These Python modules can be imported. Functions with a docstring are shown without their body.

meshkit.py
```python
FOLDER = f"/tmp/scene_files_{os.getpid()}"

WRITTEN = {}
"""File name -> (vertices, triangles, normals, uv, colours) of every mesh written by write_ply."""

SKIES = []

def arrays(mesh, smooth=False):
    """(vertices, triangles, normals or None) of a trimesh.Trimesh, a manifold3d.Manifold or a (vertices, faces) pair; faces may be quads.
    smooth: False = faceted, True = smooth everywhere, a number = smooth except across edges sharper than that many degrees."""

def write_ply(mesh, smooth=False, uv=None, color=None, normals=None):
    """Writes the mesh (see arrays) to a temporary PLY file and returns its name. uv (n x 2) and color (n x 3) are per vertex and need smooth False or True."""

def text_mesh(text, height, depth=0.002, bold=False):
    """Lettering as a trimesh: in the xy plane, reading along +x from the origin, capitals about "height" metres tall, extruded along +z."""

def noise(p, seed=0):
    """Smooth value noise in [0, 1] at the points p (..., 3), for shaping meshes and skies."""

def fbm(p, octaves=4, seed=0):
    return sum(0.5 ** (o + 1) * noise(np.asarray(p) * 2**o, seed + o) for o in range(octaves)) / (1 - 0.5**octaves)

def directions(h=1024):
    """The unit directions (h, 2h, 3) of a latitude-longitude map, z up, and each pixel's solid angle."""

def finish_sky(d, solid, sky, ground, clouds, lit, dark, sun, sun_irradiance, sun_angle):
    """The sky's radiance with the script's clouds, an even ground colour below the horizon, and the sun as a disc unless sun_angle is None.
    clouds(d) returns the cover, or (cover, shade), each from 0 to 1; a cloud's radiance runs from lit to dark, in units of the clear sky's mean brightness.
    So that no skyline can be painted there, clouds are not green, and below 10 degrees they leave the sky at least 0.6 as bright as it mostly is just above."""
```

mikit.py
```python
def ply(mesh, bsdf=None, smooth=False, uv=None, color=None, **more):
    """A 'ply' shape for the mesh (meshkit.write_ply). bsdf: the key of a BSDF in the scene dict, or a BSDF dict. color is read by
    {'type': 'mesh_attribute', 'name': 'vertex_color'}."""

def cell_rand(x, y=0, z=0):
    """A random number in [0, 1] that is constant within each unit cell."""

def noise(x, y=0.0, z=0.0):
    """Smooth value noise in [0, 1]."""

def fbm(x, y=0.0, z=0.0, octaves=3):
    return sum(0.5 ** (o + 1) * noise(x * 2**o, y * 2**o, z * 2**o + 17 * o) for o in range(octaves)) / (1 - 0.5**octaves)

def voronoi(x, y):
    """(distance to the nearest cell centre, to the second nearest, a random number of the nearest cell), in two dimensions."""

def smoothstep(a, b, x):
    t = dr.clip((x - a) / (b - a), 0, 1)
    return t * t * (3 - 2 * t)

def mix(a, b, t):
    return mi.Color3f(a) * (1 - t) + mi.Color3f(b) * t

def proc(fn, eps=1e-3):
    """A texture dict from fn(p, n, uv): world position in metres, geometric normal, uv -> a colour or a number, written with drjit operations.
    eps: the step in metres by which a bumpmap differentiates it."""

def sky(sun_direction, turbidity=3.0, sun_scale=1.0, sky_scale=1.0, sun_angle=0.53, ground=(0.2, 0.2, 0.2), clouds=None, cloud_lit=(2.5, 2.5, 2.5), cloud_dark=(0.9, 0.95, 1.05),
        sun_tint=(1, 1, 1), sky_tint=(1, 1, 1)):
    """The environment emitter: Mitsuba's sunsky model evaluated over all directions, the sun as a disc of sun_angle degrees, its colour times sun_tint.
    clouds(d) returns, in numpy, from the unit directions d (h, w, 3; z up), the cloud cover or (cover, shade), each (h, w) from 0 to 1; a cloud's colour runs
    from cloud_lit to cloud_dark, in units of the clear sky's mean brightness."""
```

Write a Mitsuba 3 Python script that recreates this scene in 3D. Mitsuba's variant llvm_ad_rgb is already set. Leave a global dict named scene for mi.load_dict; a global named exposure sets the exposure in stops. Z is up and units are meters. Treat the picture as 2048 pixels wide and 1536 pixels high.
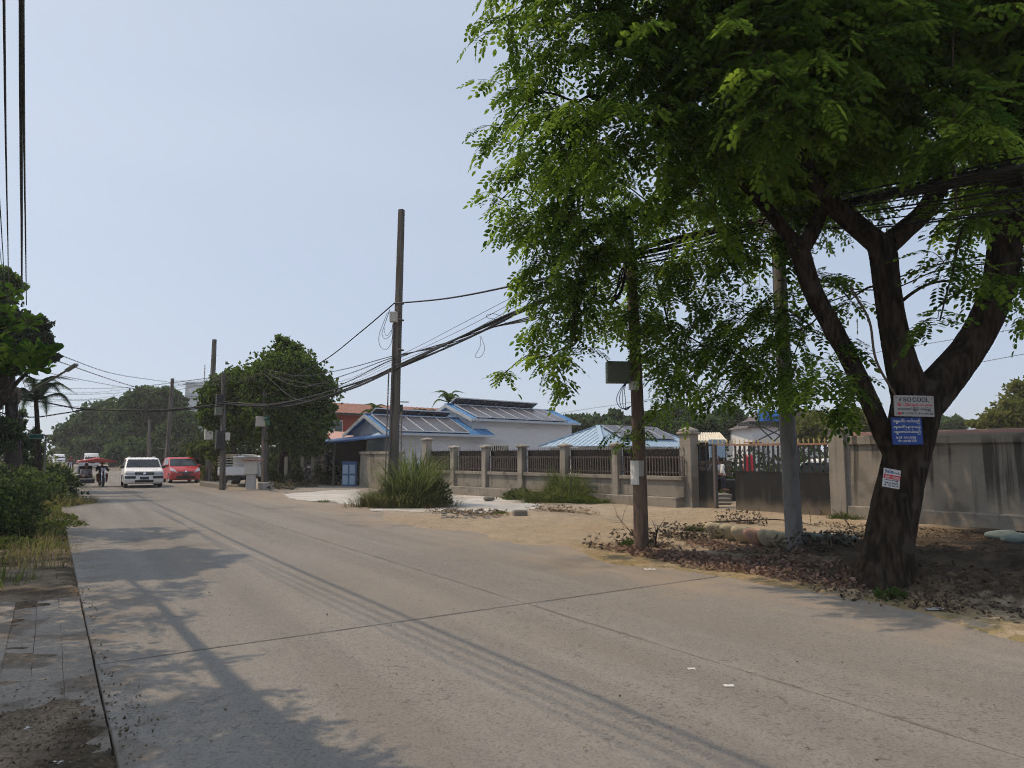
import math, random
import numpy as np
import trimesh, manifold3d, shapely
import shapely.geometry as sg
import drjit as dr
import mitsuba as mi
import mikit, meshkit

scene, labels = {}, {}
T = mi.ScalarTransform4f

# ------------------------------------------------------------------ camera, sky, exposure
CAM_H, FOC, PITCH = 1.6, 1390.0, math.atan(144 / 1390)          # FOC in pixels of a 2048 wide frame
scene['camera'] = {'type': 'perspective', 'fov': math.degrees(2 * math.atan(1024 / FOC)), 'fov_axis': 'x', 'near_clip': 0.05, 'far_clip': 4000.0,
                   'to_world': T().look_at([0, 0, CAM_H], [0, math.cos(PITCH), CAM_H + math.sin(PITCH)], [0, 0, 1])}
SUN_EL, SUN_AZ = math.radians(57), math.radians(178)
SUN = [math.cos(SUN_EL) * math.cos(SUN_AZ), math.cos(SUN_EL) * math.sin(SUN_AZ), math.sin(SUN_EL)]
def veil(d):
    """Thin even high haze, whiter towards the sun."""
    ang = np.degrees(np.arccos(np.clip(d @ (np.array(SUN) / np.linalg.norm(SUN)), -1, 1)))
    return .50 + .22 * meshkit.fbm(d * [1.6, 1.6, 6.0] + 3, 4, 4), np.clip((ang - 28) / 78 + .16 * (meshkit.fbm(d * [1.3, 1.3, 5.0], 3, 9) - .5), 0, 1)
scene['daylight'] = mikit.sky(SUN, turbidity=5.0, sun_scale=0.92, sky_scale=2.0, ground=(0.2, 0.17, 0.14), sun_tint=(1.0, 0.94, 0.84), clouds=veil, cloud_lit=(1.70, 1.83, 1.99), cloud_dark=(1.17, 1.30, 1.51))
exposure = 1.0
HAZE = 0.0008

# ------------------------------------------------------------------ picture geometry (metres; x right, y forward, z up; camera above the origin)
def ray(u, v):
    c, s = math.cos(PITCH), math.sin(PITCH)
    a, b = (u - 1024) / FOC, (768 - v) / FOC
    return np.array([a, c - b * s, s + b * c])

def at(u, v, z=0.0):
    d = ray(u, v)
    return np.array([0, 0, CAM_H]) + d * (z - CAM_H) / d[2]

def aty(u, v, y):
    d = ray(u, v)
    return np.array([0, 0, CAM_H]) + d * y / d[1]

RD, RN = np.array([-.552, .834, 0]), np.array([.834, .552, 0])      # along the road, across it (to the right)
def rd(n, d, z=0.0):
    return RN * n + RD * d + np.array([0, 0, z])
def nd(p):
    return p[0] * RN[0] + p[1] * RN[1], p[0] * RD[0] + p[1] * RD[1]

# ------------------------------------------------------------------ entries
def numbered(key):
    if key not in scene and key not in labels and not any(k.startswith(key + '__') for k in ROOTS.get(key, ())):
        return key
    i = NEXT.get(key, 1)
    while f'{key}_{i:03d}' in scene or f'{key}_{i:03d}' in labels:
        i += 1
    NEXT[key] = i + 1
    return f'{key}_{i:03d}'
NEXT, ROOTS = {}, {}

def tag(key, label=None, cat=None, group=None, kind=None):
    d = labels.setdefault(key, {})
    for k, v in (('label', label), ('category', cat), ('group', group), ('kind', kind)):
        if v:
            d[k] = v
    return key

def thing(name, label, cat, group=None):
    return tag(numbered(name), label, cat, group)

def put(name, mesh, mat, parent=None, smooth=False, color=None, label=None, cat=None, group=None, kind=None):
    key = numbered(f'{parent}__{name}' if parent else name)
    if isinstance(mesh, MB):
        if mesh.c:
            color = np.vstack(mesh.c)
        mesh = mesh.mesh()
    if color is not None and smooth not in (False, True):
        smooth = False
    scene[key] = mikit.ply(mesh, mat, smooth=smooth, color=color)
    if label or cat or group or kind:
        tag(key, label, cat, group, kind)
    return key

def copy_entry(name, src, parent, m=None):
    key = numbered(f'{parent}__{name}')
    scene[key] = {**scene[src], 'to_world': m} if m is not None else dict(scene[src])
    return key

# ------------------------------------------------------------------ mesh building
CUBE_V = np.array([[x, y, z] for x in (-.5, .5) for y in (-.5, .5) for z in (-.5, .5)], float)
CUBE_F = np.array([[0, 1, 3], [0, 3, 2], [4, 6, 7], [4, 7, 5], [0, 4, 5], [0, 5, 1], [2, 3, 7], [2, 7, 6], [0, 2, 6], [0, 6, 4], [1, 5, 7], [1, 7, 3]])

class MB:
    def __init__(self):
        self.v, self.f, self.c, self.n = [], [], [], 0
    def add(self, v, f, c=None):
        v = np.asarray(v, float)
        f = np.asarray(f, int)
        if f.shape[1] == 4:
            f = np.vstack([f[:, [0, 1, 2]], f[:, [0, 2, 3]]])
        self.v.append(v); self.f.append(f + self.n); self.n += len(v)
        if c is not None:
            self.c.append(np.broadcast_to(np.asarray(c, float), (len(v), 3)))
        return self
    def box(self, c, size, ax=(1, 0), c3=None):
        a = np.array([ax[0], ax[1], 0.0]); a /= np.linalg.norm(a)
        b = np.array([-a[1], a[0], 0])
        q = CUBE_V * np.asarray(size, float)
        return self.add(q[:, :1] * a + q[:, 1:2] * b + q[:, 2:] * [0, 0, 1] + np.asarray(c, float), CUBE_F, c3)
    def beam(self, p, q, w, h, up=(0, 0, 1)):
        p, q = np.asarray(p, float), np.asarray(q, float)
        d = q - p; L = np.linalg.norm(d); d /= L
        s = np.cross(d, up); s /= np.linalg.norm(s) + 1e-12
        t = np.cross(s, d)
        k = CUBE_V * [L, w, h]
        return self.add(k[:, :1] * d + k[:, 1:2] * s + k[:, 2:] * t + (p + q) / 2, CUBE_F)
    def chbox(self, c, size, ch=.015, ax=(1, 0)):
        a = np.array([ax[0], ax[1], 0.0]); a /= np.linalg.norm(a)
        b = np.array([-a[1], a[0], 0])
        s = np.asarray(size, float)
        pts = []
        for sg_ in CUBE_V * 2:
            for k in range(3):
                q = sg_ * s / 2
                o = sg_ * ch
                o[k] = 0
                pts.append(q - o)
        h = trimesh.convex.convex_hull(np.array(pts))
        v = np.array(h.vertices)
        return self.add(v[:, :1] * a + v[:, 1:2] * b + v[:, 2:] * [0, 0, 1] + np.asarray(c, float), h.faces)
    def tube(self, pts, rad, sides=8, cap=True, c=None):
        v, f = tube(pts, rad, sides, cap)
        return self.add(v, f, c)
    def tm(self, m):
        return self.add(m.vertices, m.faces)
    def quad(self, a, b, c, d, col=None):
        return self.add([a, b, c, d], [[0, 1, 2], [0, 2, 3]], col)
    def mesh(self):
        return np.vstack(self.v), np.vstack(self.f)

def tube(pts, rad, sides=8, cap=True):
    p = np.asarray(pts, float); n = len(p)
    r = np.broadcast_to(np.asarray(rad, float), (n,))
    t = np.gradient(p, axis=0); t /= np.linalg.norm(t, axis=1, keepdims=True) + 1e-12
    a = np.cross(t[0], [0, 0, 1] if abs(t[0][2]) < .9 else [1, 0, 0]); a /= np.linalg.norm(a)
    ang = np.arange(sides) * 2 * np.pi / sides
    rings = []
    for i in range(n):
        a = a - t[i] * (a @ t[i]); a /= np.linalg.norm(a) + 1e-12
        b = np.cross(t[i], a)
        rings.append(p[i] + r[i] * (np.cos(ang)[:, None] * a + np.sin(ang)[:, None] * b))
    v = np.vstack(rings); f = []
    for i in range(n - 1):
        k = np.arange(sides); k2 = (k + 1) % sides
        f.append(np.stack([i * sides + k, i * sides + k2, (i + 1) * sides + k2], 1))
        f.append(np.stack([i * sides + k, (i + 1) * sides + k2, (i + 1) * sides + k], 1))
    if cap:
        k = np.arange(1, sides - 1)
        f.append(np.stack([k * 0, k + 1, k], 1))
        f.append(np.stack([k * 0, k, k + 1], 1) + (n - 1) * sides)
    return v, np.vstack(f)

def lathe(profile, sides=20, at=(0, 0, 0), axis='z'):
    pr = np.asarray(profile, float); ang = np.arange(sides) * 2 * np.pi / sides
    v = np.concatenate([np.stack([r * np.cos(ang), r * np.sin(ang), z + 0 * ang], 1) for r, z in pr])
    f = []
    for i in range(len(pr) - 1):
        k = np.arange(sides); k2 = (k + 1) % sides
        f.append(np.stack([i * sides + k, i * sides + k2, (i + 1) * sides + k2], 1))
        f.append(np.stack([i * sides + k, (i + 1) * sides + k2, (i + 1) * sides + k], 1))
    f = np.vstack(f)
    if axis == 'y':
        v = v[:, [0, 2, 1]] * [1, 1, -1]
    if axis == 'x':
        v = v[:, [2, 0, 1]]
    return v + np.asarray(at, float), f

def smooth_path(pts, n=6):
    """Catmull-Rom through the points (any columns)."""
    p = np.asarray(pts, float)
    q = np.vstack([2 * p[0] - p[1], p, 2 * p[-1] - p[-2]])
    out = []
    for i in range(1, len(q) - 2):
        for t in np.arange(n) / n:
            out.append(.5 * (2 * q[i] + (q[i + 1] - q[i - 1]) * t + (2 * q[i - 1] - 5 * q[i] + 4 * q[i + 1] - q[i + 2]) * t**2 + (3 * q[i] - q[i - 1] - 3 * q[i + 1] + q[i + 2]) * t**3))
    out.append(p[-1])
    return np.array(out)

def bones(segs, edge, taubin=10):
    """One continuous surface from (p, r, q, s) bones: hulls of spheres, joined, refined and smoothed."""
    parts = []
    for p, r, q, s in segs:
        a = manifold3d.Manifold.sphere(r, 14).translate(list(map(float, p)))
        b = manifold3d.Manifold.sphere(s, 14).translate(list(map(float, q)))
        parts.append(manifold3d.Manifold.batch_hull([a, b]))
    m = manifold3d.Manifold.batch_boolean(parts, manifold3d.OpType.Add).refine_to_length(edge).to_mesh()
    t = trimesh.Trimesh(np.array(m.vert_properties[:, :3], float), np.array(m.tri_verts), process=True)
    if taubin:
        trimesh.smoothing.filter_taubin(t, iterations=taubin)
    return t

def frame(pos, heading):
    """to_world of a thing standing at pos with its local x pointing to heading (degrees from +x)."""
    return T().translate([float(x) for x in pos]).rotate([0, 0, 1], float(heading))

def place(v, pos, heading):
    c, s = math.cos(math.radians(heading)), math.sin(math.radians(heading))
    v = np.asarray(v, float)
    return v @ np.array([[c, s, 0], [-s, c, 0], [0, 0, 1]]) + np.asarray(pos, float)

# ------------------------------------------------------------------ materials
def P(color, rough=.6, metal=0.0, spec=.4, **k):
    return {'type': 'twosided', 'b': {'type': 'principled', 'base_color': color if isinstance(color, dict) else {'type': 'rgb', 'value': list(color)}, 'roughness': rough, 'metallic': metal, 'specular': spec, **k}}
def mat(key, *a, **k):
    scene[key] = P(*a, **k)
    return key
C3 = mi.Color3f
fb, ns, ss, mx = mikit.fbm, mikit.noise, mikit.smoothstep, mikit.mix

def bumped(b, fn, scale, eps=2e-3):
    return {'type': 'bumpmap', 'tex': mikit.proc(fn, eps), 'scale': scale, 'bsdf': b}

def f_road(p, n, uv):
    ln = p.x * .834 + p.y * .552
    big = fb(p.x * .35, p.y * .35, 3.0)
    fine = fb(p.x * 9, p.y * 9, 1.0)
    grit = ns(p.x * 70, p.y * 70)
    streak = fb(ln * 3.0, (p.y * .834 - p.x * .552) * .12, 7.0)
    la = p.y * .834 - p.x * .552
    c = mx((.172, .160, .146), (.224, .209, .191), big * .6 + fine * .4)
    c = c * (.80 + .40 * streak) * (.88 + .20 * grit) * (1 - .20 * ss(.62, .85, ns(p.x * 85, p.y * 85, 5.0))) * (1 - .25 * ss(.80, .88, ns(p.x * 33, p.y * 33, 5.0)) * ss(.45, .6, fb(p.x * 1.1, p.y * 1.1, 31.0)))
    sand = ss(5.2, 8.2, ln + 2.2 * (fb(p.x * .8, p.y * .8, 5.0) - .5)) * (.35 + .65 * ss(.3, .62, fb(p.x * 2.2, p.y * 2.2, 9.0)))
    c = mx(c, (.29, .225, .16), .7 * sand)
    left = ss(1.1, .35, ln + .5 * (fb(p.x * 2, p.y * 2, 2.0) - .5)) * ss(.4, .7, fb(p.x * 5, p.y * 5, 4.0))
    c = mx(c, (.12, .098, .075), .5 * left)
    patch = mikit.cell_rand(dr.floor((ln + 20) / 4.04), dr.floor((la + 7.6) / 14.0), 3.0)
    c = c * (.95 + .10 * patch)
    rub = ss(.55, .75, fb(ln * 1.1 + 5, la * .35, 21.0))
    c = mx(c, (.19, .16, .13), .22 * rub)
    tyre = ss(.35, .0, dr.abs(ln - 1.5)) + ss(.35, .0, dr.abs(ln - 3.1)) + ss(.35, .0, dr.abs(ln - 5.6)) + ss(.35, .0, dr.abs(ln - 7.1))
    c = c * (1 - .10 * tyre * ss(.3, .7, fb(la * .25, ln, 3.0)))
    wob = .035 * (fb(la * 1.3, 2.0, 1.0) - .5) + .02 * (ns(la * 9, 5.0) - .5)
    chip = ss(.045, .012, dr.abs(ln - 4.43 + wob)) * ss(.32, .55, fb(la * 2.2, 7.0, 3.0))
    chip = dr.maximum(chip, ss(.035, .010, dr.abs(la - 6.4 + .04 * (fb(ln * 2.0, 4.0, 1.0) - .5))) * ss(.35, .6, fb(ln * 2.5, 1.0, 3.0)))
    c = mx(c, (.08, .067, .054), .34 * chip)
    oil = ss(.66, .80, fb(p.x * .55 + 11, p.y * .55, 14.0)) * ss(.3, .6, fb(p.x * 3, p.y * 3, 15.0))
    return c * (1 - .22 * oil)
scene['road_concrete'] = bumped(P(mikit.proc(f_road), .82, spec=.25), lambda p, n, uv: fb(p.x * 30, p.y * 30) + .5 * ns(p.x * 110, p.y * 110), .006)

def f_ground(p, n, uv):
    ln = p.x * .834 + p.y * .552
    la = p.y * .834 - p.x * .552
    w = fb(p.x * .5, p.y * .5, 2.0)
    f = fb(p.x * 5, p.y * 5, 4.0)
    g = ns(p.x * 60, p.y * 60)
    sand = mx((.31, .245, .172), (.41, .34, .258), w)
    sand = mx(sand, (.27, .18, .075), .5 * ss(15.0, 7.5, la) * ss(.35, .65, fb(p.x * .9, p.y * .9, 6.0)))
    sand = mx(sand, (.31, .275, .235), ss(14, 24, la + 5 * (w - .5)))
    far = ss(48, 80, dr.sqrt(p.x * p.x + p.y * p.y))
    sand = mx(sand, (.12, .12, .06), far * ss(8.6, 9.6, ln))
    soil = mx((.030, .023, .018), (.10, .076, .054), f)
    sand = mx(sand, (.20, .165, .055), .6 * ss(10.5, 7.0, la) * ss(8.6, 7.2, ln) * ss(.35, .6, fb(p.x * 7, p.y * 7, 13.0)))
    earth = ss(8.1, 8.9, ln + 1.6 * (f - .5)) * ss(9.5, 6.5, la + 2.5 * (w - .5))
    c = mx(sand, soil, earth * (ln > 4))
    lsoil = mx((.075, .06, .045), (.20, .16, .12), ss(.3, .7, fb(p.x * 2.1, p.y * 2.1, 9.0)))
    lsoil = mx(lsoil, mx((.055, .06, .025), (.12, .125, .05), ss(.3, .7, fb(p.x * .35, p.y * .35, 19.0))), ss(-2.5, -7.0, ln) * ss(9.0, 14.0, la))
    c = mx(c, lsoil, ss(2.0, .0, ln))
    c = c * (.72 + .36 * f) * (.8 + .4 * g)
    peb = ss(.78, .9, ns(p.x * 24, p.y * 24, 3.0))
    return mx(c, c * .45, peb * .6)
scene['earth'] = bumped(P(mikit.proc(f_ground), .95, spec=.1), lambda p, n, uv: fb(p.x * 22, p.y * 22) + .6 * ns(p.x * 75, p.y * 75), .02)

def f_pale(p, n, uv):
    f = fb(p.x * 1.3, p.y * 1.3, 2.0)
    c = mx((.34, .325, .305), (.47, .455, .435), f)
    dirt = ss(.52, .68, fb(p.x * 1.1 + 4, p.y * 2.4, 5.0))
    c = mx(c, (.30, .26, .20), .6 * dirt)
    crk = ss(.02, .0, dr.abs(fb(p.x * .7, p.y * .9, 8.0) - .5))
    return mx(c, (.25, .22, .18), .4 * crk) * (.9 + .2 * ns(p.x * 40, p.y * 40))
scene['pale_concrete'] = bumped(P(mikit.proc(f_pale), .85, spec=.2), lambda p, n, uv: fb(p.x * 18, p.y * 18), .008)

def f_slab(p, n, uv):
    f = fb(p.x * 1.5, p.y * 1.5, 2.0)
    c = mx((.165, .148, .13), (.23, .207, .18), f)
    return mx(c, (.085, .066, .05), .6 * ss(.5, .66, fb(p.x * 2.3, p.y * 2.3, 5.0))) * (.85 + .3 * ns(p.x * 50, p.y * 50))
scene['slab_concrete'] = bumped(P(mikit.proc(f_slab), .88, spec=.2), lambda p, n, uv: fb(p.x * 25, p.y * 25), .008)

def wall_fn(a, b, stain, amount, top):
    def fn(p, n, uv):
        h = p.x * .7 - p.y * .72
        c = mx(a, b, fb(h * 1.2, p.z * 1.6, 3.0))
        run = ss(.50, .66, .6 * fb(h * 13.0, p.z * .55, 5.0) + .4 * fb(h * 2.3, p.z * .3, 8.0)) * ss(0.0, top, p.z + .6 * fb(h * 4, 1.0, 2.0))
        run = run * ss(.36, .60, fb(h * .9, p.z * .8, 11.0))
        c = mx(c, stain, amount * run)
        blot = ss(.5, .68, fb(h * 2.0 + 7, p.z * 2.4, p.y * .3))
        c = mx(c, stain, .45 * amount * blot)
        damp = ss(.45, .05, p.z + .25 * fb(h * 3, 2.0, 4.0))
        c = mx(c, (.27, .22, .165), .45 * damp)
        return c * (.88 + .24 * fb(h * 30, p.z * 30, p.x * 9))
    return fn
scene['plaster'] = bumped(P(mikit.proc(wall_fn((.215, .195, .168), (.285, .262, .23), (.05, .046, .042), .85, 1.6)), .9, spec=.15), lambda p, n, uv: fb(p.x * 20 + p.y * 20, p.z * 20), .006)
scene['plaster_pillar'] = bumped(P(mikit.proc(wall_fn((.25, .228, .198), (.33, .305, .268), (.09, .08, .07), .7, 2.6)), .9, spec=.15), lambda p, n, uv: fb(p.x * 24 + p.y * 24, p.z * 24), .006)
scene['house_plaster'] = P(mikit.proc(wall_fn((.56, .56, .565), (.66, .66, .665), (.30, .29, .28), .6, 5.0)), .85, spec=.2)

def f_gate(p, n, uv):
    h = p.x * .7 - p.y * .72
    c = mx((.018, .0185, .020), (.028, .0285, .030), fb(h * 2, p.z * 2, 1.0))
    run = ss(.5, .7, fb(h * 9, p.z * .6, 3.0)) * ss(1.3, .5, p.z)
    c = mx(c, (.09, .08, .07), .25 * run)
    return mx(c, (.21, .175, .13), .75 * ss(.48, .05, p.z + .25 * (fb(h * 5, p.z * 3, 6.0) - .5)))
scene['gate_paint'] = P(mikit.proc(f_gate), .7, spec=.2)

def f_bark(p, n, uv):
    r = .55 * fb(p.x * 30, p.y * 30, p.z * 5) + .45 * fb(p.x * 11, p.y * 11, p.z * 2.6)
    c = mx((.012, .0095, .0075), (.062, .046, .034), ss(.3, .8, r))
    return mx(c, (.085, .072, .06), .45 * ss(.6, .75, fb(p.x * 5, p.y * 5, p.z * 4 + 9)))
def b_bark(p, n, uv):
    return fb(p.x * 22, p.y * 22, p.z * 5) + .4 * fb(p.x * 60, p.y * 60, p.z * 30)
scene['bark'] = bumped(P(mikit.proc(f_bark), .95, spec=.1), b_bark, .03)

def f_polec(p, n, uv):
    c = mx((.085, .075, .068), (.15, .135, .12), fb(p.x * 6, p.y * 6, p.z * 1.2))
    return mx(c, (.04, .036, .034), .7 * ss(.5, .7, fb(p.x * 14, p.y * 14, p.z * .5)))
scene['pole_concrete'] = P(mikit.proc(f_polec), .9, spec=.2)
def f_rust(p, n, uv):
    c = mx((.10, .065, .048), (.19, .135, .10), fb(p.x * 14, p.y * 14, p.z * 4))
    return mx(c, (.06, .045, .04), .7 * ss(.5, .68, fb(p.x * 20, p.y * 20, p.z * 2 + 4)))
scene['pole_rust'] = P(mikit.proc(f_rust), .85, spec=.25)
def f_steel(p, n, uv):
    c = mx((.115, .11, .106), (.19, .184, .178), fb(p.x * 8, p.y * 8, p.z * 2))
    return mx(c, (.10, .095, .09), .6 * ss(.52, .7, fb(p.x * 18, p.y * 18, p.z * 6 + 4)))
scene['pole_steel'] = P(mikit.proc(f_steel), .6, spec=.4)

def f_blue(p, n, uv):
    return mx((.035, .15, .36), (.11, .26, .46), fb(p.x * 1.4, p.y * 1.4, p.z * 2)) * (.9 + .2 * fb(p.x * 12, p.y * 12, 2.0))
scene['blue_roof'] = P(mikit.proc(f_blue), .45, spec=.5)
mat('pale_blue_roof', (.32, .43, .54), .5)
mat('brown_roof', (.26, .13, .10), .8)
mat('red_wall', (.30, .055, .035), .8)
mat('solar_glass', (.075, .072, .082), .32, spec=.6)
mat('pale_gutter', (.40, .44, .48), .5)
mat('alu', (.55, .56, .57), .4, metal=.6)
mat('blue_sheet', (.06, .13, .29), .5)
mat('white_paint', (.74, .74, .73), .55)
mat('cream_paint', (.62, .57, .46), .6)
mat('grey_board', (.42, .41, .38), .7)
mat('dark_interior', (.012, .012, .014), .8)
mat('brown_sheet', (.012, .009, .0085), .75)
mat('picket_iron', (.12, .10, .095), .6)
mat('black_iron', (.022, .022, .026), .5)
mat('gold_paint', (.55, .42, .17), .45, metal=.3)
mat('copper_rail', (.30, .17, .11), .6)
mat('cable_black', (.014, .014, .016), .5)
mat('cable_grey', (.10, .10, .10), .6)
mat('car_white', (.76, .77, .79), .3, spec=.5, clearcoat=.8)
mat('car_red', (.38, .025, .03), .3, spec=.5, clearcoat=.8)
mat('car_purple', (.07, .06, .09), .3, spec=.5, clearcoat=.6)
mat('car_silver', (.42, .44, .46), .35, spec=.5, clearcoat=.6)
mat('car_glass', (.012, .020, .026), .08, spec=.4)
mat('trim_black', (.02, .02, .022), .5)
mat('rubber', (.022, .022, .022), .85)
mat('chrome', (.7, .7, .72), .18, metal=1.0)
mat('lamp_lens', (.34, .36, .39), .12, spec=.7)
mat('amber_lens', (.6, .25, .05), .2)
mat('red_cloth', (.36, .075, .07), .9)
mat('skin', (.20, .11, .075), .6)
mat('hair_black', (.012, .011, .012), .6)
mat('cloth_white', (.66, .66, .66), .9)
mat('cloth_grey', (.30, .30, .32), .9)
mat('cloth_dark', (.03, .032, .045), .9)
mat('cloth_blue', (.10, .15, .26), .9)
mat('cloth_maroon', (.13, .03, .03), .9)
mat('green_sign', (.01, .12, .10), .45)
mat('sign_white', (.56, .555, .54), .55)
mat('sign_grey', (.36, .345, .33), .6)
mat('sign_blue', (.012, .05, .24), .5)
mat('sign_red', (.52, .03, .05), .5)
mat('ink', (.03, .04, .05), .6)
mat('box_green', (.13, .15, .12), .6)
mat('box_pale', (.47, .45, .40), .6)
mat('paper_white', (.62, .61, .58), .8)
mat('tank_blue', (.03, .17, .55), .4)
mat('roof_dark', (.10, .085, .085), .7)
mat('far_white', (.62, .63, .65), .8)
mat('pink_coping', (.42, .26, .22), .8)
mat('window_dark', (.05, .07, .075), .12, spec=.7)
mat('teal_paint', (.10, .30, .33), .6)
mat('stone_grey', (.17, .155, .135), .9)
mat('dead_wood', (.10, .075, .055), .9)
mat('stump_dark', (.05, .04, .035), .95)

def f_bag(p, n, uv):
    c = mx((.36, .31, .20), (.48, .43, .32), fb(p.x * 4, p.y * 4, p.z * 4))
    weave = .5 + .5 * ns(p.x * 90, p.y * 90, p.z * 90)
    return c * (.7 + .4 * weave)
scene['sack'] = bumped(P(mikit.proc(f_bag), .9, spec=.1), lambda p, n, uv: fb(p.x * 40, p.y * 40, p.z * 40), .006)
mat('sack_pink', (.46, .28, .21), .9)
mat('sack_green', (.13, .165, .155), .9)

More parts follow.
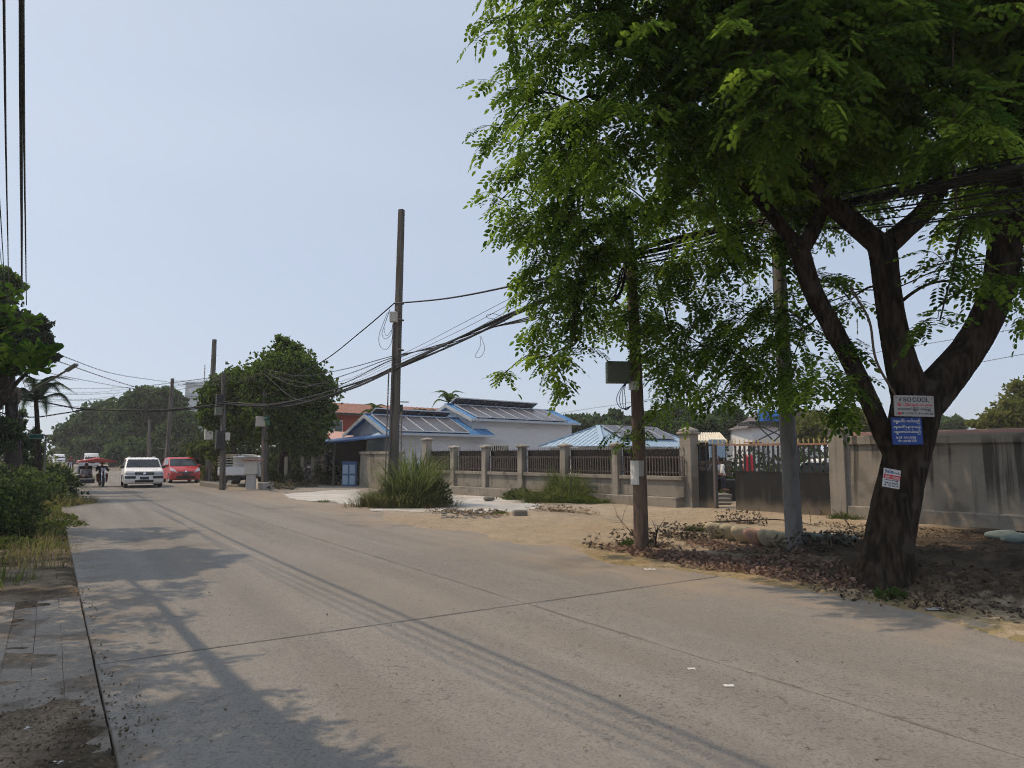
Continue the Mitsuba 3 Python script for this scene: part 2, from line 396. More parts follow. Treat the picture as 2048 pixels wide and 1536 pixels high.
VC = {'type': 'mesh_attribute', 'name': 'vertex_color'}
scene['leaf'] = {'type': 'principledthin', 'base_color': VC, 'roughness': .36, 'diff_trans': 1.3, 'eta': 1.45}
scene['leaf_dull'] = {'type': 'principledthin', 'base_color': VC, 'roughness': .8, 'diff_trans': .5, 'eta': 1.3}
scene['tinted'] = P(VC, .85, spec=.15)
GLYPHS = {
    'gold_a': '346,-19 351,-17 355,-21 362,-22 365,-18 366,-12 362,-6 355,-6 351,-10 346,-8 351,-2 355,0 362,0 368,-3 371,-7 373,-18 376,-21 383,-21 387,-17 387,-10 384,-6 375,-5 374,-1 387,-1 392,-6 394,-12 392,-21 384,-27 377,-27 370,-24 362,-27 353,-27 353,-42 354,-44 386,-43 388,-38 393,-38 392,-45 387,-49 351,-48 347,-44 346,-40;372,8 372,16 375,20 381,22 385,21 389,17 386,14 382,16 378,15 378,9 380,6 378,2;290,-19 293,-17 295,-17 300,-21 307,-21 310,-18 311,-11 307,-6 300,-6 295,-10 291,-9 291,-6 300,0 307,0 313,-3 317,-9 318,-17 322,-21 330,-21 334,-16 334,-10 330,-6 321,-5 320,-1 331,0 340,-8 340,-18 338,-22 330,-27 322,-27 316,-24 307,-27 300,-27 295,-25;237,-18 237,-8 243,0 246,-3 243,-10 243,-16 247,-21 254,-21 257,-18 258,-11 255,-4 257,0 262,-4 264,-9 265,-17 269,-21 276,-21 280,-16 280,-11 276,-6 268,-5 266,-2 267,-1 277,0 283,-4 286,-9 286,-18 284,-22 276,-27 269,-27 262,-24 254,-27 247,-27 241,-24;265,8 265,16 268,20 274,22 278,21 282,17 279,14 275,16 271,15 271,9 273,6 271,2;205,-18 205,-9 212,-1 225,-1 232,-8 232,-19 225,-26 212,-26/211,-16 215,-21 222,-21 226,-17 226,-10 222,-6 215,-6 211,-11;176,-24 176,-20 178,-17 184,-16 187,-18 188,-22 186,-26 180,-27;176,-4 180,0 184,0 188,-5 187,-9 184,-11 180,-11 176,-8;145,-9 152,-1 165,-1 171,-6 171,-9 167,-10 162,-6 155,-6 151,-11 151,-16 155,-22 162,-21 167,-17 169,-17 171,-18 171,-21 162,-27 152,-26 145,-18;150,8 150,16 153,20 159,22 163,21 167,17 164,14 160,16 156,15 156,9 158,6 156,2;118,9 118,14 123,20 131,21 136,18 139,14 138,-27 133,-26 131,15 126,15 124,13 123,9;100,-18 100,-8 105,0 109,-2 109,-4 106,-10 106,-16 110,-21 117,-21 121,-17 121,-8 118,-4 118,-2 122,0 125,-3 128,-10 128,-15 126,-21 122,-25 117,-27 110,-27 104,-24;70,-18 70,-9 75,-2 80,0 87,0 94,-5 95,-8 92,-10 91,-10 87,-6 80,-6 76,-10 76,-14 84,-12 95,-16 95,-20 91,-25 87,-27 80,-27 75,-25/79,-20 80,-21 87,-21 88,-19 82,-18;37,-18 37,-9 42,-2 47,0 54,0 58,-2 62,-6 64,-12 65,-43 69,-44 70,-48 59,-49 56,-47 55,-49 44,-49 43,-34 47,-28 42,-25/44,-9 52,-14 56,-22 57,-23 56,-8 54,-6 47,-6/43,-16 45,-20 49,-21 47,-17;7,-18 7,-9 12,-2 17,0 24,0 31,-5 32,-8 29,-10 28,-10 24,-6 17,-6 13,-10 13,-14 21,-12 32,-16 32,-20 28,-25 24,-27 17,-27 12,-25/16,-21 24,-21 25,-19 19,-18 16,-19',
    'gold_b': '441,-19 446,-17 450,-21 457,-22 460,-18 461,-12 457,-6 450,-6 446,-10 441,-8 446,-2 450,0 457,0 463,-3 466,-7 468,-18 471,-21 478,-21 482,-17 482,-10 479,-6 470,-5 469,-1 482,-1 487,-6 489,-12 487,-21 479,-27 472,-27 465,-24 457,-27 448,-27 448,-42 449,-44 481,-43 483,-38 488,-38 487,-45 482,-49 446,-48 442,-44 441,-40;467,8 467,16 470,20 476,22 480,21 484,17 481,14 477,16 473,15 473,9 475,6 473,2;385,-19 388,-17 390,-17 395,-21 402,-21 405,-18 406,-11 402,-6 395,-6 390,-10 386,-9 386,-6 395,0 402,0 408,-3 412,-9 413,-17 417,-21 425,-21 429,-16 429,-10 425,-6 416,-5 415,-1 426,0 435,-8 435,-18 433,-22 425,-27 417,-27 411,-24 402,-27 395,-27 390,-25;369,-8 369,-4 371,-1 377,0 380,-2 381,-6 379,-10 373,-11;369,-20 373,-16 377,-16 381,-21 380,-25 377,-27 373,-27 369,-24;337,-18 337,-8 342,0 346,-2 346,-4 343,-10 343,-16 347,-21 354,-21 358,-17 358,-8 355,-4 355,-2 359,0 362,-3 365,-10 365,-15 363,-21 359,-25 354,-27 347,-27 341,-24;307,-18 307,-9 312,-2 317,0 324,0 331,-5 332,-8 329,-10 328,-10 324,-6 317,-6 313,-10 313,-14 321,-12 332,-16 332,-20 328,-25 324,-27 317,-27 312,-25/316,-21 324,-21 325,-19 319,-18 316,-19;290,-8 290,-4 292,-1 298,0 301,-2 302,-6 300,-10 294,-11;290,-20 294,-16 298,-16 302,-21 301,-25 298,-27 294,-27 290,-24;257,-18 257,-9 262,-2 267,0 274,0 278,-2 282,-6 284,-12 285,-43 289,-44 290,-48 279,-49 277,-47 267,-46 263,-41 263,-34 267,-28 262,-25/264,-9 272,-14 276,-22 277,-23 276,-8 274,-6 267,-6/268,-37 270,-41 274,-41 275,-35 270,-34/263,-16 265,-20 269,-21 267,-17;227,-18 227,-9 232,-2 237,0 244,0 251,-5 252,-8 249,-10 248,-10 244,-6 237,-6 233,-10 233,-14 241,-12 252,-16 252,-20 248,-25 244,-27 237,-27 232,-25/236,-21 244,-21 245,-19 239,-18 236,-19;196,-18 196,-9 203,-1 213,0 222,-6 222,-9 220,-10 218,-10 213,-6 206,-6 202,-11 202,-16 206,-21 213,-21 218,-17 222,-18 222,-21 216,-26 203,-26;201,8 201,16 204,20 210,22 214,21 218,17 215,14 211,16 207,15 207,9 209,6 207,2;169,9 169,14 174,20 182,21 187,18 190,14 189,-27 184,-26 182,15 177,15 175,13 174,9;151,-18 151,-8 156,0 160,-2 160,-4 157,-10 157,-16 161,-21 168,-21 172,-17 172,-8 169,-4 169,-2 173,0 176,-3 179,-10 179,-15 177,-21 173,-25 168,-27 161,-27 155,-24;121,-18 121,-9 126,-2 131,0 138,0 145,-5 146,-8 143,-10 142,-10 138,-6 131,-6 127,-10 127,-14 135,-12 146,-16 146,-20 142,-25 138,-27 131,-27 126,-25/130,-21 138,-21 139,-19 133,-18 130,-19;73,-25 70,-19 73,-17 78,-21 88,-20 87,-16 83,-15 83,-11 88,-8 87,-6 78,-6 76,-9 73,-11 71,-9 72,-3 78,0 87,0 92,-2 98,0 106,0 111,-2 116,-8 116,-19 107,-27 98,-26 98,-20 101,-14 109,-9 106,-6 98,-6 92,-12 94,-15 95,-20 90,-26 78,-27/107,-16 104,-21 107,-21 110,-16;37,-18 37,-9 42,-2 47,0 54,0 58,-2 62,-6 64,-12 65,-43 69,-44 70,-48 59,-49 56,-47 55,-49 44,-49 43,-34 47,-28 42,-25/44,-9 52,-14 56,-22 57,-23 56,-8 54,-6 47,-6/43,-16 45,-20 49,-21 47,-17;7,-18 7,-9 12,-2 17,0 24,0 31,-5 32,-8 29,-10 28,-10 24,-6 17,-6 13,-10 13,-14 21,-12 32,-16 32,-20 28,-25 24,-27 17,-27 12,-25/16,-21 24,-21 25,-19 19,-18 16,-19',
    'gold_c': '365,-19 370,-17 374,-21 381,-22 384,-18 385,-12 381,-6 374,-6 370,-10 365,-8 370,-2 374,0 381,0 387,-3 390,-7 392,-18 395,-21 402,-21 406,-17 406,-10 403,-6 394,-5 393,-1 406,-1 411,-6 413,-12 411,-21 403,-27 396,-27 389,-24 381,-27 372,-27 372,-42 373,-44 405,-43 407,-38 412,-38 411,-45 406,-49 370,-48 366,-44 365,-40;391,8 391,16 394,20 400,22 404,21 408,17 405,14 401,16 397,15 397,9 399,6 397,2;309,-19 312,-17 314,-17 319,-21 326,-21 329,-18 330,-11 326,-6 319,-6 314,-10 310,-9 310,-6 319,0 326,0 332,-3 336,-9 337,-17 341,-21 349,-21 353,-16 353,-10 349,-6 340,-5 339,-1 350,0 359,-8 359,-18 357,-22 349,-27 341,-27 335,-24 326,-27 319,-27 314,-25;256,-18 256,-8 262,0 265,-3 262,-10 262,-16 266,-21 273,-21 276,-18 277,-11 274,-4 276,0 281,-4 283,-9 284,-17 288,-21 295,-21 299,-16 299,-11 295,-6 287,-5 285,-2 286,-1 296,0 302,-4 305,-9 305,-18 303,-22 295,-27 288,-27 281,-24 273,-27 266,-27 260,-24;284,16 287,20 293,22 297,21 301,17 298,14 294,16 290,15 290,9 292,6 290,2 284,8;224,-18 224,-9 231,-1 244,-1 251,-8 251,-19 244,-26 231,-26/230,-16 234,-21 241,-21 245,-17 245,-10 241,-6 234,-6 230,-11;207,-4 211,0 215,0 219,-5 218,-9 215,-11 211,-11 207,-8;207,-20 211,-16 215,-16 219,-21 218,-25 215,-27 211,-27 207,-24;176,-18 176,-9 183,-1 193,0 202,-6 202,-9 200,-10 198,-10 193,-6 186,-6 182,-11 182,-16 186,-21 193,-21 198,-17 202,-18 202,-21 196,-26 183,-26;181,8 181,16 184,20 190,22 194,21 198,17 195,14 191,16 187,15 187,9 189,6 187,2;100,-18 100,-8 106,0 107,0 110,-3 106,-10 106,-16 110,-21 117,-21 120,-18 121,-11 118,-4 120,0 125,-3 132,0 139,0 146,-3 153,0 160,0 165,-2 171,-9 171,-18 169,-22 162,-27 152,-26 153,-22 161,-21 165,-16 165,-11 161,-6 153,-6 150,-8 149,-18 147,-22 140,-27 132,-27 129,-25 131,-22 139,-21 142,-18 143,-11 139,-6 132,-6 128,-10 126,-20 117,-27 107,-26;70,-18 70,-9 75,-2 80,0 87,0 94,-5 95,-8 92,-10 91,-10 87,-6 80,-6 76,-10 76,-14 84,-12 95,-16 95,-20 91,-25 87,-27 80,-27 75,-25/79,-21 87,-21 88,-19 82,-18 79,-19;37,-18 37,-9 42,-2 47,0 54,0 58,-2 62,-6 64,-12 65,-43 69,-44 70,-48 59,-49 56,-47 55,-49 44,-49 43,-34 47,-28 42,-25/44,-9 52,-14 56,-22 57,-23 56,-8 54,-6 47,-6/43,-16 45,-20 49,-21 47,-17;7,-18 7,-9 12,-2 17,0 24,0 31,-5 32,-8 29,-10 28,-10 24,-6 17,-6 13,-10 13,-14 21,-12 32,-16 32,-20 28,-25 24,-27 17,-27 12,-25/16,-21 24,-21 25,-19 19,-18 16,-19',
    'cool_a': '416,-18 416,-9 423,-1 433,0 442,-6 442,-9 440,-10 438,-10 433,-6 426,-6 422,-11 422,-16 426,-21 433,-21 438,-17 442,-18 442,-21 436,-26 423,-26;421,8 421,16 424,20 430,22 434,21 438,17 435,14 431,16 427,15 427,9 429,6 427,2;362,-20 362,-17 369,-13 374,-12 383,-13 382,-8 379,-6 371,-6 366,-10 362,-8 365,-3 371,0 379,0 386,-3 393,0 401,0 406,-2 411,-9 411,-18 409,-22 401,-27 393,-27 386,-24 379,-27 372,-27 367,-25/390,-20 393,-21 401,-21 405,-17 405,-10 403,-7 393,-6 390,-8/369,-19 371,-22 379,-21 381,-20 377,-18 371,-18;330,-18 330,-8 335,0 339,-2 339,-4 336,-10 336,-16 340,-21 347,-21 351,-17 351,-8 348,-4 348,-2 352,0 355,-3 358,-10 358,-15 356,-21 352,-25 347,-27 340,-27 334,-24;336,8 336,16 339,20 345,22 349,21 353,17 350,14 346,16 342,15 342,9 344,6 342,2;276,-18 276,-9 278,-5 286,0 293,0 299,-4 308,0 315,0 320,-2 325,-9 325,-18 323,-22 316,-27 308,-27 305,-25 307,-22 317,-20 319,-11 315,-6 308,-6 304,-10 303,-18 301,-22 293,-27 286,-27 281,-25/282,-16 286,-21 293,-21 297,-15 296,-9 293,-6 286,-6 282,-11;252,-1 258,-1 257,-27 252,-26;197,-18 197,-8 203,0 206,-3 203,-10 203,-16 207,-21 214,-21 217,-18 218,-11 215,-4 217,0 222,-4 224,-9 225,-17 229,-21 236,-21 240,-16 240,-11 236,-6 228,-5 226,-2 227,-1 237,0 245,-6 246,-9 246,-18 244,-22 236,-27 229,-27 222,-24 214,-27 207,-27 201,-24;225,8 225,16 228,20 234,22 238,21 242,17 239,14 235,16 231,15 231,9 233,6 231,2;165,-18 165,-9 172,-1 185,-1 192,-8 192,-19 185,-26 172,-26/171,-17 175,-21 184,-20 186,-17 185,-8 182,-6 175,-6 171,-11;141,-26 141,-1 146,0 147,-26;123,-4 127,0 131,0 135,-5 134,-9 131,-11 127,-11 123,-8;123,-20 127,-16 131,-16 135,-21 134,-25 131,-27 127,-27 123,-24;92,-9 99,-1 112,-1 118,-6 118,-9 114,-10 109,-6 102,-6 98,-11 98,-16 102,-22 109,-21 114,-17 116,-17 118,-18 118,-21 109,-27 99,-26 92,-18;97,8 97,16 100,20 106,22 110,21 114,17 111,14 107,16 103,15 103,9 105,6 103,2;37,-18 37,-9 39,-5 47,0 54,0 61,-4 69,0 76,0 81,-2 87,-9 87,-18 85,-22 78,-27 70,-27 68,-26 68,-23 77,-21 80,-18 80,-9 77,-6 69,-6 64,-10 65,-43 70,-45 69,-49 58,-48 57,-27 46,-27 42,-25/44,-9 52,-14 56,-22 57,-23 56,-8 54,-6 47,-6/43,-16 45,-20 49,-21 47,-17;7,-18 7,-9 12,-2 17,0 24,0 31,-5 32,-8 29,-10 28,-10 24,-6 17,-6 13,-10 13,-14 21,-12 32,-16 32,-20 28,-25 24,-27 17,-27 12,-25/16,-21 24,-21 25,-19 19,-18 16,-19',
    'cool_b': '578,-19 583,-17 587,-21 594,-22 597,-18 598,-12 594,-6 587,-6 583,-10 578,-8 583,-2 587,0 594,0 600,-3 603,-7 605,-18 608,-21 615,-21 619,-17 619,-10 616,-6 607,-5 606,-1 619,-1 624,-6 626,-12 624,-21 616,-27 609,-27 602,-24 594,-27 585,-27 585,-42 586,-43 609,-43 606,-38 606,-35 610,-31 614,-31 617,-33 619,-38 625,-38 624,-45 619,-49 583,-48 579,-44 578,-40/614,-43 618,-43 619,-39 618,-39;604,8 604,16 607,20 613,22 617,21 621,17 618,14 614,16 610,15 610,9 612,6 610,2;536,-44 536,16 542,21 564,21 570,17 572,10 571,8 566,9 564,15 543,15 542,14 542,-42 543,-44 564,-43 565,-42 565,-27 555,-27 549,-24 545,-18 545,-8 548,-2 552,0 554,-4 552,-7 551,-16 555,-21 559,-21 558,-8 564,0 566,0 571,-5 574,-11 572,-38 571,-43 567,-48 542,-49/564,-16 566,-17 567,-15 566,-8 564,-9;502,-18 502,-9 504,-5 512,0 519,0 524,-2 530,-11 528,-21 519,-27 512,-27 507,-25/515,-7 516,-10 515,-21 519,-21 523,-17 523,-10 519,-6/509,-18 510,-17 510,-10 509,-9 508,-10;508,8 508,16 511,20 517,22 521,21 525,17 522,14 518,16 514,15 514,9 516,6 514,2;448,-19 448,-9 450,-5 458,0 465,0 472,-4 480,0 487,0 492,-2 497,-9 497,-18 495,-22 488,-27 480,-27 477,-25 479,-22 489,-20 491,-11 487,-6 480,-6 476,-10 474,-21 469,-27 466,-25 470,-12 465,-6 458,-6 454,-11 454,-17 457,-23 455,-27 450,-23;476,8 476,16 479,20 485,22 489,21 493,17 490,14 486,16 482,15 482,9 484,6 482,2;416,-19 416,-9 423,-1 436,-1 443,-9 443,-19 438,-27 434,-25 434,-23 437,-18 438,-11 433,-6 426,-6 422,-11 423,-20 425,-23 423,-27 419,-25;373,-18 373,-9 380,-1 390,0 399,-6 399,-9 397,-10 395,-10 390,-6 383,-6 379,-11 379,-16 383,-21 390,-21 395,-17 399,-18 399,-21 393,-26 380,-26;378,8 378,16 381,20 387,22 391,21 395,17 392,14 388,16 384,15 384,9 386,6 384,2;332,-44 332,16 338,21 360,21 366,17 368,10 367,8 362,9 360,15 339,15 338,14 338,-42 339,-44 361,-42 361,-27 351,-27 345,-24 341,-18 341,-8 344,-2 348,0 350,-4 348,-7 347,-16 351,-21 358,-21 363,-17 362,-8 359,-4 359,-2 363,0 370,-10 368,-38 367,-43 363,-48 338,-49;289,-44 289,16 295,21 317,21 323,17 325,10 324,8 319,9 317,15 296,15 295,14 295,-42 296,-43 308,-43 309,-28 302,-24 298,-18 299,-5 303,0 307,-2 307,-4 304,-10 304,-16 308,-21 315,-21 320,-17 319,-8 316,-4 316,-2 320,0 327,-10 325,-38 320,-49 295,-49/316,-27 316,-43 317,-43 318,-42 318,-27;221,-19 221,-9 223,-5 231,0 238,0 245,-4 253,0 260,0 265,-2 270,-9 270,-18 268,-22 261,-27 253,-27 250,-25 252,-22 262,-20 264,-11 260,-6 253,-6 249,-10 247,-21 242,-27 239,-25 243,-12 238,-6 231,-6 227,-11 227,-17 230,-23 228,-27 223,-23;249,8 249,16 252,20 258,22 262,21 266,17 263,14 259,16 255,15 255,9 257,6 255,2;189,-18 189,-9 191,-5 199,0 206,0 211,-2 217,-11 215,-21 206,-27 199,-27 194,-25/202,-21 206,-21 210,-17 210,-10 206,-6 202,-6 203,-10/195,-17 197,-17 196,-9 195,-10;172,-8 172,-4 174,-1 180,0 183,-2 184,-6 182,-10 176,-11;172,-24 172,-20 174,-17 180,-16 183,-18 184,-22 182,-26 176,-27;124,-25 121,-19 124,-17 129,-21 139,-20 138,-16 134,-15 134,-11 139,-8 138,-6 129,-6 127,-9 124,-11 122,-9 123,-3 129,0 138,0 143,-2 149,0 157,0 162,-2 167,-8 167,-19 158,-27 149,-26 149,-20 152,-14 160,-9 157,-6 149,-6 143,-12 145,-15 146,-20 141,-26 129,-27/158,-16 155,-21 158,-21 161,-16;91,-18 91,-9 96,-2 101,0 108,0 115,-5 116,-8 113,-10 112,-10 108,-6 101,-6 97,-10 97,-14 105,-12 116,-16 116,-20 112,-25 108,-27 101,-27 96,-25/100,-21 108,-21 109,-19 103,-18 100,-19;37,-18 37,-9 39,-5 47,0 54,0 58,-2 63,-9 67,-18 70,-21 78,-20 80,-16 80,-10 76,-6 68,-5 67,-1 80,-1 86,-8 86,-18 84,-22 77,-27 70,-27 65,-25 60,-18 56,-9 53,-6 45,-7 43,-16 47,-21 55,-22 56,-26 43,-26;7,-18 7,-9 12,-2 17,0 24,0 31,-5 32,-8 29,-10 28,-10 24,-6 17,-6 13,-10 13,-14 21,-12 32,-16 32,-20 28,-25 24,-27 17,-27 12,-25/16,-21 24,-21 25,-19 19,-18 16,-19',
    'zan': '460,-18 460,-9 467,-1 477,0 486,-6 486,-9 484,-10 482,-10 477,-6 470,-6 466,-11 466,-16 470,-21 477,-21 482,-17 486,-18 486,-21 480,-26 467,-26;465,8 465,16 468,20 474,22 478,21 482,17 479,14 475,16 471,15 471,9 473,6 471,2;419,-44 419,16 425,21 447,21 453,17 455,10 454,8 449,9 447,15 426,15 425,14 425,-42 426,-44 448,-42 448,-27 438,-27 432,-24 428,-18 428,-8 431,-2 435,0 437,-4 435,-7 434,-16 438,-21 445,-21 450,-17 449,-8 446,-4 446,-2 450,0 457,-10 455,-38 454,-43 450,-48 425,-49;376,-44 376,16 382,21 407,20 411,15 411,8 406,9 404,15 383,15 382,14 382,-42 383,-43 395,-43 396,-28 389,-24 385,-18 386,-5 390,0 394,-2 394,-4 391,-10 391,-16 395,-21 402,-21 407,-17 406,-8 403,-4 403,-2 407,0 413,-10 412,-38 410,-45 407,-49 382,-49/403,-27 403,-43 404,-43 405,-42 405,-27;343,-18 343,-9 350,-1 360,0 369,-6 369,-9 367,-10 365,-10 360,-6 353,-6 349,-11 349,-16 353,-21 360,-21 365,-17 369,-18 369,-21 363,-26 350,-26;348,8 348,16 351,20 357,22 361,21 365,17 362,14 358,16 354,15 354,9 356,6 354,2;289,-20 289,-17 296,-13 301,-12 310,-13 309,-8 306,-6 298,-6 293,-10 289,-8 292,-3 298,0 306,0 313,-3 320,0 328,0 333,-2 338,-9 338,-18 336,-22 328,-27 320,-27 313,-24 306,-27 299,-27 294,-25/317,-20 320,-21 328,-21 332,-17 332,-10 330,-7 320,-6 317,-8/296,-19 298,-22 306,-21 308,-20 304,-18 298,-18;257,-18 257,-8 262,0 266,-2 266,-4 263,-10 263,-16 267,-21 274,-21 278,-17 278,-8 275,-4 275,-2 279,0 282,-3 285,-10 285,-15 283,-21 279,-25 274,-27 267,-27 261,-24;263,8 263,16 266,20 272,22 276,21 280,17 277,14 273,16 269,15 269,9 271,6 269,2;203,-18 203,-9 205,-5 213,0 220,0 226,-4 235,0 242,0 247,-2 252,-9 252,-18 250,-22 243,-27 235,-27 232,-25 234,-22 244,-20 246,-11 242,-6 235,-6 231,-10 230,-18 228,-22 220,-27 213,-27 208,-25/209,-16 213,-21 220,-21 224,-15 223,-9 220,-6 213,-6 209,-11;137,-19 137,-9 139,-5 147,0 154,0 161,-4 169,0 176,0 181,-2 186,-9 186,-18 184,-22 177,-27 169,-27 166,-25 168,-22 178,-20 180,-11 176,-6 169,-6 165,-10 163,-21 158,-27 155,-25 159,-12 154,-6 147,-6 143,-11 143,-17 146,-23 144,-27 139,-23;165,8 165,16 168,20 174,22 178,21 182,17 179,14 175,16 171,15 171,9 173,6 171,2;105,-18 105,-9 107,-5 115,0 122,0 127,-2 133,-11 131,-21 122,-27 115,-27 110,-25/118,-21 122,-21 126,-17 126,-10 122,-6 118,-6 119,-10/112,-18 113,-17 113,-10 112,-9 111,-10;88,-4 92,0 96,0 100,-5 99,-9 96,-11 92,-11 88,-8;88,-20 92,-16 96,-16 100,-21 99,-25 96,-27 92,-27 88,-24;40,-25 37,-19 40,-17 45,-21 55,-20 54,-16 50,-15 50,-11 55,-8 54,-6 45,-6 43,-9 40,-11 38,-9 39,-3 45,0 54,0 59,-2 65,0 73,0 78,-2 83,-8 83,-19 74,-27 65,-26 65,-20 68,-14 76,-9 73,-6 65,-6 59,-12 61,-15 62,-20 57,-26 45,-27/74,-16 71,-21 74,-21 77,-16;7,-18 7,-9 12,-2 17,0 24,0 31,-5 32,-8 29,-10 28,-10 24,-6 17,-6 13,-10 13,-14 21,-12 32,-16 32,-20 28,-25 24,-27 17,-27 12,-25/16,-21 24,-21 25,-19 19,-18 16,-19',
}
# ================================================================== THE GROUND
rng = np.random.default_rng(7)

DRIVE = [at(750, 1000)[:2], at(880, 986)[:2], at(1010, 994)[:2], at(1110, 1010)[:2], at(1085, 1026)[:2], at(975, 1034)[:2], at(880, 1027)[:2], at(740, 1022)[:2]]
COURT = [at(560, 990)[:2], at(640, 982)[:2], at(735, 978)[:2], at(745, 990)[:2], at(725, 1010)[:2], at(650, 1006)[:2], at(580, 998)[:2]]
def ground_z(x, y):
    x, y = np.asarray(x, float), np.asarray(y, float)
    n, d = x * RN[0] + y * RN[1], x * RD[0] + y * RD[1]
    p = np.stack([x * .9, y * .9, 0 * x], -1)
    w = meshkit.fbm(p, 3, 5) - .5
    f = meshkit.fbm(p * 4.5, 3, 9) - .5
    sm = lambda a, b, t: np.clip((t - a) / (b - a), 0, 1) ** 2 * (3 - 2 * np.clip((t - a) / (b - a), 0, 1))
    under = -.09
    right = .012 + .05 * w + .022 * f + .05 * sm(8.4, 11, n)
    left = -.038 + .05 * w + .035 * f
    edge_r = 7.15 + 1.7 * (meshkit.fbm(np.stack([x * .55, y * .55, 0 * x + 3], -1), 3, 2) - .5) + .25 * f + .55 * sm(14, 26, d) - .25 * sm(-4, 2, -d)
    z = under + (right - under) * sm(edge_r - .35, edge_r + .35, n)
    left = left + .034 * sm(6.3, 5.0, d) * (.4 + 1.2 * meshkit.fbm(p * 2.2, 2, 8))
    z = np.where(n < .36, left, z)
    pile = .22 * sm(8.3, 9.1, n) * sm(12.2, 10.6, n) * sm(7.2, 6.0, d) * sm(1.5, 4.0, d)     # rubble bank along the verge
    ditch = -.55 * sm(9.2, 9.8, n) * sm(11.6, 11.0, n) * sm(3.3, 2.6, d)
    for pg in (DRIVE, COURT):
        z = np.where(shapely.contains_xy(sg.Polygon(pg).buffer(-.35), x, y), np.minimum(z, -.02), z)
    calm = 1 - sm(40, 90, np.hypot(x, y))
    return np.where(np.abs(n - 4.4) < 4.2, z, z * calm) + pile * (1 + 1.2 * f) + ditch

gx = np.concatenate([[-700, -400, -220, -130, -80, -50, -36, -28, -22, -18, -15], np.arange(-13, 14.01, .13), [15, 17, 20, 25, 32, 45, 70, 120, 220, 400, 700]])
gy = np.concatenate([[-300, -120, -50, -20, -8, -3, 0], np.arange(2, 24.01, .13), np.arange(24.5, 46, .6), [48, 52, 58, 66, 80, 100, 140, 200, 320, 550, 1000]])
XX, YY = np.meshgrid(gx, gy)
ZZ = ground_z(XX, YY)
NN = XX * RN[0] + YY * RN[1]
ZZ = np.where((np.abs(NN - 4.4) < 4.6) & ((XX < -13) | (YY < 2) | (YY > 24)), np.minimum(ZZ, -.10), ZZ)
gi = np.arange(len(gx) * len(gy)).reshape(len(gy), len(gx))
gf = np.stack([gi[:-1, :-1].ravel(), gi[:-1, 1:].ravel(), gi[1:, 1:].ravel(), gi[1:, :-1].ravel()], 1)
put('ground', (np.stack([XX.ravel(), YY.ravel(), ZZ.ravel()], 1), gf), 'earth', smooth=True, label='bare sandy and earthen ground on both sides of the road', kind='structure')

# ------------------------------------------------------------------ the road: two lanes of cast concrete slabs
tag('road', 'two lane concrete road of large cast slabs running to the left distance', kind='structure')
def slab(n0, n1, d0, d1, z=0.0):
    a = .003
    ring = [(n0 + a, d0 + a), (n1 - a, d0 + a), (n1 - a, d1 - a), (n0 + a, d1 - a)]
    # the joint between the lanes wanders a little: chipped edges
    top, low = [], []
    pts = []
    L = max(2, int((d1 - d0) / .3)) if d0 < 30 else 2
    jit = lambda k: .012 * (meshkit.fbm(np.array([[k * .9, n0 * 3.1, d0]]), 3, 3)[0] - .5) * 2 if d0 < 30 else 0
    ds = np.linspace(d0 + a, d1 - a, L + 1)
    pts += [(n1 - a + jit(k * 1.7), k) for k in ds]
    pts += [(n0 + a + jit(k * 2.3 + 50), k) for k in ds[::-1]]
    n_ = len(pts)
    pts = np.array(pts)
    cen = pts.mean(0)
    inn = pts + (cen - pts) / np.linalg.norm(cen - pts, axis=1, keepdims=True) * .006
    V = np.vstack([[rd(p[0], p[1], z) for p in inn], [rd(p[0], p[1], z - .010) for p in pts], [rd(p[0], p[1], z - .16) for p in pts]])
    F = []
    k = np.arange(n_); k2 = (k + 1) % n_
    for l in (0, 1):
        F += [np.stack([l * n_ + k, (l + 1) * n_ + k, (l + 1) * n_ + k2], 1), np.stack([l * n_ + k, (l + 1) * n_ + k2, l * n_ + k2], 1)]
    h = L + 1
    for i in range(L):          # top strip between the two long sides
        a0, a1, b0, b1 = i, i + 1, n_ - 1 - i, n_ - 2 - i
        F.append(np.array([[a0, a1, b1], [a0, b1, b0]]))
    return V, np.vstack(F)
joints = [-22, -7.6, 6.4, 20.4, 34.4, 48.4, 62.4, 76.4, 104.4, 132, 190, 300]
for k in range(len(joints) - 1):
    put('slab', slab(.39, 4.427, joints[k], joints[k + 1], -.002 if k % 2 else 0), 'road_concrete', 'road')
    put('slab', slab(4.433, 8.45, joints[k], joints[k + 1], -.003 if k % 2 else -.001), 'road_concrete', 'road')

# ------------------------------------------------------------------ pale concrete aprons on the right, a worn slab on the left
def sheet(outline, z0, z1, amp, res, seed):
    """An irregular cast slab: outline (x, y), top between z0 and z1, ragged edge."""
    pg = sg.Polygon(outline)
    x0, y0, x1, y1 = pg.bounds
    ring = []
    for q in np.linspace(0, pg.exterior.length, int(pg.exterior.length / .22), endpoint=False):
        s = pg.exterior.interpolate(q)
        j = amp * (meshkit.fbm(np.array([[s.x * 1.8, s.y * 1.8, seed]]), 3, seed)[0] - .5) * 2
        j2 = amp * (meshkit.fbm(np.array([[s.x * 1.8, s.y * 1.8, seed + 9]]), 3, seed)[0] - .5) * 2
        ring.append((s.x + j, s.y + j2))
    pg = sg.Polygon(ring).buffer(0)
    if pg.geom_type != 'Polygon':
        pg = max(pg.geoms, key=lambda g: g.area)
    m = trimesh.creation.extrude_polygon(pg, .12, engine='earcut')
    m.vertices[:, 2] += z1 - .12
    return m
put('driveway_concrete', sheet(DRIVE, 0, .022, .34, .3, 3), 'pale_concrete', label='pale broken concrete driveway between the grass clumps and the fence', kind='structure')
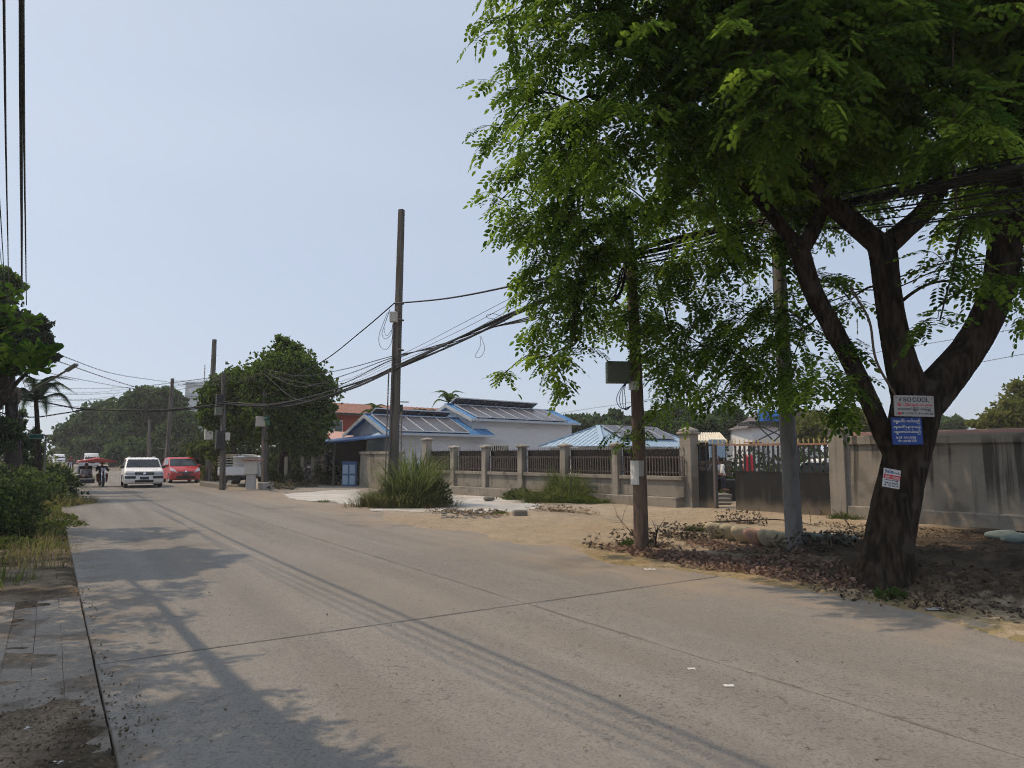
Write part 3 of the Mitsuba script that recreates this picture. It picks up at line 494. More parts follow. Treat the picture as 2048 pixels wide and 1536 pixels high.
put('forecourt_concrete', sheet(COURT, 0, .022, .36, .3, 5), 'pale_concrete', label='pale worn concrete forecourt left of the tall pole', kind='structure')
tag('roadside_slab', 'worn grey brown concrete slab beside the left edge of the road', kind='structure')
for i in range(18):          # strips of the slab between shallow grooves
    n1 = .380 - i * .20; n0 = n1 - .1980
    put('strip', sheet([rd(n0, 4.6)[:2], rd(n1, 4.6)[:2], rd(n1, 9.75 + .02 * i)[:2], rd(n0, 9.75 + .02 * i)[:2]], 0, -.026 - .004 * (i * 7 % 3), .006, .3, 11 + i), 'slab_concrete', 'roadside_slab')

# ================================================================== FENCE, GATE, WALL on the right
FD = np.array([.667, -.744, 0.]); FD /= np.linalg.norm(FD)
FN = np.array([FD[1], -FD[0], 0.])              # towards the road
if FN @ np.array([-1, -1, 0]) < 0:
    FN = -FN
FO = np.array([-3.31, 30.5, 0.])
def fp(s, off=0.0, z=0.0):
    return FO + FD * s + FN * off + np.array([0, 0, z])
fence = thing('boundary_fence', 'stained concrete boundary fence with dark picket bays and square capped pillars', 'fence')
sp = [-.6, 1.40, 3.48, 5.61, 7.83, 10.18, 12.62]
S0, S1 = sp[0], sp[-1]
m = MB(); m.chbox(fp((S0 + S1) / 2, .10, .10), (S1 - S0, .42, .52), .02, FD[:2])
put('plinth', m, 'plaster', fence)
for i, s in enumerate(sp[:-1]):
    tall = i == 0
    w, h = (.30, 2.28) if tall else (.25, 1.92)
    m = MB(); m.chbox(fp(s, .07, h / 2), (w, w + .02, h), .012, FD[:2])
    k = put('pillar', m, 'plaster_pillar', fence)
    m = MB(); m.chbox(fp(s, .07, h + .035), (w + .14, w + .16, .07), .015, FD[:2])
    c0 = fp(s, .07, h + .07); hw = w / 2 + .05
    cor = [c0 + FD * a * hw + FN * b * hw for a, b in ((-1, -1), (1, -1), (1, 1), (-1, 1))]
    m.add(cor + [c0 + np.array([0, 0, .07])], [[0, 1, 4], [1, 2, 4], [2, 3, 4], [3, 0, 4]])
    put('cap', m, 'plaster_pillar', k)
for i in range(len(sp) - 1):
    a = sp[i] + .14; b = sp[i + 1] - (.14 if i < len(sp) - 2 else -.10)
    L, c = b - a, (a + b) / 2
    m = MB(); m.box(fp(c, 0, .62), (L, .14, .50), FD[:2])
    put('wall_panel', m, 'plaster', fence)
    m = MB(); m.chbox(fp(c, .03, .93), (L, .26, .12), .012, FD[:2])
    put('ledge', m, 'plaster', fence)
    m = MB(); nc = int(L / .09)                                      # ribbed backing sheet
    xs = np.linspace(a, b, nc * 2 + 1)
    for j in range(len(xs) - 1):
        o0, o1 = -.075 + .018 * (j % 2), -.075 + .018 * ((j + 1) % 2)
        m.quad(fp(xs[j], o0, .98), fp(xs[j + 1], o1, .98), fp(xs[j + 1], o1, 1.80 + .02 * ((j + 1) % 2)), fp(xs[j], o0, 1.80 + .02 * (j % 2)))
    put('backing_sheet', m, 'brown_sheet', fence)
    for zz in (1.10, 1.56):
        m = MB(); m.box(fp(c, .0, zz), (L, .03, .035), FD[:2]); put('rail', m, 'picket_iron', fence)
    npk = int(L / .105)
    for j in range(npk):
        s = a + (j + .5) * L / npk
        m = MB(); m.box(fp(s, .035, 1.30), (.024, .024, .60), FD[:2])
        put('picket', m, 'picket_iron', fence)
    npk2 = int(L / .11)
    m = MB()
    for j in range(npk2):
        s = a + (j + .5) * L / npk2
        q = fp(s, -.03, 1.80)
        m.add([q + FD * .02, q - FD * .02, q + np.array([0, 0, .12])], [[0, 1, 2], [0, 2, 1]])
    put('spike_row', m, 'black_iron', fence, kind='stuff')

# ------------------------------------------------------------------ gate between two big pillars
GA, GB = np.array([5.55, 21.2, 0]), np.array([8.42, 18.25, 0])
GD = (GB - GA) / np.linalg.norm(GB - GA)
GN = np.array([GD[1], -GD[0], 0]); GN = GN if GN @ np.array([-1, -1, 0]) > 0 else -GN
GL = np.linalg.norm(GB - GA)
def gp(s, off=0.0, z=0.0):
    return GA + GD * s + GN * off + np.array([0, 0, z])
for lab, s in (('tall concrete gate pillar at the left end of the grey gate', -.14), ('tall concrete gate pillar at the right end of the grey gate', GL + .17)):
    k = thing('gate_pillar', lab, 'pillar')
    m = MB(); m.chbox(gp(s, .1, 1.1), (.40, .44, 2.3), .015, GD[:2]); put('shaft', m, 'plaster_pillar', k)
    m = MB(); m.chbox(gp(s, .1, 2.29), (.52, .56, .08), .02, GD[:2]); m.chbox(gp(s, .1, 2.36), (.44, .48, .07), .02, GD[:2])
    c0 = gp(s, .1, 2.39)
    cor = [c0 + GD * a * .21 + GN * b * .23 for a, b in ((-1, -1), (1, -1), (1, 1), (-1, 1))]
    m.add(cor + [c0 + np.array([0, 0, .12])], [[0, 1, 4], [1, 2, 4], [2, 3, 4], [3, 0, 4]])
    put('cap', m, 'plaster_pillar', k)
def spear(m, q):
    up = np.array([0, 0, 1.])
    m.box(q + up * .03, (.02, .02, .06), GD[:2])
    m.add([q + up * .05 - GD * .032, q + up * .075 + GN * .008, q + up * .05 + GD * .032, q + up * .15, q + up * .075 - GN * .008], [[0, 1, 3], [1, 2, 3], [2, 4, 3], [4, 0, 3]])
def gate_leaf(key, a, b, rail_mat, z0=.05, off=0.0, np_=None):
    L, c = b - a, (a + b) / 2
    m = MB(); m.box(gp(c, off, (z0 + 1.13) / 2), (L, .035, 1.13 - z0), GD[:2]); put('sheet_panel', m, 'gate_paint', key)
    m = MB(); m.box(gp(c, off, 1.92), (L + .02, .07, .055), GD[:2]); put('top_rail', m, rail_mat, key)
    m = MB(); m.box(gp(c, off + .003, 1.15), (L, .05, .04), GD[:2]); put('mid_rail', m, 'gate_paint', key)
    k = np_ or int(L / .135)
    for j in range(k):
        s = a + .03 + (L - .06) * j / (k - 1)
        m = MB(); m.box(gp(s, off, 1.53), (.05, .045, .73), GD[:2]); put('bar', m, 'black_iron', key)
        m = MB(); spear(m, gp(s, off, 1.945)); put('finial', m, 'gold_paint', key)
sd = 1.02
wk = thing('wicket_gate', 'narrow dark metal gate leaf beside the left gate pillar, left of the opening', 'gate')
gate_leaf(wk, .10, .62, 'gate_paint', off=-.02)
m = MB(); m.box(gp(.66, .02, 1.0), (.07, .07, 1.86), GD[:2]); put('jamb_post', m, 'picket_iron', wk)
lg = thing('sliding_gate', 'wide dark grey metal sliding gate with bars and gold spear tips', 'gate')
gate_leaf(lg, 1.30, GL - .06, 'copper_rail')
m = MB(); m.box(gp(.72, .03, 1.0), (.05, .05, 1.85), GD[:2]); put('stile', m, 'black_iron', lg)
m = MB(); m.box(gp(.98, -.02, 1.935), (.62, .05, .04), GD[:2]); put('lintel_bar', m, 'copper_rail', lg)
for j in range(4):
    m = MB(); spear(m, gp(.78 + .14 * j, -.02, 1.955)); put('finial', m, 'gold_paint', lg)
m = MB(); m.box(gp(GL * .5 + .7, .10, .03), (GL - 1.0, .06, .05), GD[:2]); put('track', m, 'picket_iron', lg)
m = MB(); v, f = lathe([(0, -.03), (.09, -.03), (.09, .03), (0, .03)], 14, axis='y'); m.add(place(v, gp(GL - .45, .12, .12), math.degrees(math.atan2(GD[1], GD[0]))), f); put('wheel', m, 'picket_iron', lg)

# ------------------------------------------------------------------ the wall right of the gate
WA = np.array([8.62, 17.75, 0]); WD = np.array([.60, -.80, 0.]); WN = np.array([-.80, -.60, 0.])
def wp(s, off=0.0, z=0.0):
    return WA + WD * s + WN * off + np.array([0, 0, z])
wl = thing('boundary_wall', 'stained grey plastered boundary wall with a heavy coping, right of the gate behind the tree', 'wall')
WL = 11.0
m = MB(); m.box(wp(WL / 2, 0, .95), (WL, .2, 2.1), WD[:2]); put('body', m, 'plaster', wl)
m = MB(); m.chbox(wp(WL / 2, .06, .08), (WL + .01, .46, .56), .02, WD[:2]); put('plinth', m, 'plaster', wl)
m = MB(); m.chbox(wp(WL / 2, .02, 1.99), (WL + .015, .34, .22), .015, WD[:2]); put('coping', m, 'plaster', wl)
m = MB(); m.chbox(wp(WL / 2, -.12, 2.15), (WL, .14, .09), .01, WD[:2]); put('tile_cap', m, 'pink_coping', wl)
m = MB(); m.box(wp(1.9, -.14, 2.4), (.02, .02, .5), WD[:2]); put('rod', m, 'picket_iron', wl)

# ------------------------------------------------------------------ the shorter wall left of the fence, seen end on behind the grass
cw = thing('corner_wall', 'grey concrete wall with a flat coping left of the tall grass clump', 'wall')
ca, cb = at(722, 976), at(800, 985)
cd = (cb - ca) / np.linalg.norm(cb - ca); L = np.linalg.norm(cb - ca)
m = MB(); m.box((ca + cb) / 2 + [0, 0, .82], (L, .18, 1.74), cd[:2]); put('body', m, 'plaster', cw)
m = MB(); m.chbox((ca + cb) / 2 + [0, 0, 1.75], (L + .12, .34, .12), .012, cd[:2]); put('coping', m, 'plaster', cw)

# ================================================================== POLES
def square_pole(label, p, top, w0, w1, m_, group=None, cat='pole', yaw=-33.5):
    k = thing('utility_pole', label, cat, group)
    a = np.array([math.cos(math.radians(yaw)), math.sin(math.radians(yaw)), 0]); b = np.array([-a[1], a[0], 0])
    V = []
    for c, w in ((np.asarray(p, float), w0), (np.asarray(top, float), w1)):
        ch = w * .16
        for s, t in ((1, 1 - 2 * ch / w), (1 - 2 * ch / w, 1), (-1 + 2 * ch / w, 1), (-1, 1 - 2 * ch / w), (-1, -1 + 2 * ch / w), (-1 + 2 * ch / w, -1), (1 - 2 * ch / w, -1), (1, -1 + 2 * ch / w)):
            V.append(c + a * s * w / 2 + b * t * w / 2)
    i = np.arange(8); j = (i + 1) % 8
    F = np.vstack([np.stack([i, j, j + 8], 1), np.stack([i, j + 8, i + 8], 1), [[8, 8 + q, 9 + q] for q in range(1, 7)]])
    put('shaft', (np.array(V), F), m_, k)
    return k
def round_pole(label, p, top, r0, r1, m_, bend=0.0, cat='pole'):
    k = thing('utility_pole', label, cat)
    t = np.linspace(0, 1, 12)[:, None]
    pts = np.asarray(p, float) * (1 - t) + np.asarray(top, float) * t
    pts[:, 0] += bend * np.sin(np.pi * t[:, 0])
    put('shaft', tube(pts, r0 + (r1 - r0) * t[:, 0], 20), m_, k, smooth=50)
    return k
def drop(p, z=-.15):
    return np.array([p[0], p[1], z])
PA0 = at(785, 1012); PA1 = aty(803, 420, PA0[1])
pole_a = square_pole('tall tapering square concrete pole standing in the tall grass clump', drop(PA0), PA1, .26, .185, 'pole_concrete', yaw=-20)
PB0 = at(1283, 1105); PB1 = aty(1258, 462, PB0[1])
pole_b = round_pole('rusty brown round pole with a green box, nearest pole left of the grey pole', drop(PB0), PB1, .128, .082, 'pole_rust', .03)
PC0 = at(1592, 1118); PC1 = aty(1552, 395, PC0[1])
pole_c = round_pole('thick grey steel pole between the brown pole and the tree', drop(PC0), PC1, .135, .10, 'pole_steel', -.02)
PE0 = at(445, 980); PE1 = aty(447, 745, PE0[1])
pole_e = square_pole('dark concrete pole crowded with cable boxes, beside the light truck', drop(PE0), PE1, .24, .17, 'pole_concrete')
PF0 = at(529, 977); PF1 = aty(530, 735, PF0[1])
pole_f = square_pole('pale grey square pole on a concrete foot, right of the light truck', drop(PF0), PF1, .30, .17, 'pole_concrete')
m = MB(); m.chbox(PF0 + np.array([0, 0, .12]), (.75, .6, .4), .03, (.834, .552)); put('foot', m, 'pale_concrete', pole_f)
m = MB(); m.box(aty(532, 840, PF0[1]) , (.285, .285, .5), (.834, .552)); put('band', m, 'teal_paint', pole_f)
m = MB(); m.chbox(aty(520, 843, PF0[1] - .2), (.42, .26, .5), .02, (.834, .552)); put('meter_box', m, 'box_pale', pole_f)
PD0 = at(416, 964); PD1 = aty(429, 679, PD0[1])
pole_d = square_pole('tall dark pole rising above the tree top near the red hatchback', drop(PD0), PD1, .36, .22, 'pole_concrete')
m = MB(); m.chbox(aty(417, 868, PD0[1] - .25), (.45, .28, .7), .02, (.834, .552)); put('meter_box', m, 'box_pale', pole_d)
PG0 = at(331, 955); PG1 = aty(345, 757, PG0[1])
pole_g = square_pole('slim concrete pole standing behind the white car', drop(PG0), PG1, .3, .2, 'pole_concrete')
PH = []
for u0, v0, u1, v1, lab in ((298, 941, 299, 838, 'far concrete pole above the roof of the white car'), (280, 938, 284, 862, 'far concrete pole left of the one above the white car'), (262, 935, 268, 880, 'farthest thin pole at the right road edge')):
    p = at(u0, v0); q = aty(u1, v1, p[1]); PH.append((p, q))
    square_pole(lab, drop(p), q, .34, .24, 'pole_concrete')
# pole A: cable duct down its left side, box, brackets
d_ = np.array([-.13, -.12, 0])
t = np.linspace(0, 1, 8)[:, None]
m = MB(); m.tube(drop(PA0, 0) * (1 - t) + aty(793, 640, PA0[1]) * t + d_ * (1 - .45 * t), .035, 8); m.tube(drop(PA0, 0) * (1 - t) + aty(790, 740, PA0[1]) * t + d_ * 1.15 * (1 - .35 * t) + [-.09, 0, 0], .022, 6)
put('cable_duct', m, 'picket_iron', pole_a, smooth=50)
bx = aty(787, 634, PA0[1] - .25)
m = MB(); m.chbox(bx, (.24, .2, .34), .015, (1, 0)); put('junction_box', m, 'box_pale', pole_a)
m = MB()
for zz in (607, 640, 700):
    c = aty(798, zz, PA0[1]); m.chbox(c, (.25, .25, .05), .01, (math.cos(math.radians(-20)), math.sin(math.radians(-20))))
put('strap', m, 'picket_iron', pole_a)
# boxes and wraps on pole B
gb = aty(1236, 745, PB0[1] - .12)
m = MB(); m.chbox(gb, (.40, .16, .37), .012, (1, .1)); k = put('service_box', m, 'box_green', pole_b)
m = MB(); m.chbox(gb + np.array([0, -.086, 0]), (.34, .012, .31), .004, (1, .1)); put('door', m, 'box_green', k)
def wrap(p0, p1, r, zc, h, a0, a1, m_, name, key):
    ang = np.radians(np.linspace(a0, a1, 14))
    V = []; t_ = (zc - p0[2]) / (p1[2] - p0[2])
    c = p0 + (p1 - p0) * t_
    for z in (-h / 2, h / 2):
        V += [[c[0] + r * math.cos(a), c[1] + r * math.sin(a), zc + z] for a in ang]
    i = np.arange(13)
    put(name, (np.array(V), np.stack([i, i + 1, i + 15, i + 14], 1)), m_, key, smooth=True)
zc = aty(1270, 945, PB0[1])[2]
wrap(drop(PB0), PB1, .128, zc, .40, 170, 265, 'paper_white', 'pasted_poster', pole_b)
wrap(drop(PB0), PB1, .127, zc + .07, .26, 266, 330, 'sign_grey', 'pasted_poster', pole_b)
wrap(drop(PB0), PB1, .113, aty(1265, 772, PB0[1])[2], .15, 190, 300, 'paper_white', 'pasted_poster', pole_b)
# boxes, tangles on pole E
for u, v, s, m_ in ((437, 820, (.3, .3, .5), 'box_green'), (455, 873, (.2, .2, .38), 'box_pale'), (441, 880, (.42, .35, .9), 'trim_black'), (440, 800, (.34, .3, .55), 'trim_black')):
    m = MB(); m.chbox(aty(u, v, PE0[1] - .15), s, .02, (.834, .552)); put('splice_box', m, m_, pole_e)

# ------------------------------------------------------------------ left pole with the lamp arm and its cable tangle
PL0 = rd(-1.4, 30.0); PL0 = at(36, 992); PL1 = aty(8, 590, PL0[1])
pole_l = square_pole('dark old pole wrapped in cable tangle at the left edge, carrying the lamp arm', drop(PL0), PL1, .46, .26, 'stump_dark')
m = MB(); m.chbox(aty(22, 792, PL0[1]), (.62, .5, .75), .12, (1, .2)); put('cable_bundle', m, 'dead_wood', pole_l)
m = MB(); m.chbox(aty(27, 880, PL0[1]), (.48, .45, 1.9), .1, (1, .2)); put('pole_jacket', m, 'stump_dark', pole_l)
for k in range(16):
    a = aty(8 + 30 * rng.random(), 775 + 25 * rng.random(), PL0[1] - .3); b = aty(5 + 36 * rng.random(), 830 + 70 * rng.random(), PL0[1] - .35)
    mid = (a + b) / 2 + rng.normal(0, .18, 3)
    put('loose_cable', tube(smooth_path([a, mid, b], 6), .012, 5), 'cable_black' if k % 3 else 'cable_grey', pole_l, smooth=True)
sl = thing('street_lamp', 'street lamp on a long slanted arm reaching over the road from the left pole', 'street lamp')
a, b = aty(40, 797, PL0[1]), aty(137, 739, PL0[1] - .6)
put('arm', tube([a, a * .5 + b * .5 + [0, 0, .02], b], [.05, .045, .04], 10), 'box_green', sl, smooth=50)
e = aty(153, 729, PL0[1] - .75); dr_ = (e - b) / np.linalg.norm(e - b)
m = MB(); m.beam(b - dr_ * .12, e, .16, .09); m.beam(b + dr_ * .25, e - dr_ * .04, .12, .12); put('lamp_head', m, 'pole_steel', sl)
# green finger sign on its own post
gs = thing('street_sign', 'green arrow shaped street name sign on a thin post at the left verge', 'sign')
g0 = at(86, 990); y_ = g0[1]
g1 = aty(92, 870, y_)
put('post', tube([drop(g0), g1], .035, 8), 'pole_steel', gs, smooth=50)
o = aty(73, 873, y_ - .05)
sg_poly = sg.Polygon([(-.32, 0), (-.23, .11), (.30, .11), (.30, -.11), (-.23, -.11)])
sm_ = trimesh.creation.extrude_polygon(sg_poly, .03, engine='earcut')
def upright(m_, o_, ax=(1, 0), tilt=0.0):
    """A flat mesh in xy set upright: its x along ax, its y up, its z towards the viewer side."""
    a = np.array([ax[0], ax[1], 0.]); a /= np.linalg.norm(a)
    n_ = np.array([a[1], -a[0], 0])
    v = np.array(m_.vertices)
    c, s = math.cos(tilt), math.sin(tilt)
    x, y = v[:, 0] * c - v[:, 1] * s, v[:, 0] * s + v[:, 1] * c
    return x[:, None] * a + y[:, None] * [0, 0, 1] + v[:, 2:3] * n_ + np.asarray(o_, float), m_.faces
sax = (1, .15)
put('blade', upright(sm_, o, sax), 'green_sign', gs)
brd = trimesh.creation.extrude_polygon(sg_poly.buffer(-.008).difference(sg_poly.buffer(-.022)), .003, engine='earcut')
n_ = np.array([sax[1], -sax[0], 0]) / math.hypot(*sax)
put('border', upright(brd, o + n_ * .031, sax), 'sign_white', gs)
for j, (dy, w) in enumerate(((.025, .34), (-.055, .26))):   # the two lines of lettering, far too small to read
    tx = meshkit.text_mesh('- - -- - --- --', .035, .002); s_ = w / np.ptp(tx.vertices[:, 0]); tx.vertices[:, 0] *= s_; tx.vertices[:, 0] += -.15 - tx.vertices[:, 0].min(); tx.vertices[:, 1] += dy
    put('lettering', upright(tx, o + n_ * .031, sax), 'sign_white', gs)
# ================================================================== LEAVES
def unit(v):
    return v / (np.linalg.norm(v, axis=-1, keepdims=True) + 1e-12)

def leaflet(length, width, fold=.18, droop=.12):
    """An oval leaflet along +x: six corners, four triangles, folded at the midrib."""
    x = np.array([0, .32, .70, 1.0, .70, .32]) * length
    y = np.array([0, 1, .80, 0, -.80, -1]) * width / 2
    z = np.abs(y) * fold - droop * (x / length) ** 2 * length
    return np.stack([x, y, z], 1), np.array([[0, 5, 1], [1, 5, 4], [1, 4, 2], [2, 4, 3]])

def pinnate(pairs=4, ll=.27, lw=.15, seed=0):
    """A compound leaf of unit length along +x with pairs of leaflets and one at its end."""
    r = np.random.default_rng(seed)
    V, F = [], []
    def add(o, ang, s, roll):
        v, f = leaflet(ll * s, lw * s)
        c, q = math.cos(roll), math.sin(roll)
        v = np.stack([v[:, 0], v[:, 1] * c - v[:, 2] * q, v[:, 1] * q + v[:, 2] * c], 1)
        c, q = math.cos(ang), math.sin(ang)
        v = np.stack([v[:, 0] * c - v[:, 1] * q, v[:, 0] * q + v[:, 1] * c, v[:, 2]], 1)
        F.append(f + sum(map(len, V))); V.append(v + o)
    for i in range(pairs):
        t = .25 + .68 * i / pairs
        z = -.16 * t * t
        for s in (-1, 1):
            add(np.array([t + .04 * s * r.random(), .012 * s, z]), s * r.uniform(.75, 1.2), r.uniform(.8, 1.1), s * r.uniform(-.5, .1))
    add(np.array([.93, 0, -.14]), r.uniform(-.2, .2), 1.05, r.uniform(-.3, .3))
    w = .006                                                        # the stalk
    F.append(np.array([[0, 1, 2]]) + sum(map(len, V))); V.append(np.array([[0, w, 0], [0, -w, 0], [.95, 0, -.14]]))
    return np.vstack(V), np.vstack(F)
PIN = [pinnate(4, seed=1), pinnate(5, .24, .135, 2), pinnate(3, .30, .17, 3), pinnate(4, .28, .15, 4)]

def rosette(k=5, seed=0, w=.55):
    """A tuft of k broad simple leaves around +x."""
    r = np.random.default_rng(seed)
    V, F = [], []
    for i in range(k):
        v, f = leaflet(1.0 * r.uniform(.7, 1.1), w, .25, .2)
        a, e = 2 * np.pi * i / k + r.uniform(-.4, .4), r.uniform(.35, 1.25)
        d = np.array([math.cos(e), math.sin(e) * math.cos(a), math.sin(e) * math.sin(a)])
        s = unit(np.cross(d, r.normal(size=3))); n = np.cross(d, s)
        F.append(f + sum(map(len, V))); V.append(v[:, :1] * d + v[:, 1:2] * s + v[:, 2:] * n)
    return np.vstack(V), np.vstack(F)
ROS = [rosette(5, s) for s in range(4)]
ROS3 = [rosette(3, s + 10, .5) for s in range(4)]
def obovate(k=7, seed=0):
    """A whorl of large leaves, broad towards the tip, at the end of a twig along +x."""
    r = np.random.default_rng(seed)
    V, F = [], []
    for i in range(k):
        L = r.uniform(.75, 1.1)
        x = np.array([0, .45, .75, .93, 1.0, .93, .75, .45]) * L
        y = np.array([0, .13, .25, .20, 0, -.20, -.25, -.13]) * L
        z = np.abs(y) * .2 - .18 * (x / L) ** 2 * L
        v = np.stack([x, y, z], 1)
        f = np.array([[0, 7, 1], [1, 7, 6], [1, 6, 2], [2, 6, 5], [2, 5, 3], [3, 5, 4]])
        a, e = 2 * np.pi * i / k + r.uniform(-.3, .3), r.uniform(.6, 1.35)
        d = np.array([math.cos(e), math.sin(e) * math.cos(a), math.sin(e) * math.sin(a)])
        up = np.array([.6, 0, .8]); s = unit(np.cross(up, d)); n = np.cross(d, s)
        F.append(f + sum(map(len, V))); V.append(v[:, :1] * d + v[:, 1:2] * s + v[:, 2:] * n)
    return np.vstack(V), np.vstack(F)
OBO = [obovate(7, s) for s in range(3)]

def scatter(tmpl, pos, d, up, scale, col, r):
    """Copies of the leaf templates: pos, direction, up hint, scale and colour per copy -> (v, f, c)."""
    pos = np.asarray(pos, float); n = len(pos)
    d = unit(d); s = unit(np.cross(up, d)); nn = np.cross(d, s)
    which = r.integers(0, len(tmpl), n)
    V, F, C, k = [], [], [], 0
    for i, (tv, tf) in enumerate(tmpl):
        m_ = np.nonzero(which == i)[0]
        if not len(m_):
            continue
        v = pos[m_, None] + scale[m_, None, None] * (tv[None, :, :1] * d[m_, None] + tv[None, :, 1:2] * s[m_, None] + tv[None, :, 2:] * nn[m_, None])
        F.append((tf[None] + (np.arange(len(m_)) * len(tv))[:, None, None]).reshape(-1, 3) + k)
        V.append(v.reshape(-1, 3)); C.append(np.repeat(col[m_], len(tv), 0)); k += len(m_) * len(tv)
    return np.vstack(V), np.vstack(F), np.vstack(C)

def mixcol(a, b, t):
    return np.asarray(a) * (1 - t[:, None]) + np.asarray(b) * t[:, None]

def put_leaves(name, parts, parent, mat_='leaf', **k):
    k0, V, F, C = 0, [], [], []
    for v, f, c in parts:
        V.append(v); F.append(f + k0); C.append(c); k0 += len(v)
    return put(name, (np.vstack(V), np.vstack(F)), mat_, parent, color=np.vstack(C), **k)

# ================================================================== THE BIG STREET TREE
R = np.random.default_rng(21)
tree = thing('street_tree', 'big leafy street tree with a forked dark trunk carrying shop signs, at the right', 'tree')
TY = 8.8
def tp(u, v, y=TY):
    return aty(u, v, y)
stems = {
    'base': [(tp(1768, 1185), .40), (tp(1772, 1130), .31), (tp(1793, 1000), .275), (tp(1815, 905), .275), (tp(1832, 815), .30)],
    'mid': [(tp(1832, 815), .27), (tp(1805, 735), .20), (tp(1780, 620), .165), (tp(1768, 520), .17), (tp(1762, 492), .17)],
    'mid_l': [(tp(1762, 492), .15), (tp(1712, 450), .14), (tp(1655, 400), .12), (tp(1600, 310, 8.7), .10), (tp(1545, 210, 8.5), .085), (tp(1480, 110, 8.3), .07), (tp(1400, 10, 8.1), .055)],
    'mid_r': [(tp(1768, 495), .15), (tp(1815, 455), .13), (tp(1855, 415), .125), (tp(1890, 340, 9.0), .11), (tp(1925, 210, 9.2), .09), (tp(1955, 60, 9.3), .08), (tp(1970, -120, 9.4), .06)],
    'right': [(tp(1850, 800), .27), (tp(1900, 745), .23), (tp(1955, 670), .20), (tp(1995, 580, 8.7), .195), (tp(2012, 470, 8.6), .195), (tp(2028, 330, 8.4), .19), (tp(2040, 180, 8.3), .18), (tp(2050, 20, 8.2), .16), (tp(2070, -180, 8.2), .12)],
    'low': [(tp(1812, 935), .15), (tp(1772, 880), .125), (tp(1738, 800), .115), (tp(1702, 725), .115), (tp(1662, 650), .12), (tp(1625, 580), .12), (tp(1600, 505), .13)],
    'low_a': [(tp(1600, 505), .11), (tp(1635, 440, 8.9), .10), (tp(1660, 340, 9.0), .085), (tp(1655, 230, 9.1), .07), (tp(1640, 100, 9.2), .055)],
    'low_b': [(tp(1600, 505), .10), (tp(1545, 430, 9.0), .085), (tp(1470, 350, 8.9), .07), (tp(1380, 280, 8.6), .06), (tp(1280, 230, 8.3), .05), (tp(1180, 190, 8.1), .036)],
    'arch': [(tp(1600, 310, 8.7), .085), (tp(1520, 260, 8.9), .075), (tp(1420, 240, 9.0), .062), (tp(1320, 160, 8.5), .05), (tp(1230, 60, 8.1), .038), (tp(1180, -20, 7.9), .03)],
}
segs, nodes = [], []
for nme, st in stems.items():
    q = smooth_path([[*p, r] for p, r in st], 3)
    for a, b in zip(q[:-1], q[1:]):
        segs.append((a[:3], max(a[3], .02), b[:3], max(b[3], .02)))
    if nme != 'base':
        nodes += [(p[:3], p[3]) for p in q[2:]]
for ang in (200, 260, 320, 30, 120):                                     # root flare
    a = math.radians(ang); b0 = stems['base'][0][0]
    segs.append((b0 + [0, 0, .34], .2, b0 + np.array([.42 * math.cos(a), .42 * math.sin(a), -.12]), .10))
trunk = bones(segs, .05, 8)
vn = trunk.vertex_normals
h = .6 * (meshkit.fbm(trunk.vertices * [6, 6, 2.0], 3, 4) - .5) + .5 * (meshkit.fbm(trunk.vertices * [17, 17, 3.0], 2, 6) - .5)
thick = np.clip((3.2 - trunk.vertices[:, 2]) / 3, .25, 1)
trunk.vertices += vn * (h * .075 * thick)[:, None]
put('trunk', trunk, 'bark', tree, smooth=True)

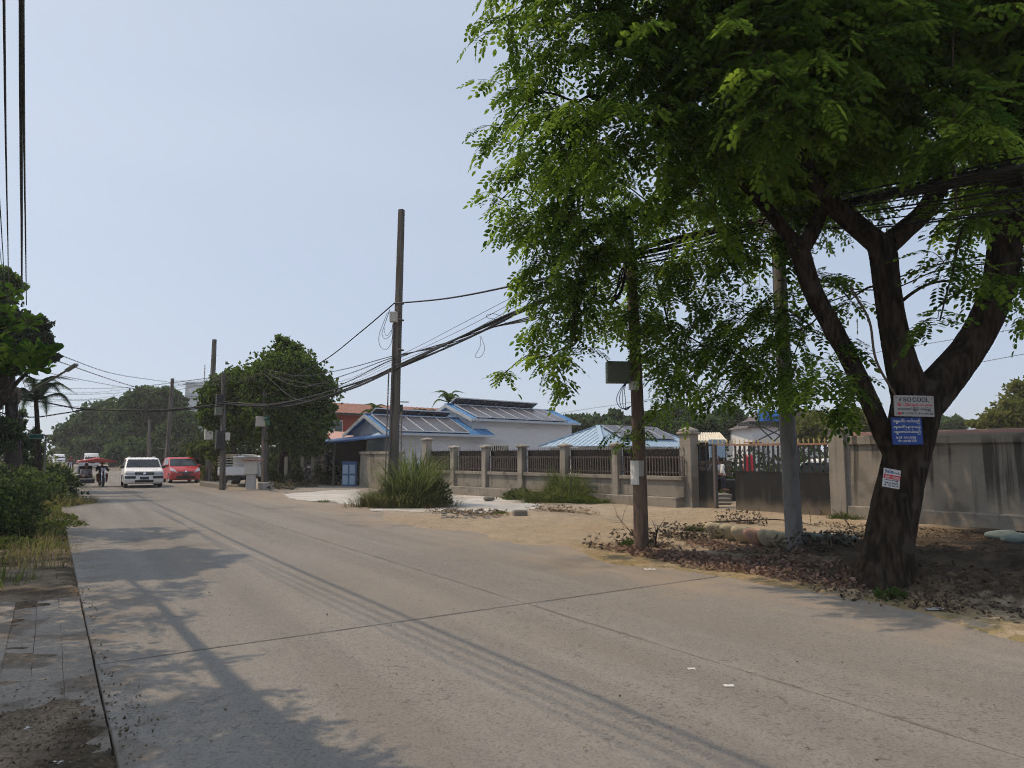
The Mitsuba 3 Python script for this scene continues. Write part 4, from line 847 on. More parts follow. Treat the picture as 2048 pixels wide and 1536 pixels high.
clumps = [(1020, 40, 9.6, .5), (1060, 190, 9.5, .7), (1005, 265, 9.3, .34), (1085, 330, 9.3, .65), (1000, 400, 9.2, .28), (1080, 450, 9.3, .6), (1105, 540, 9.4, .55), (1100, 640, 9.6, .42), (1092, 715, 9.8, .3),
          (1165, 590, 9.8, .5), (1220, 640, 12.1, .42), (1200, 500, 9.5, .75), (1165, 380, 9.2, .8), (1150, 230, 9, .85), (1150, 70, 9, .9), (1110, -70, 9, .9), (1150, 690, 9.8, .26), (1130, 765, 9.8, .14), (1010, 745, 9.5, .10), (1290, 640, 12.2, .45), (1350, 720, 10.2, .45), (1455, 700, 10, .5), (1475, 765, 10, .4), (1540, 690, 9.8, .45), (1560, 620, 9.8, .5), (1500, 790, 10, .25), (1580, 730, 9.5, .35), (1680, 690, 8.8, .25), (1720, 760, 8.6, .2), (1620, 800, 8.8, .25), (1275, 585, 12.3, .5), (1700, 800, 8.4, .16), (1490, 100, 7.6, .8), (1560, 30, 7.4, .9), (1650, 110, 7.5, .8), (1400, -130, 7.6, .9), (1750, 60, 7.4, .8), (1300, -260, 7.5, 1), (1500, -210, 7.3, 1.0), (1850, 170, 7.5, .6), (1950, 240, 7.4, .5), (1680, -160, 7.3, 1.0), (1880, -170, 7.2, 1.0), (2060, -120, 7.2, 1.0), (1400, -420, 7.6, 1.1), (1620, -480, 7.4, 1.1), (1850, -480, 7.3, 1.1), (1100, -330, 8, .9), (1220, -420, 8, 1.1), (1560, 200, 7.3, .6), (1350, 60, 7.4, .7),
          (1280, 420, 9.5, .8), (1310, 560, 12.0, .6), (1280, 260, 9, .9), (1280, 90, 8.8, 1.0), (1270, -80, 8.8, 1.0), (1400, 350, 9.3, .9), (1400, 520, 10.2, .75), (1420, 190, 8.8, 1.0), (1420, 30, 8.5, 1.0), (1420, -120, 8.5, 1.1),
          (1330, 650, 10.2, .55), (1400, 690, 10.4, .5), (1370, 745, 10.5, .4), (1320, 700, 11.9, .3), (1330, 815, 10.9, .25), (1262, 866, 11.2, .28), (1480, 640, 10.2, .6), (1500, 735, 10, .42), (1430, 790, 10.2, .25), (1520, 460, 9.6, .75), (1560, 300, 9, .9),
          (1570, 120, 8.5, 1.0), (1580, -60, 8.5, 1.1), (1620, 650, 9.2, .3), (1650, 745, 8.5, .34), (1590, 770, 8.4, .24), (1700, 600, 9.6, .3), (1640, 560, 9.9, .4), (1700, 320, 9, .8), (1720, 150, 8.5, 1.0), (1730, -40, 8.5, 1.1),
          (1820, 230, 9, .8), (1860, 80, 8.5, 1.0), (1880, -80, 8.4, 1.0), (1890, 320, 8.8, .5), (1900, 520, 7.6, .32), (1945, 430, 7.6, .4), (1880, 640, 7.8, .18), (1960, 560, 8, .3), (2010, 210, 8, .8), (2020, 60, 8, .95), (2060, 350, 8.5, .7), (2055, 520, 9, .42), (2045, 600, 9.3, .3),
          (2130, 230, 8.4, 1.1), (2140, 20, 8.4, 1.1), (2150, 480, 8.8, .7), (2260, 350, 8.8, 1.1), (2270, 120, 8.6, 1.2), (2300, -80, 8.8, 1.2), (2420, 250, 9.2, 1.1), (2060, -150, 8.5, 1.1), (2210, 560, 9.5, .6),
          (1180, -220, 8.9, .9), (1330, -280, 8.6, 1.1), (1500, -260, 8.4, 1.2), (1680, -260, 8.4, 1.2), (1860, -280, 8.4, 1.2), (2060, -340, 8.4, 1.1), (1600, -420, 8.6, 1.1), (1800, -450, 8.6, 1.1), (2240, -220, 8.6, 1.1),
          (1600, 240, 12.5, 1.2), (1700, 90, 12.5, 1.3), (1760, 300, 14, 1.2), (1860, 180, 13.5, 1.4), (1950, 300, 13, 1.2), (2010, 110, 13, 1.4), (1800, -60, 12.5, 1.4), (1900, 40, 15, 1.4), (1700, 220, 15.5, 1.3), (2100, 260, 14, 1.3), (2050, 0, 11, 1.3), (1980, 380, 11.5, .8), (1690, 360, 12, .9), (1560, 380, 11.5, .8), (1450, 260, 11.5, 1.0), (1489, 356, 16, 1.1), (1545, 330, 15.5, 1.2), (1600, 310, 15, 1.2), (1650, 290, 14.4, 1.2), (1704, 270, 14, 1.2), (1560, 420, 14.6, 1.0), (1770, 260, 13.4, 1.2)]
node_p = np.array([p for p, _ in nodes]); node_r = np.array([r for _, r in nodes])
br = MB()
lp, ld, lu, lsz, lc = [], [], [], [], []
def near_stem(q):
    return np.min(np.linalg.norm(node_p - tp(*q[:3]), axis=1))
clumps.sort(key=near_stem)
for u, v, y, r in clumps:
    lscale = 1.0
    if u < 1450 and y < 10.9:
        y2 = float(np.interp(v, [230, 480], [7.8, 10.9])) + (.4 if u < 1150 else 0) - (.9 if v > 480 and u > 1350 else 0); r *= y2 / y * .95; lscale = .5 + .5 * y2 / y; y = y2
    c = tp(u, v, y + R.normal(0, .25))
    j = np.argmin(np.linalg.norm(node_p - c, axis=1) + (node_p[:, 2] > c[2] + 1.4) * .6)
    a = node_p[j]; L = np.linalg.norm(c - a); r_in = node_r[j]
    if L > .3:
        mid = (a + c) / 2 + [0, 0, .14 * L] + R.normal(0, .09 * L, 3)
        q = smooth_path([a, mid, c], 6); node_p = np.vstack([node_p, q[6:]]); node_r = np.concatenate([node_r, np.linspace(.026, .016, len(q) - 6)])
        br.tube(q, np.linspace(min(r_in * .6, .016 + .008 * L), .009, len(q)), 6)
    vis = -150 < v and u < 2150
    outer = u < 1320 or (u < 1720 and v > 560)
    nt = int((14.5 if y < 12.35 else 5) * (r / .6) ** 1.9 + 4) if vis else int(8 * (r / .6) ** 2 + 4)
    for _ in range(nt):
        d = unit(R.normal(size=3) * [1, 1, .6] + [-.25 if outer else -.05, 0, .05])
        tl = r * R.uniform(.7, 1.35)
        s = c + R.normal(0, .25 * r, 3)
        e = s + d * tl * .85 + [0, 0, -.34 * tl * R.random() - (.12 * tl if outer else 0)]
        mid = (s + e) / 2 + [0, 0, .13 * tl]
        q = smooth_path([s, mid, e], 6)
        br.tube(q, np.linspace(.006, .0025, len(q)), 3, cap=False)
        k = max(4, int(tl / .068))
        tt = np.linspace(.22, 1.0, k) + R.normal(0, .02, k)
        idx = np.clip(tt, 0, 1) * (len(q) - 1); i0 = np.clip(idx.astype(int), 0, len(q) - 2)
        pts = q[i0] + (q[i0 + 1] - q[i0]) * (idx - i0)[:, None]
        axis = unit(q[i0 + 1] - q[i0])
        side = unit(np.cross(axis, [0, 0, 1.0])) * np.where(np.arange(k) % 2, 1, -1)[:, None]
        fw = R.uniform(.35, .8, (k, 1))
        dd = unit(axis * fw + side * .85 + np.array([0, 0, -.38 - .25 * R.random()]) + R.normal(0, .13, (k, 3)))
        dd[-1] = unit(axis[-1] + [0, 0, -.4])
        tone = np.clip(R.random(k) * .5 + .6 * R.random() - .05, 0, 1)
        lp.append(pts); ld.append(dd); lu.append(unit(np.array([0, 0, 1.]) + R.normal(0, .28, (k, 3)))); lsz.append(R.uniform(.22, .36, k) * (.8 + .4 * R.random()) * lscale)
        lc.append(tone)
lp, ld, lu, lsz, lc = map(np.concatenate, (lp, ld, lu, lsz, lc))
col = mixcol((.036, .088, .014), (.31, .46, .055), lc ** 1.5)
put('branches', br, 'bark', tree, smooth=True)
put_leaves('crown', [scatter(PIN, lp, ld, lu, lsz, col, R)], tree, kind='stuff')
# thin hanging twigs and aerial stems in front of the crown
for pts in ([(1910, -40, 7.6), (1905, 90, 7.6), (1908, 250, 7.6), (1912, 420, 7.6)], [(1562, -20, 7.7), (1565, 120, 7.7), (1555, 210, 7.7), (1538, 262, 7.7)], [(1700, 575, 8.3), (1738, 640, 8.3), (1752, 720, 8.2), (1790, 790, 8.3)]):
    q = smooth_path([tp(*p) for p in pts], 6)
    put('hanging_stem', tube(q, .014, 6), 'dead_wood', tree, smooth=True)

# ------------------------------------------------------------------ the three boards nailed to the trunk
def glyphs(key, width=None, height=None, depth=.002):
    """Lettering from the outlines in GLYPHS as a flat mesh starting at the origin, reading along +x."""
    polys = []
    for g in GLYPHS[key].split(';'):
        rings = [[tuple(map(float, q.split(','))) for q in r_.split()] for r_ in g.split('/')]
        p = sg.Polygon(rings[0], rings[1:]).buffer(0)
        polys += [x for x in getattr(p, 'geoms', [p]) if x.area > 4]
    m_ = trimesh.util.concatenate([trimesh.creation.extrude_polygon(p, 1.0, engine='earcut') for p in polys])
    v = m_.vertices; v[:, :2] -= v[:, :2].min(0)
    s = width / v[:, 0].max() if width else height / v[:, 1].max()
    v[:, :2] *= s; v[:, 2] *= depth
    m_.vertices = v
    return m_
def latin(text, width=None, height=None, bold=True, depth=.002):
    m_ = meshkit.text_mesh(text, .05, depth, bold)
    v = np.array(m_.vertices); v[:, :2] -= v[:, :2].min(0)
    sx = width / v[:, 0].max() if width else height / v[:, 1].max()
    sy = height / v[:, 1].max() if height else sx
    v[:, 0] *= sx; v[:, 1] *= sy
    m_.vertices = v
    return m_
def board(label, centre, w, h, ax, tilt, face, cat='sign'):
    k = thing('sign_board', label, cat)
    b = trimesh.creation.box((w, h, .012)); put('panel', upright(b, centre, ax, tilt), face, k)
    a = np.array([ax[0], ax[1], 0.]); a /= np.linalg.norm(a)
    n_ = np.array([a[1], -a[0], 0])
    ex, ey = a * math.cos(tilt) + np.array([0, 0, math.sin(tilt)]), -a * math.sin(tilt) + np.array([0, 0, math.cos(tilt)])
    def write(name, m_, x, y, mat_, z=.0062):
        put(name, upright(m_, centre + ex * (x - w / 2) + ey * (y - h / 2) + n_ * z, ax, tilt), mat_, k)
    for x, y in ((.03, .03), (.03, h - .03), (w - .03, .03), (w - .03, h - .03)):
        write('nail', trimesh.creation.box((.012, .012, .004)), x, y, 'picket_iron')
    return k, write
tf = TY - .40
def pxm(px, y=tf):
    return px / FOC * y
AX = (1, .17)
c1 = tp(1828, 812, tf); w1, h1 = pxm(89), pxm(42)
k1, wr = board('pale air conditioner sign headed SO COOL, topmost board on the tree trunk', c1, w1, h1, AX, -.01, 'sign_grey')
wr('lettering', latin('SO', w1 * .20, h1 * .20), w1 * .22, h1 * .70, 'ink')
wr('lettering', latin('COOL', w1 * .42, h1 * .22), w1 * .46, h1 * .70, 'ink')
for q in range(3):
    wr('emblem', trimesh.creation.box((w1 * .06, h1 * .035, .002)), w1 * (.15 + .012 * (q - 1)), h1 * (.74 + .06 * q), 'ink')
wr('lettering', latin('Air - Con', w1 * .33, h1 * .17), w1 * .07, h1 * .48, 'sign_red')
wr('lettering', glyphs('cool_a', w1 * .54), w1 * .43, h1 * .45, 'sign_red')
wr('lettering', glyphs('cool_b', w1 * .84), w1 * .08, h1 * .24, 'ink')
wr('emblem', trimesh.creation.box((w1 * .075, h1 * .13, .002)), w1 * .12, h1 * .13, 'sign_red')
wr('lettering', latin('09-777970777, 09-444922482', w1 * .80, h1 * .10), w1 * .17, h1 * .08, 'ink')
c2 = tp(1814, 862, tf + .02); w2, h2 = pxm(68), pxm(54)
k2, wr = board('dark blue sign with three lines of white script and phone numbers, below the pale sign', c2, w2, h2, AX, .01, 'sign_blue')
for q, g in enumerate(('gold_a', 'gold_b', 'gold_c')):
    wr('lettering', glyphs(g, w2 * .88), w2 * .06, h2 * (.76 - .195 * q), 'sign_white')
wr('emblem', trimesh.creation.cylinder(h2 * .035, .002), w2 * .14, h2 * .255, 'sign_white')
wr('lettering', latin('09-40 40 50', w2 * .56, h2 * .085), w2 * .20, h2 * .215, 'sign_white')
wr('lettering', latin('09-40 80 755', w2 * .60, h2 * .085), w2 * .18, h2 * .09, 'sign_white')
c3 = tp(1783, 957, tf + .02); w3, h3 = pxm(37), pxm(37)
k3, wr = board('small tilted white and red air conditioner sign, lowest board on the tree trunk', c3, w3, h3, AX, -.17, 'sign_white')
wr('band', trimesh.creation.box((w3 * .99, h3 * .23, .002)), w3 * .5, h3 * .58, 'sign_red', .0065)
wr('lettering', latin('KuZan', w3 * .52, h3 * .18), w3 * .06, h3 * .76, 'sign_blue')
wr('lettering', latin('Window', w3 * .34, h3 * .09, False), w3 * .62, h3 * .77, 'ink')
wr('lettering', latin('Air-Con', w3 * .86, h3 * .17), w3 * .07, h3 * .495, 'sign_white', .0085)
wr('lettering', glyphs('zan', w3 * .86), w3 * .07, h3 * .33, 'ink')
wr('lettering', latin('Sales & Service', w3 * .82, h3 * .10), w3 * .09, h3 * .20, 'ink')
wr('lettering', latin('09 - 421 099 111', w3 * .84, h3 * .10), w3 * .08, h3 * .06, 'ink')

# ================================================================== OTHER TREES
def cloud_leaves(ells, n, size, ca, cb, tmpl, seed, clump=.35, up=.6, droop=.25, shell=.45):
    """Leaves grouped in clumps through ellipsoids (centre, radii): (v, f, c)."""
    r = np.random.default_rng(seed)
    vol = np.array([np.prod(q[1]) ** (2 / 3) for q in ells]); vol = vol / vol.sum()
    P_, D_, U_, S_, Cc = [], [], [], [], []
    for (c, rad), w in zip(ells, vol):
        c, rad = np.asarray(c, float), np.asarray(rad, float)
        k = max(6, int(n * w))
        nc = max(5, int(k / 26))
        dirs = unit(r.normal(size=(nc, 3)))
        cc = c + dirs * rad * (1 - shell * r.random((nc, 1)) ** 1.3)
        ct = r.random(nc)
        i = r.integers(0, nc, k)
        sp_ = clump * np.mean(rad) * .42
        p = cc[i] + r.normal(0, 1, (k, 3)) * sp_ * [1, 1, .62]
        out = unit(p - c)
        P_.append(p); D_.append(unit(out * .7 + r.normal(0, .6, (k, 3)) + [0, 0, -droop])); U_.append(unit(np.array([0, 0, up]) + out * .5 + r.normal(0, .5, (k, 3))))
        S_.append(size * r.uniform(.7, 1.3, k)); Cc.append(np.clip(ct[i] * .6 + r.random(k) * .45, 0, 1))
    P_, D_, U_, S_, Cc = map(np.concatenate, (P_, D_, U_, S_, Cc))
    return scatter(tmpl, P_, D_, U_, S_, mixcol(ca, cb, Cc), r)

def make_tree(name, label, base, ells, n, size, ca, cb, tr, seed, tmpl=None, group=None, cat='tree', fork=.45, clump=.35, trunk_mat='bark', lean=None):
    r = np.random.default_rng(seed)
    k = thing(name, label, cat, group)
    base = np.asarray(base, float)
    cen = np.mean([e[0] for e in ells], 0)
    f = base + (cen - base) * fork
    f[:2] = base[:2] + (cen[:2] - base[:2]) * fork * .6
    m_ = MB()
    q = smooth_path([base - [0, 0, .2], (base + f) / 2 + r.normal(0, .05 * np.linalg.norm(f - base), 3) * [1, 1, 0], f], 5)
    m_.tube(q, np.linspace(tr * 1.15, tr * .8, len(q)), 10)
    for c, rad in ells:
        c = np.asarray(c, float)
        e = c + np.array([0, 0, .1 * rad[2]])
        q2 = smooth_path([f, f * .5 + e * .5 + [0, 0, .12 * np.linalg.norm(e - f)], e], 5)
        m_.tube(q2, np.linspace(tr * .6, tr * .12, len(q2)), 7)
        for _ in range(3):
            e2 = c + unit(r.normal(size=3)) * np.asarray(rad) * .8
            m_.tube(smooth_path([q2[6], (q2[6] + e2) / 2 + r.normal(0, .1, 3), e2], 3), np.linspace(tr * .25, tr * .06, 7), 5)
    put('trunk', m_, trunk_mat, k, smooth=True)
    put_leaves('crown', [cloud_leaves(ells, n, size, ca, cb, tmpl or ROS, seed + 1, clump)], k, kind='stuff')
    return k

def E(u, v, y, ru, rv, rd_=None):
    """Ellipsoid seen at (u, v), y metres away, with radii of ru, rv pixels there."""
    s = y / FOC
    return aty(u, v, y), (ru * s, (rd_ if rd_ else ru * s), rv * s)

G1, G2 = (.040, .080, .016), (.15, .225, .045)
D1, D2 = (.030, .062, .024), (.10, .16, .055)
# the round tree in front of the red building (two crowns merge)
make_tree('garden_tree', 'large rounded green tree in front of the red building, right of the pale grey pole', at(565, 968), [E(575, 700, 36, 20, 30), E(570, 755, 36, 62, 55), E(600, 800, 36.5, 52, 65), E(545, 830, 36, 50, 55), E(635, 800, 36.5, 30, 55), E(610, 860, 36, 48, 45), E(520, 775, 36, 40, 45)], 16500, .165, G1, G2, .28, 31, fork=.4, clump=.55)
make_tree('garden_tree', 'smaller tree behind the dark pole with cable boxes, left of the large rounded tree', at(470, 968), [E(460, 780, 37, 38, 42), E(420, 800, 37, 20, 32), E(440, 830, 37, 32, 28), E(490, 840, 37, 34, 46), E(505, 770, 37.5, 26, 30), E(415, 835, 37, 14, 18)], 8200, .155, G1, G2, .2, 32, clump=.5)
make_tree('garden_tree', 'thin small tree with sparse leaves behind the light truck and its fence', at(438, 962), [E(430, 900, 38, 20, 18), E(400, 905, 44, 18, 20)], 1300, .22, (.06, .10, .02), (.13, .17, .035), .07, 33, clump=.5)
# far street trees, left of centre: umbrella crowns over the end of the road
far = [((300, 943), 88, [(300, 805, 46, 26), (332, 800, 34, 26), (270, 825, 44, 26), (330, 840, 52, 30), (300, 870, 50, 22)], 8800, .52, 'broad umbrella crowned tree standing highest above the far end of the road'),
       ((225, 938), 100, [(225, 830, 46, 24), (180, 850, 40, 22), (245, 868, 48, 26), (150, 875, 34, 22), (200, 895, 56, 20)], 7200, .55, 'far umbrella tree leaning over the road end, left of the highest one'),
       ((372, 948), 80, [(365, 850, 24, 22), (352, 875, 34, 26), (390, 890, 26, 26)], 4200, .42, 'far tree in front of the pale tall building'),
       ((150, 934), 140, [(150, 890, 34, 14), (185, 905, 46, 16), (130, 905, 24, 14)], 3200, .6, 'farthest low tree closing the end of the road'),
       ((262, 944), 82, [(262, 905, 40, 26), (310, 905, 44, 28), (350, 915, 30, 22)], 4400, .42, 'dense low tree behind the far poles at the right road edge')]
for i, ((bu, bv), y, el, n, sz, lab) in enumerate(far):
    b = aty(bu, bv, y); b[2] = 0
    make_tree('roadside_tree', lab, b, [E(u, v, y + R.normal(0, 1.5), a, c) for u, v, a, c in el], n, sz, D1, D2, .4, 40 + i, group='roadside trees far along the street', fork=.5, clump=.42)
# trees behind the fence and the wall
bgs = [((1165, 900), 72, [(1150, 850, 36, 18), (1185, 856, 40, 20), (1120, 862, 30, 14)], 1700, .55, 'bushy green tree between the upper white house and the hip roof'),
       ((1235, 900), 66, [(1232, 846, 20, 22), (1252, 858, 22, 22), (1215, 862, 20, 16)], 1100, .5, 'dark tree peeping over the hip roof beside the brown pole'),
       ((1450, 900), 58, [(1450, 846, 44, 24), (1410, 858, 32, 20), (1485, 866, 30, 20), (1455, 872, 50, 18)], 2300, .5, 'broad grey green tree in front of the white house with blue tanks'),
       ((1340, 900), 60, [(1345, 835, 34, 26), (1310, 850, 28, 22), (1370, 860, 26, 20)], 1500, .5, 'tree half hidden behind hanging leaves left of the gate'),
       ((1650, 900), 46, [(1640, 858, 50, 26), (1690, 846, 40, 24), (1720, 850, 36, 26), (1600, 866, 34, 22)], 2500, .33, 'loose olive green bamboo clump above the right half of the gate'),
       ((1880, 900), 70, [(1895, 850, 26, 12), (1862, 856, 20, 12)], 700, .55, 'small dark tree showing over the wall right of the tree trunk'),
       ((2010, 900), 40, [(2030, 830, 34, 34), (1995, 840, 30, 26), (2060, 800, 40, 36), (1960, 850, 18, 12), (2090, 840, 40, 40)], 2900, .30, 'tall yellow green bamboo clump behind the wall at the right edge')]
for i, ((bu, bv), y, el, n, sz, lab) in enumerate(bgs):
    b = aty(bu, bv, y); b[2] = 0
    bam = 'bamboo' in lab
    make_tree('bamboo_clump' if bam else 'background_tree', lab, b, [E(u, v, y + R.normal(0, 1), a, c) for u, v, a, c in el], n, sz, (.10, .12, .028) if bam else D1, (.20, .21, .055) if bam else D2, .22 if not bam else .06, 60 + i, group='trees behind the fence and wall', fork=.6, clump=.55 if bam else .4, tmpl=ROS3 if bam else None, cat='bamboo' if bam else 'tree')

# the big leaved tree at the left edge, and the finer leaved one behind it
def obo_tree():
    r = np.random.default_rng(77)
    k = thing('almond_tree', 'tree with big glossy oval leaves reaching in at the left edge', 'tree')
    y = 15.0
    base = at(-170, 1065); base[2] = -.1
    top = aty(-120, 300, base[1])
    m_ = MB()
    m_.tube(smooth_path([base, (base + top) / 2 + [.15, 0, 0], top], 6), np.linspace(.19, .07, 13), 10)
    tips = [(25, 590, 14.6), (-20, 575, 14.6), (8, 625, 15.0), (60, 640, 14.6), (30, 700, 14.2), (75, 712, 14.2), (100, 715, 14.3), (5, 690, 14.2), (50, 735, 14.1), (-30, 640, 14.5), (-40, 700, 14.5), (20, 655, 14.8), (88, 735, 14.2), (-70, 600, 14.8), (14, 730, 14.2)]
    tips += [(-60 - 40 * r.random() - 30 * q, 330 + 34 * q + 60 * r.random(), 14 + 1.6 * r.random()) for q in range(9)]
    tips += [(-150 - 160 * r.random(), 120 + 500 * r.random(), 13 + 3 * r.random()) for q in range(34)]
    lv = []
    for u, v, yy in tips:
        e = aty(u, v, yy)
        s = base + (top - base) * np.clip((e[2] - .4 - base[2]) / (top[2] - base[2]) - .04, .25, .98)
        q = smooth_path([s, (s + e) / 2 + [0, 0, .12], e], 5)
        m_.tube(q, np.linspace(.05, .016, len(q)), 6)
        ax = unit(q[-1] - q[-3])
        for t_, sc in ((1.0, .30), (.86, .27), (.72, .25)):
            p = q[int(t_ * (len(q) - 1))]
            n_ = 2 if t_ == 1 else 1
            for _ in range(n_):
                lv.append((p + r.normal(0, .07, 3), unit(ax * .3 + [0, 0, .75] + r.normal(0, .3, 3)), sc * r.uniform(.85, 1.15), r.random()))
    put('trunk', m_, 'bark', k, smooth=True)
    p = np.array([q[0] for q in lv]); d = np.array([q[1] for q in lv]); s = np.array([q[2] for q in lv]); t_ = np.array([q[3] for q in lv])
    put_leaves('crown', [scatter(OBO, p, d, unit(r.normal(size=p.shape)), s, mixcol((.035, .085, .016), (.15, .25, .030), t_), r)], k, kind='stuff')
obo_tree()
make_tree('verge_tree', 'fine leaved dark tree behind the big oval leaves at the left edge', at(-60, 1000), [E(40, 660, 25.5, 34, 36), E(78, 690, 25.5, 28, 26), E(100, 715, 25.6, 14, 10), E(0, 690, 25, 60, 50), E(-60, 640, 25, 70, 70), E(70, 650, 25.7, 24, 20)], 8500, .13, (.022, .040, .022), (.055, .08, .04), .2, 81, clump=.5)
make_tree('verge_tree', 'dark shady tree left of the lamp pole, mostly out of the picture', rd(-6.5, 27), [E(-40, 840, 27, 40, 60), E(5, 870, 27, 26, 34), E(-90, 780, 27, 70, 80), E(48, 865, 33, 22, 40), E(62, 905, 34, 24, 30)], 6500, .16, D1, D2, .2, 82)
# a tree left of the camera, out of the frame, whose crown and long limb shade the near left of the road
def side_tree():
    r = np.random.default_rng(5)
    k = thing('shade_tree', 'tree left of the camera, wholly out of the picture, throwing dappled shade', 'tree')
    base = np.array([-4.6, -1.0, -.1])
    m_ = MB()
    off = -np.array([SUN[0], SUN[1], 0]) / SUN[2]
    def above(u, v, z):
        g = at(u, v); return g - off * z + np.array([0, 0, z])
    limb = [base, base + [.4, .8, 2.4], above(760, 1640, 3.9), above(650, 1536, 4.3), above(500, 1400, 4.5), above(395, 1290, 4.7), above(300, 1190, 4.9), above(215, 1130, 5.1)]
    q = smooth_path(limb, 5)
    m_.tube(q, np.interp(np.linspace(0, 1, len(q)), [0, .3, .42, .55, .75, 1], [.22, .16, .12, .085, .05, .025]), 10)
    m_.tube(smooth_path([above(590, 1475, 4.38), above(560, 1440, 4.5), above(590, 1400, 4.6)], 4), .02, 6)
    m_.tube(smooth_path([base + [0.1, .2, 2.0], base + [-1, 1, 4], base + [-2.0, 2.5, 5.5]], 4), np.linspace(.16, .06, 9), 9)
    put('trunk', m_, 'bark', k, smooth=True)
    spots = [(90, 1180, .5), (150, 1250, .5), (60, 1300, .45), (300, 1195, .5), (270, 1130, .3), (120, 1380, .5), (40, 1450, .5), (180, 1470, .45), (330, 1330, .35), (390, 1420, .5), (300, 1440, .5), (520, 1500, .45), (430, 1520, .4), (250, 1540, .5), (90, 1560, .6), (560, 1570, .5), (-60, 1350, .7), (-100, 1200, .6), (-80, 1500, .7), (340, 1240, .25), (20, 1200, .5), (370, 1170, .25), (60, 1160, .5), (100, 1240, .5), (0, 1280, .6), (130, 1320, .5), (30, 1380, .6), (-40, 1440, .6), (90, 1410, .5), (60, 1220, .4), (140, 1190, .4)]
    ps = []
    for u, v, rr in spots:
        c = above(u, v, r.uniform(4.4, 6.0))
        n_ = int(150 * rr * rr + 14)
        ps.append(c + unit(r.normal(size=(n_, 3))) * rr * r.random((n_, 1)) ** .5 * [1, 1, .5])
        m_ = c
    ps = np.concatenate(ps); n_ = len(ps)
    put_leaves('crown', [scatter(PIN, ps, unit(r.normal(size=(n_, 3)) + [0, 0, -.3]), unit(np.array([0, 0, 1]) + r.normal(0, .4, (n_, 3))), r.uniform(.28, .42, n_), mixcol((.04, .07, .015), (.12, .16, .03), r.random(n_)), r)], k, kind='stuff')
side_tree()
# its neighbour farther up the verge: shade on the road under the lamp pole
def shade(label, u0, v0, du, dv, z, n, seed, bu):
    off = -np.array([SUN[0], SUN[1], 0]) / SUN[2]
    r = np.random.default_rng(seed)
    ells = []
    for _ in range(5):
        g = at(u0 + du * r.uniform(-.7, .7), v0 + dv * r.uniform(-.6, .6)); zz = z + r.uniform(-.8, .8)
        ells.append((g - off * zz + np.array([0, 0, zz]), (1.1, .8, .6)))
    c = np.mean([e[0] for e in ells], 0)
    make_tree('verge_tree', label, [c[0] - bu, c[1], 0], ells, n, .26, G1, G2, .18, seed)
shade('tree outside the left edge whose crown shades the road beside the bushes', 260, 1125, 130, 36, 8.2, 2600, 91, 1.0)
shade('tree farther along the left verge, outside the picture, shading the road before the white car', 210, 987, 60, 4, 9.5, 1600, 92, 2.0)

# ------------------------------------------------------------------ palms
def palm(label, base, top, nf, L, seed, cat='palm tree', cols=((.035, .07, .02), (.09, .14, .03)), tr=.12, group='palms'):
    r = np.random.default_rng(seed)
    k = thing('palm_tree', label, cat, group)
    base, top = np.asarray(base, float), np.asarray(top, float)
    put('trunk', tube(smooth_path([base, (base + top) / 2 + r.normal(0, .08, 3), top], 6), np.linspace(tr, tr * .75, 13), 10), 'bark', k, smooth=True)
    for i in range(nf):
        a, e = 2 * np.pi * i / nf + r.uniform(-.2, .2), r.uniform(.15, 1.25)
        h = np.array([math.cos(a), math.sin(a), 0])
        mid = top + h * L * .5 * math.cos(e) + [0, 0, L * .5 * math.sin(e)]
        tip = mid + h * L * .5 * math.cos(e - 1.2) + [0, 0, L * .5 * math.sin(e - 1.3)]
        q = smooth_path([top, mid, tip], 9)
        m_ = MB(); cc = mixcol(*cols, np.array([r.random()]))[0]
        v, f = tube(q, np.linspace(.025, .006, len(q)), 4, cap=False); m_.add(v, f, cc * .8)
        t_ = np.gradient(q, axis=0); t_ = unit(t_)
        for j in range(1, len(q)):
            for s in (-1, 1):
                sd_ = unit(np.cross(t_[j], [0, 0, 1])) * s
                for w in (0, .5):
                    p = q[j] - (q[j] - q[j - 1]) * w
                    ll = L * .22 * math.sin(np.pi * min(1, (j - w) / len(q) + .12)) * r.uniform(.8, 1.1)
                    e2 = p + sd_ * ll * .8 + t_[j] * ll * .45 + [0, 0, -.35 * ll]
                    n_ = t_[j] * L * .018
                    m_.add([p - n_, p + n_, e2], [[0, 1, 2]], cc * r.uniform(.8, 1.2))
        put('frond', m_, 'leaf', k)
p_ = at(80, 985); palm('palm with drooping fronds behind the street sign at the left verge', drop(p_), aty(72, 800, p_[1]), 13, 2.3, 3, cols=((.03, .055, .035), (.07, .10, .05)))
for u, v, y, L, lab in ((750, 822, 45, 1.5, 'small palm against the brown roof, left of the solar panels'), (775, 824, 46, 1.3, 'second small palm just left of the tall pole'), (897, 796, 48, 1.7, 'palm rising behind the gable of the upper white house'), (838, 824, 52, 1.2, 'low palm top between the tall pole and the upper white house'), (857, 824, 52, 1.1, 'lowest palm top beside the gable of the upper white house')):
    b = aty(u, 900, y); b[2] = 0
    palm(lab, b, aty(u, v + 8, y), 11, L, int(u), tr=.09)

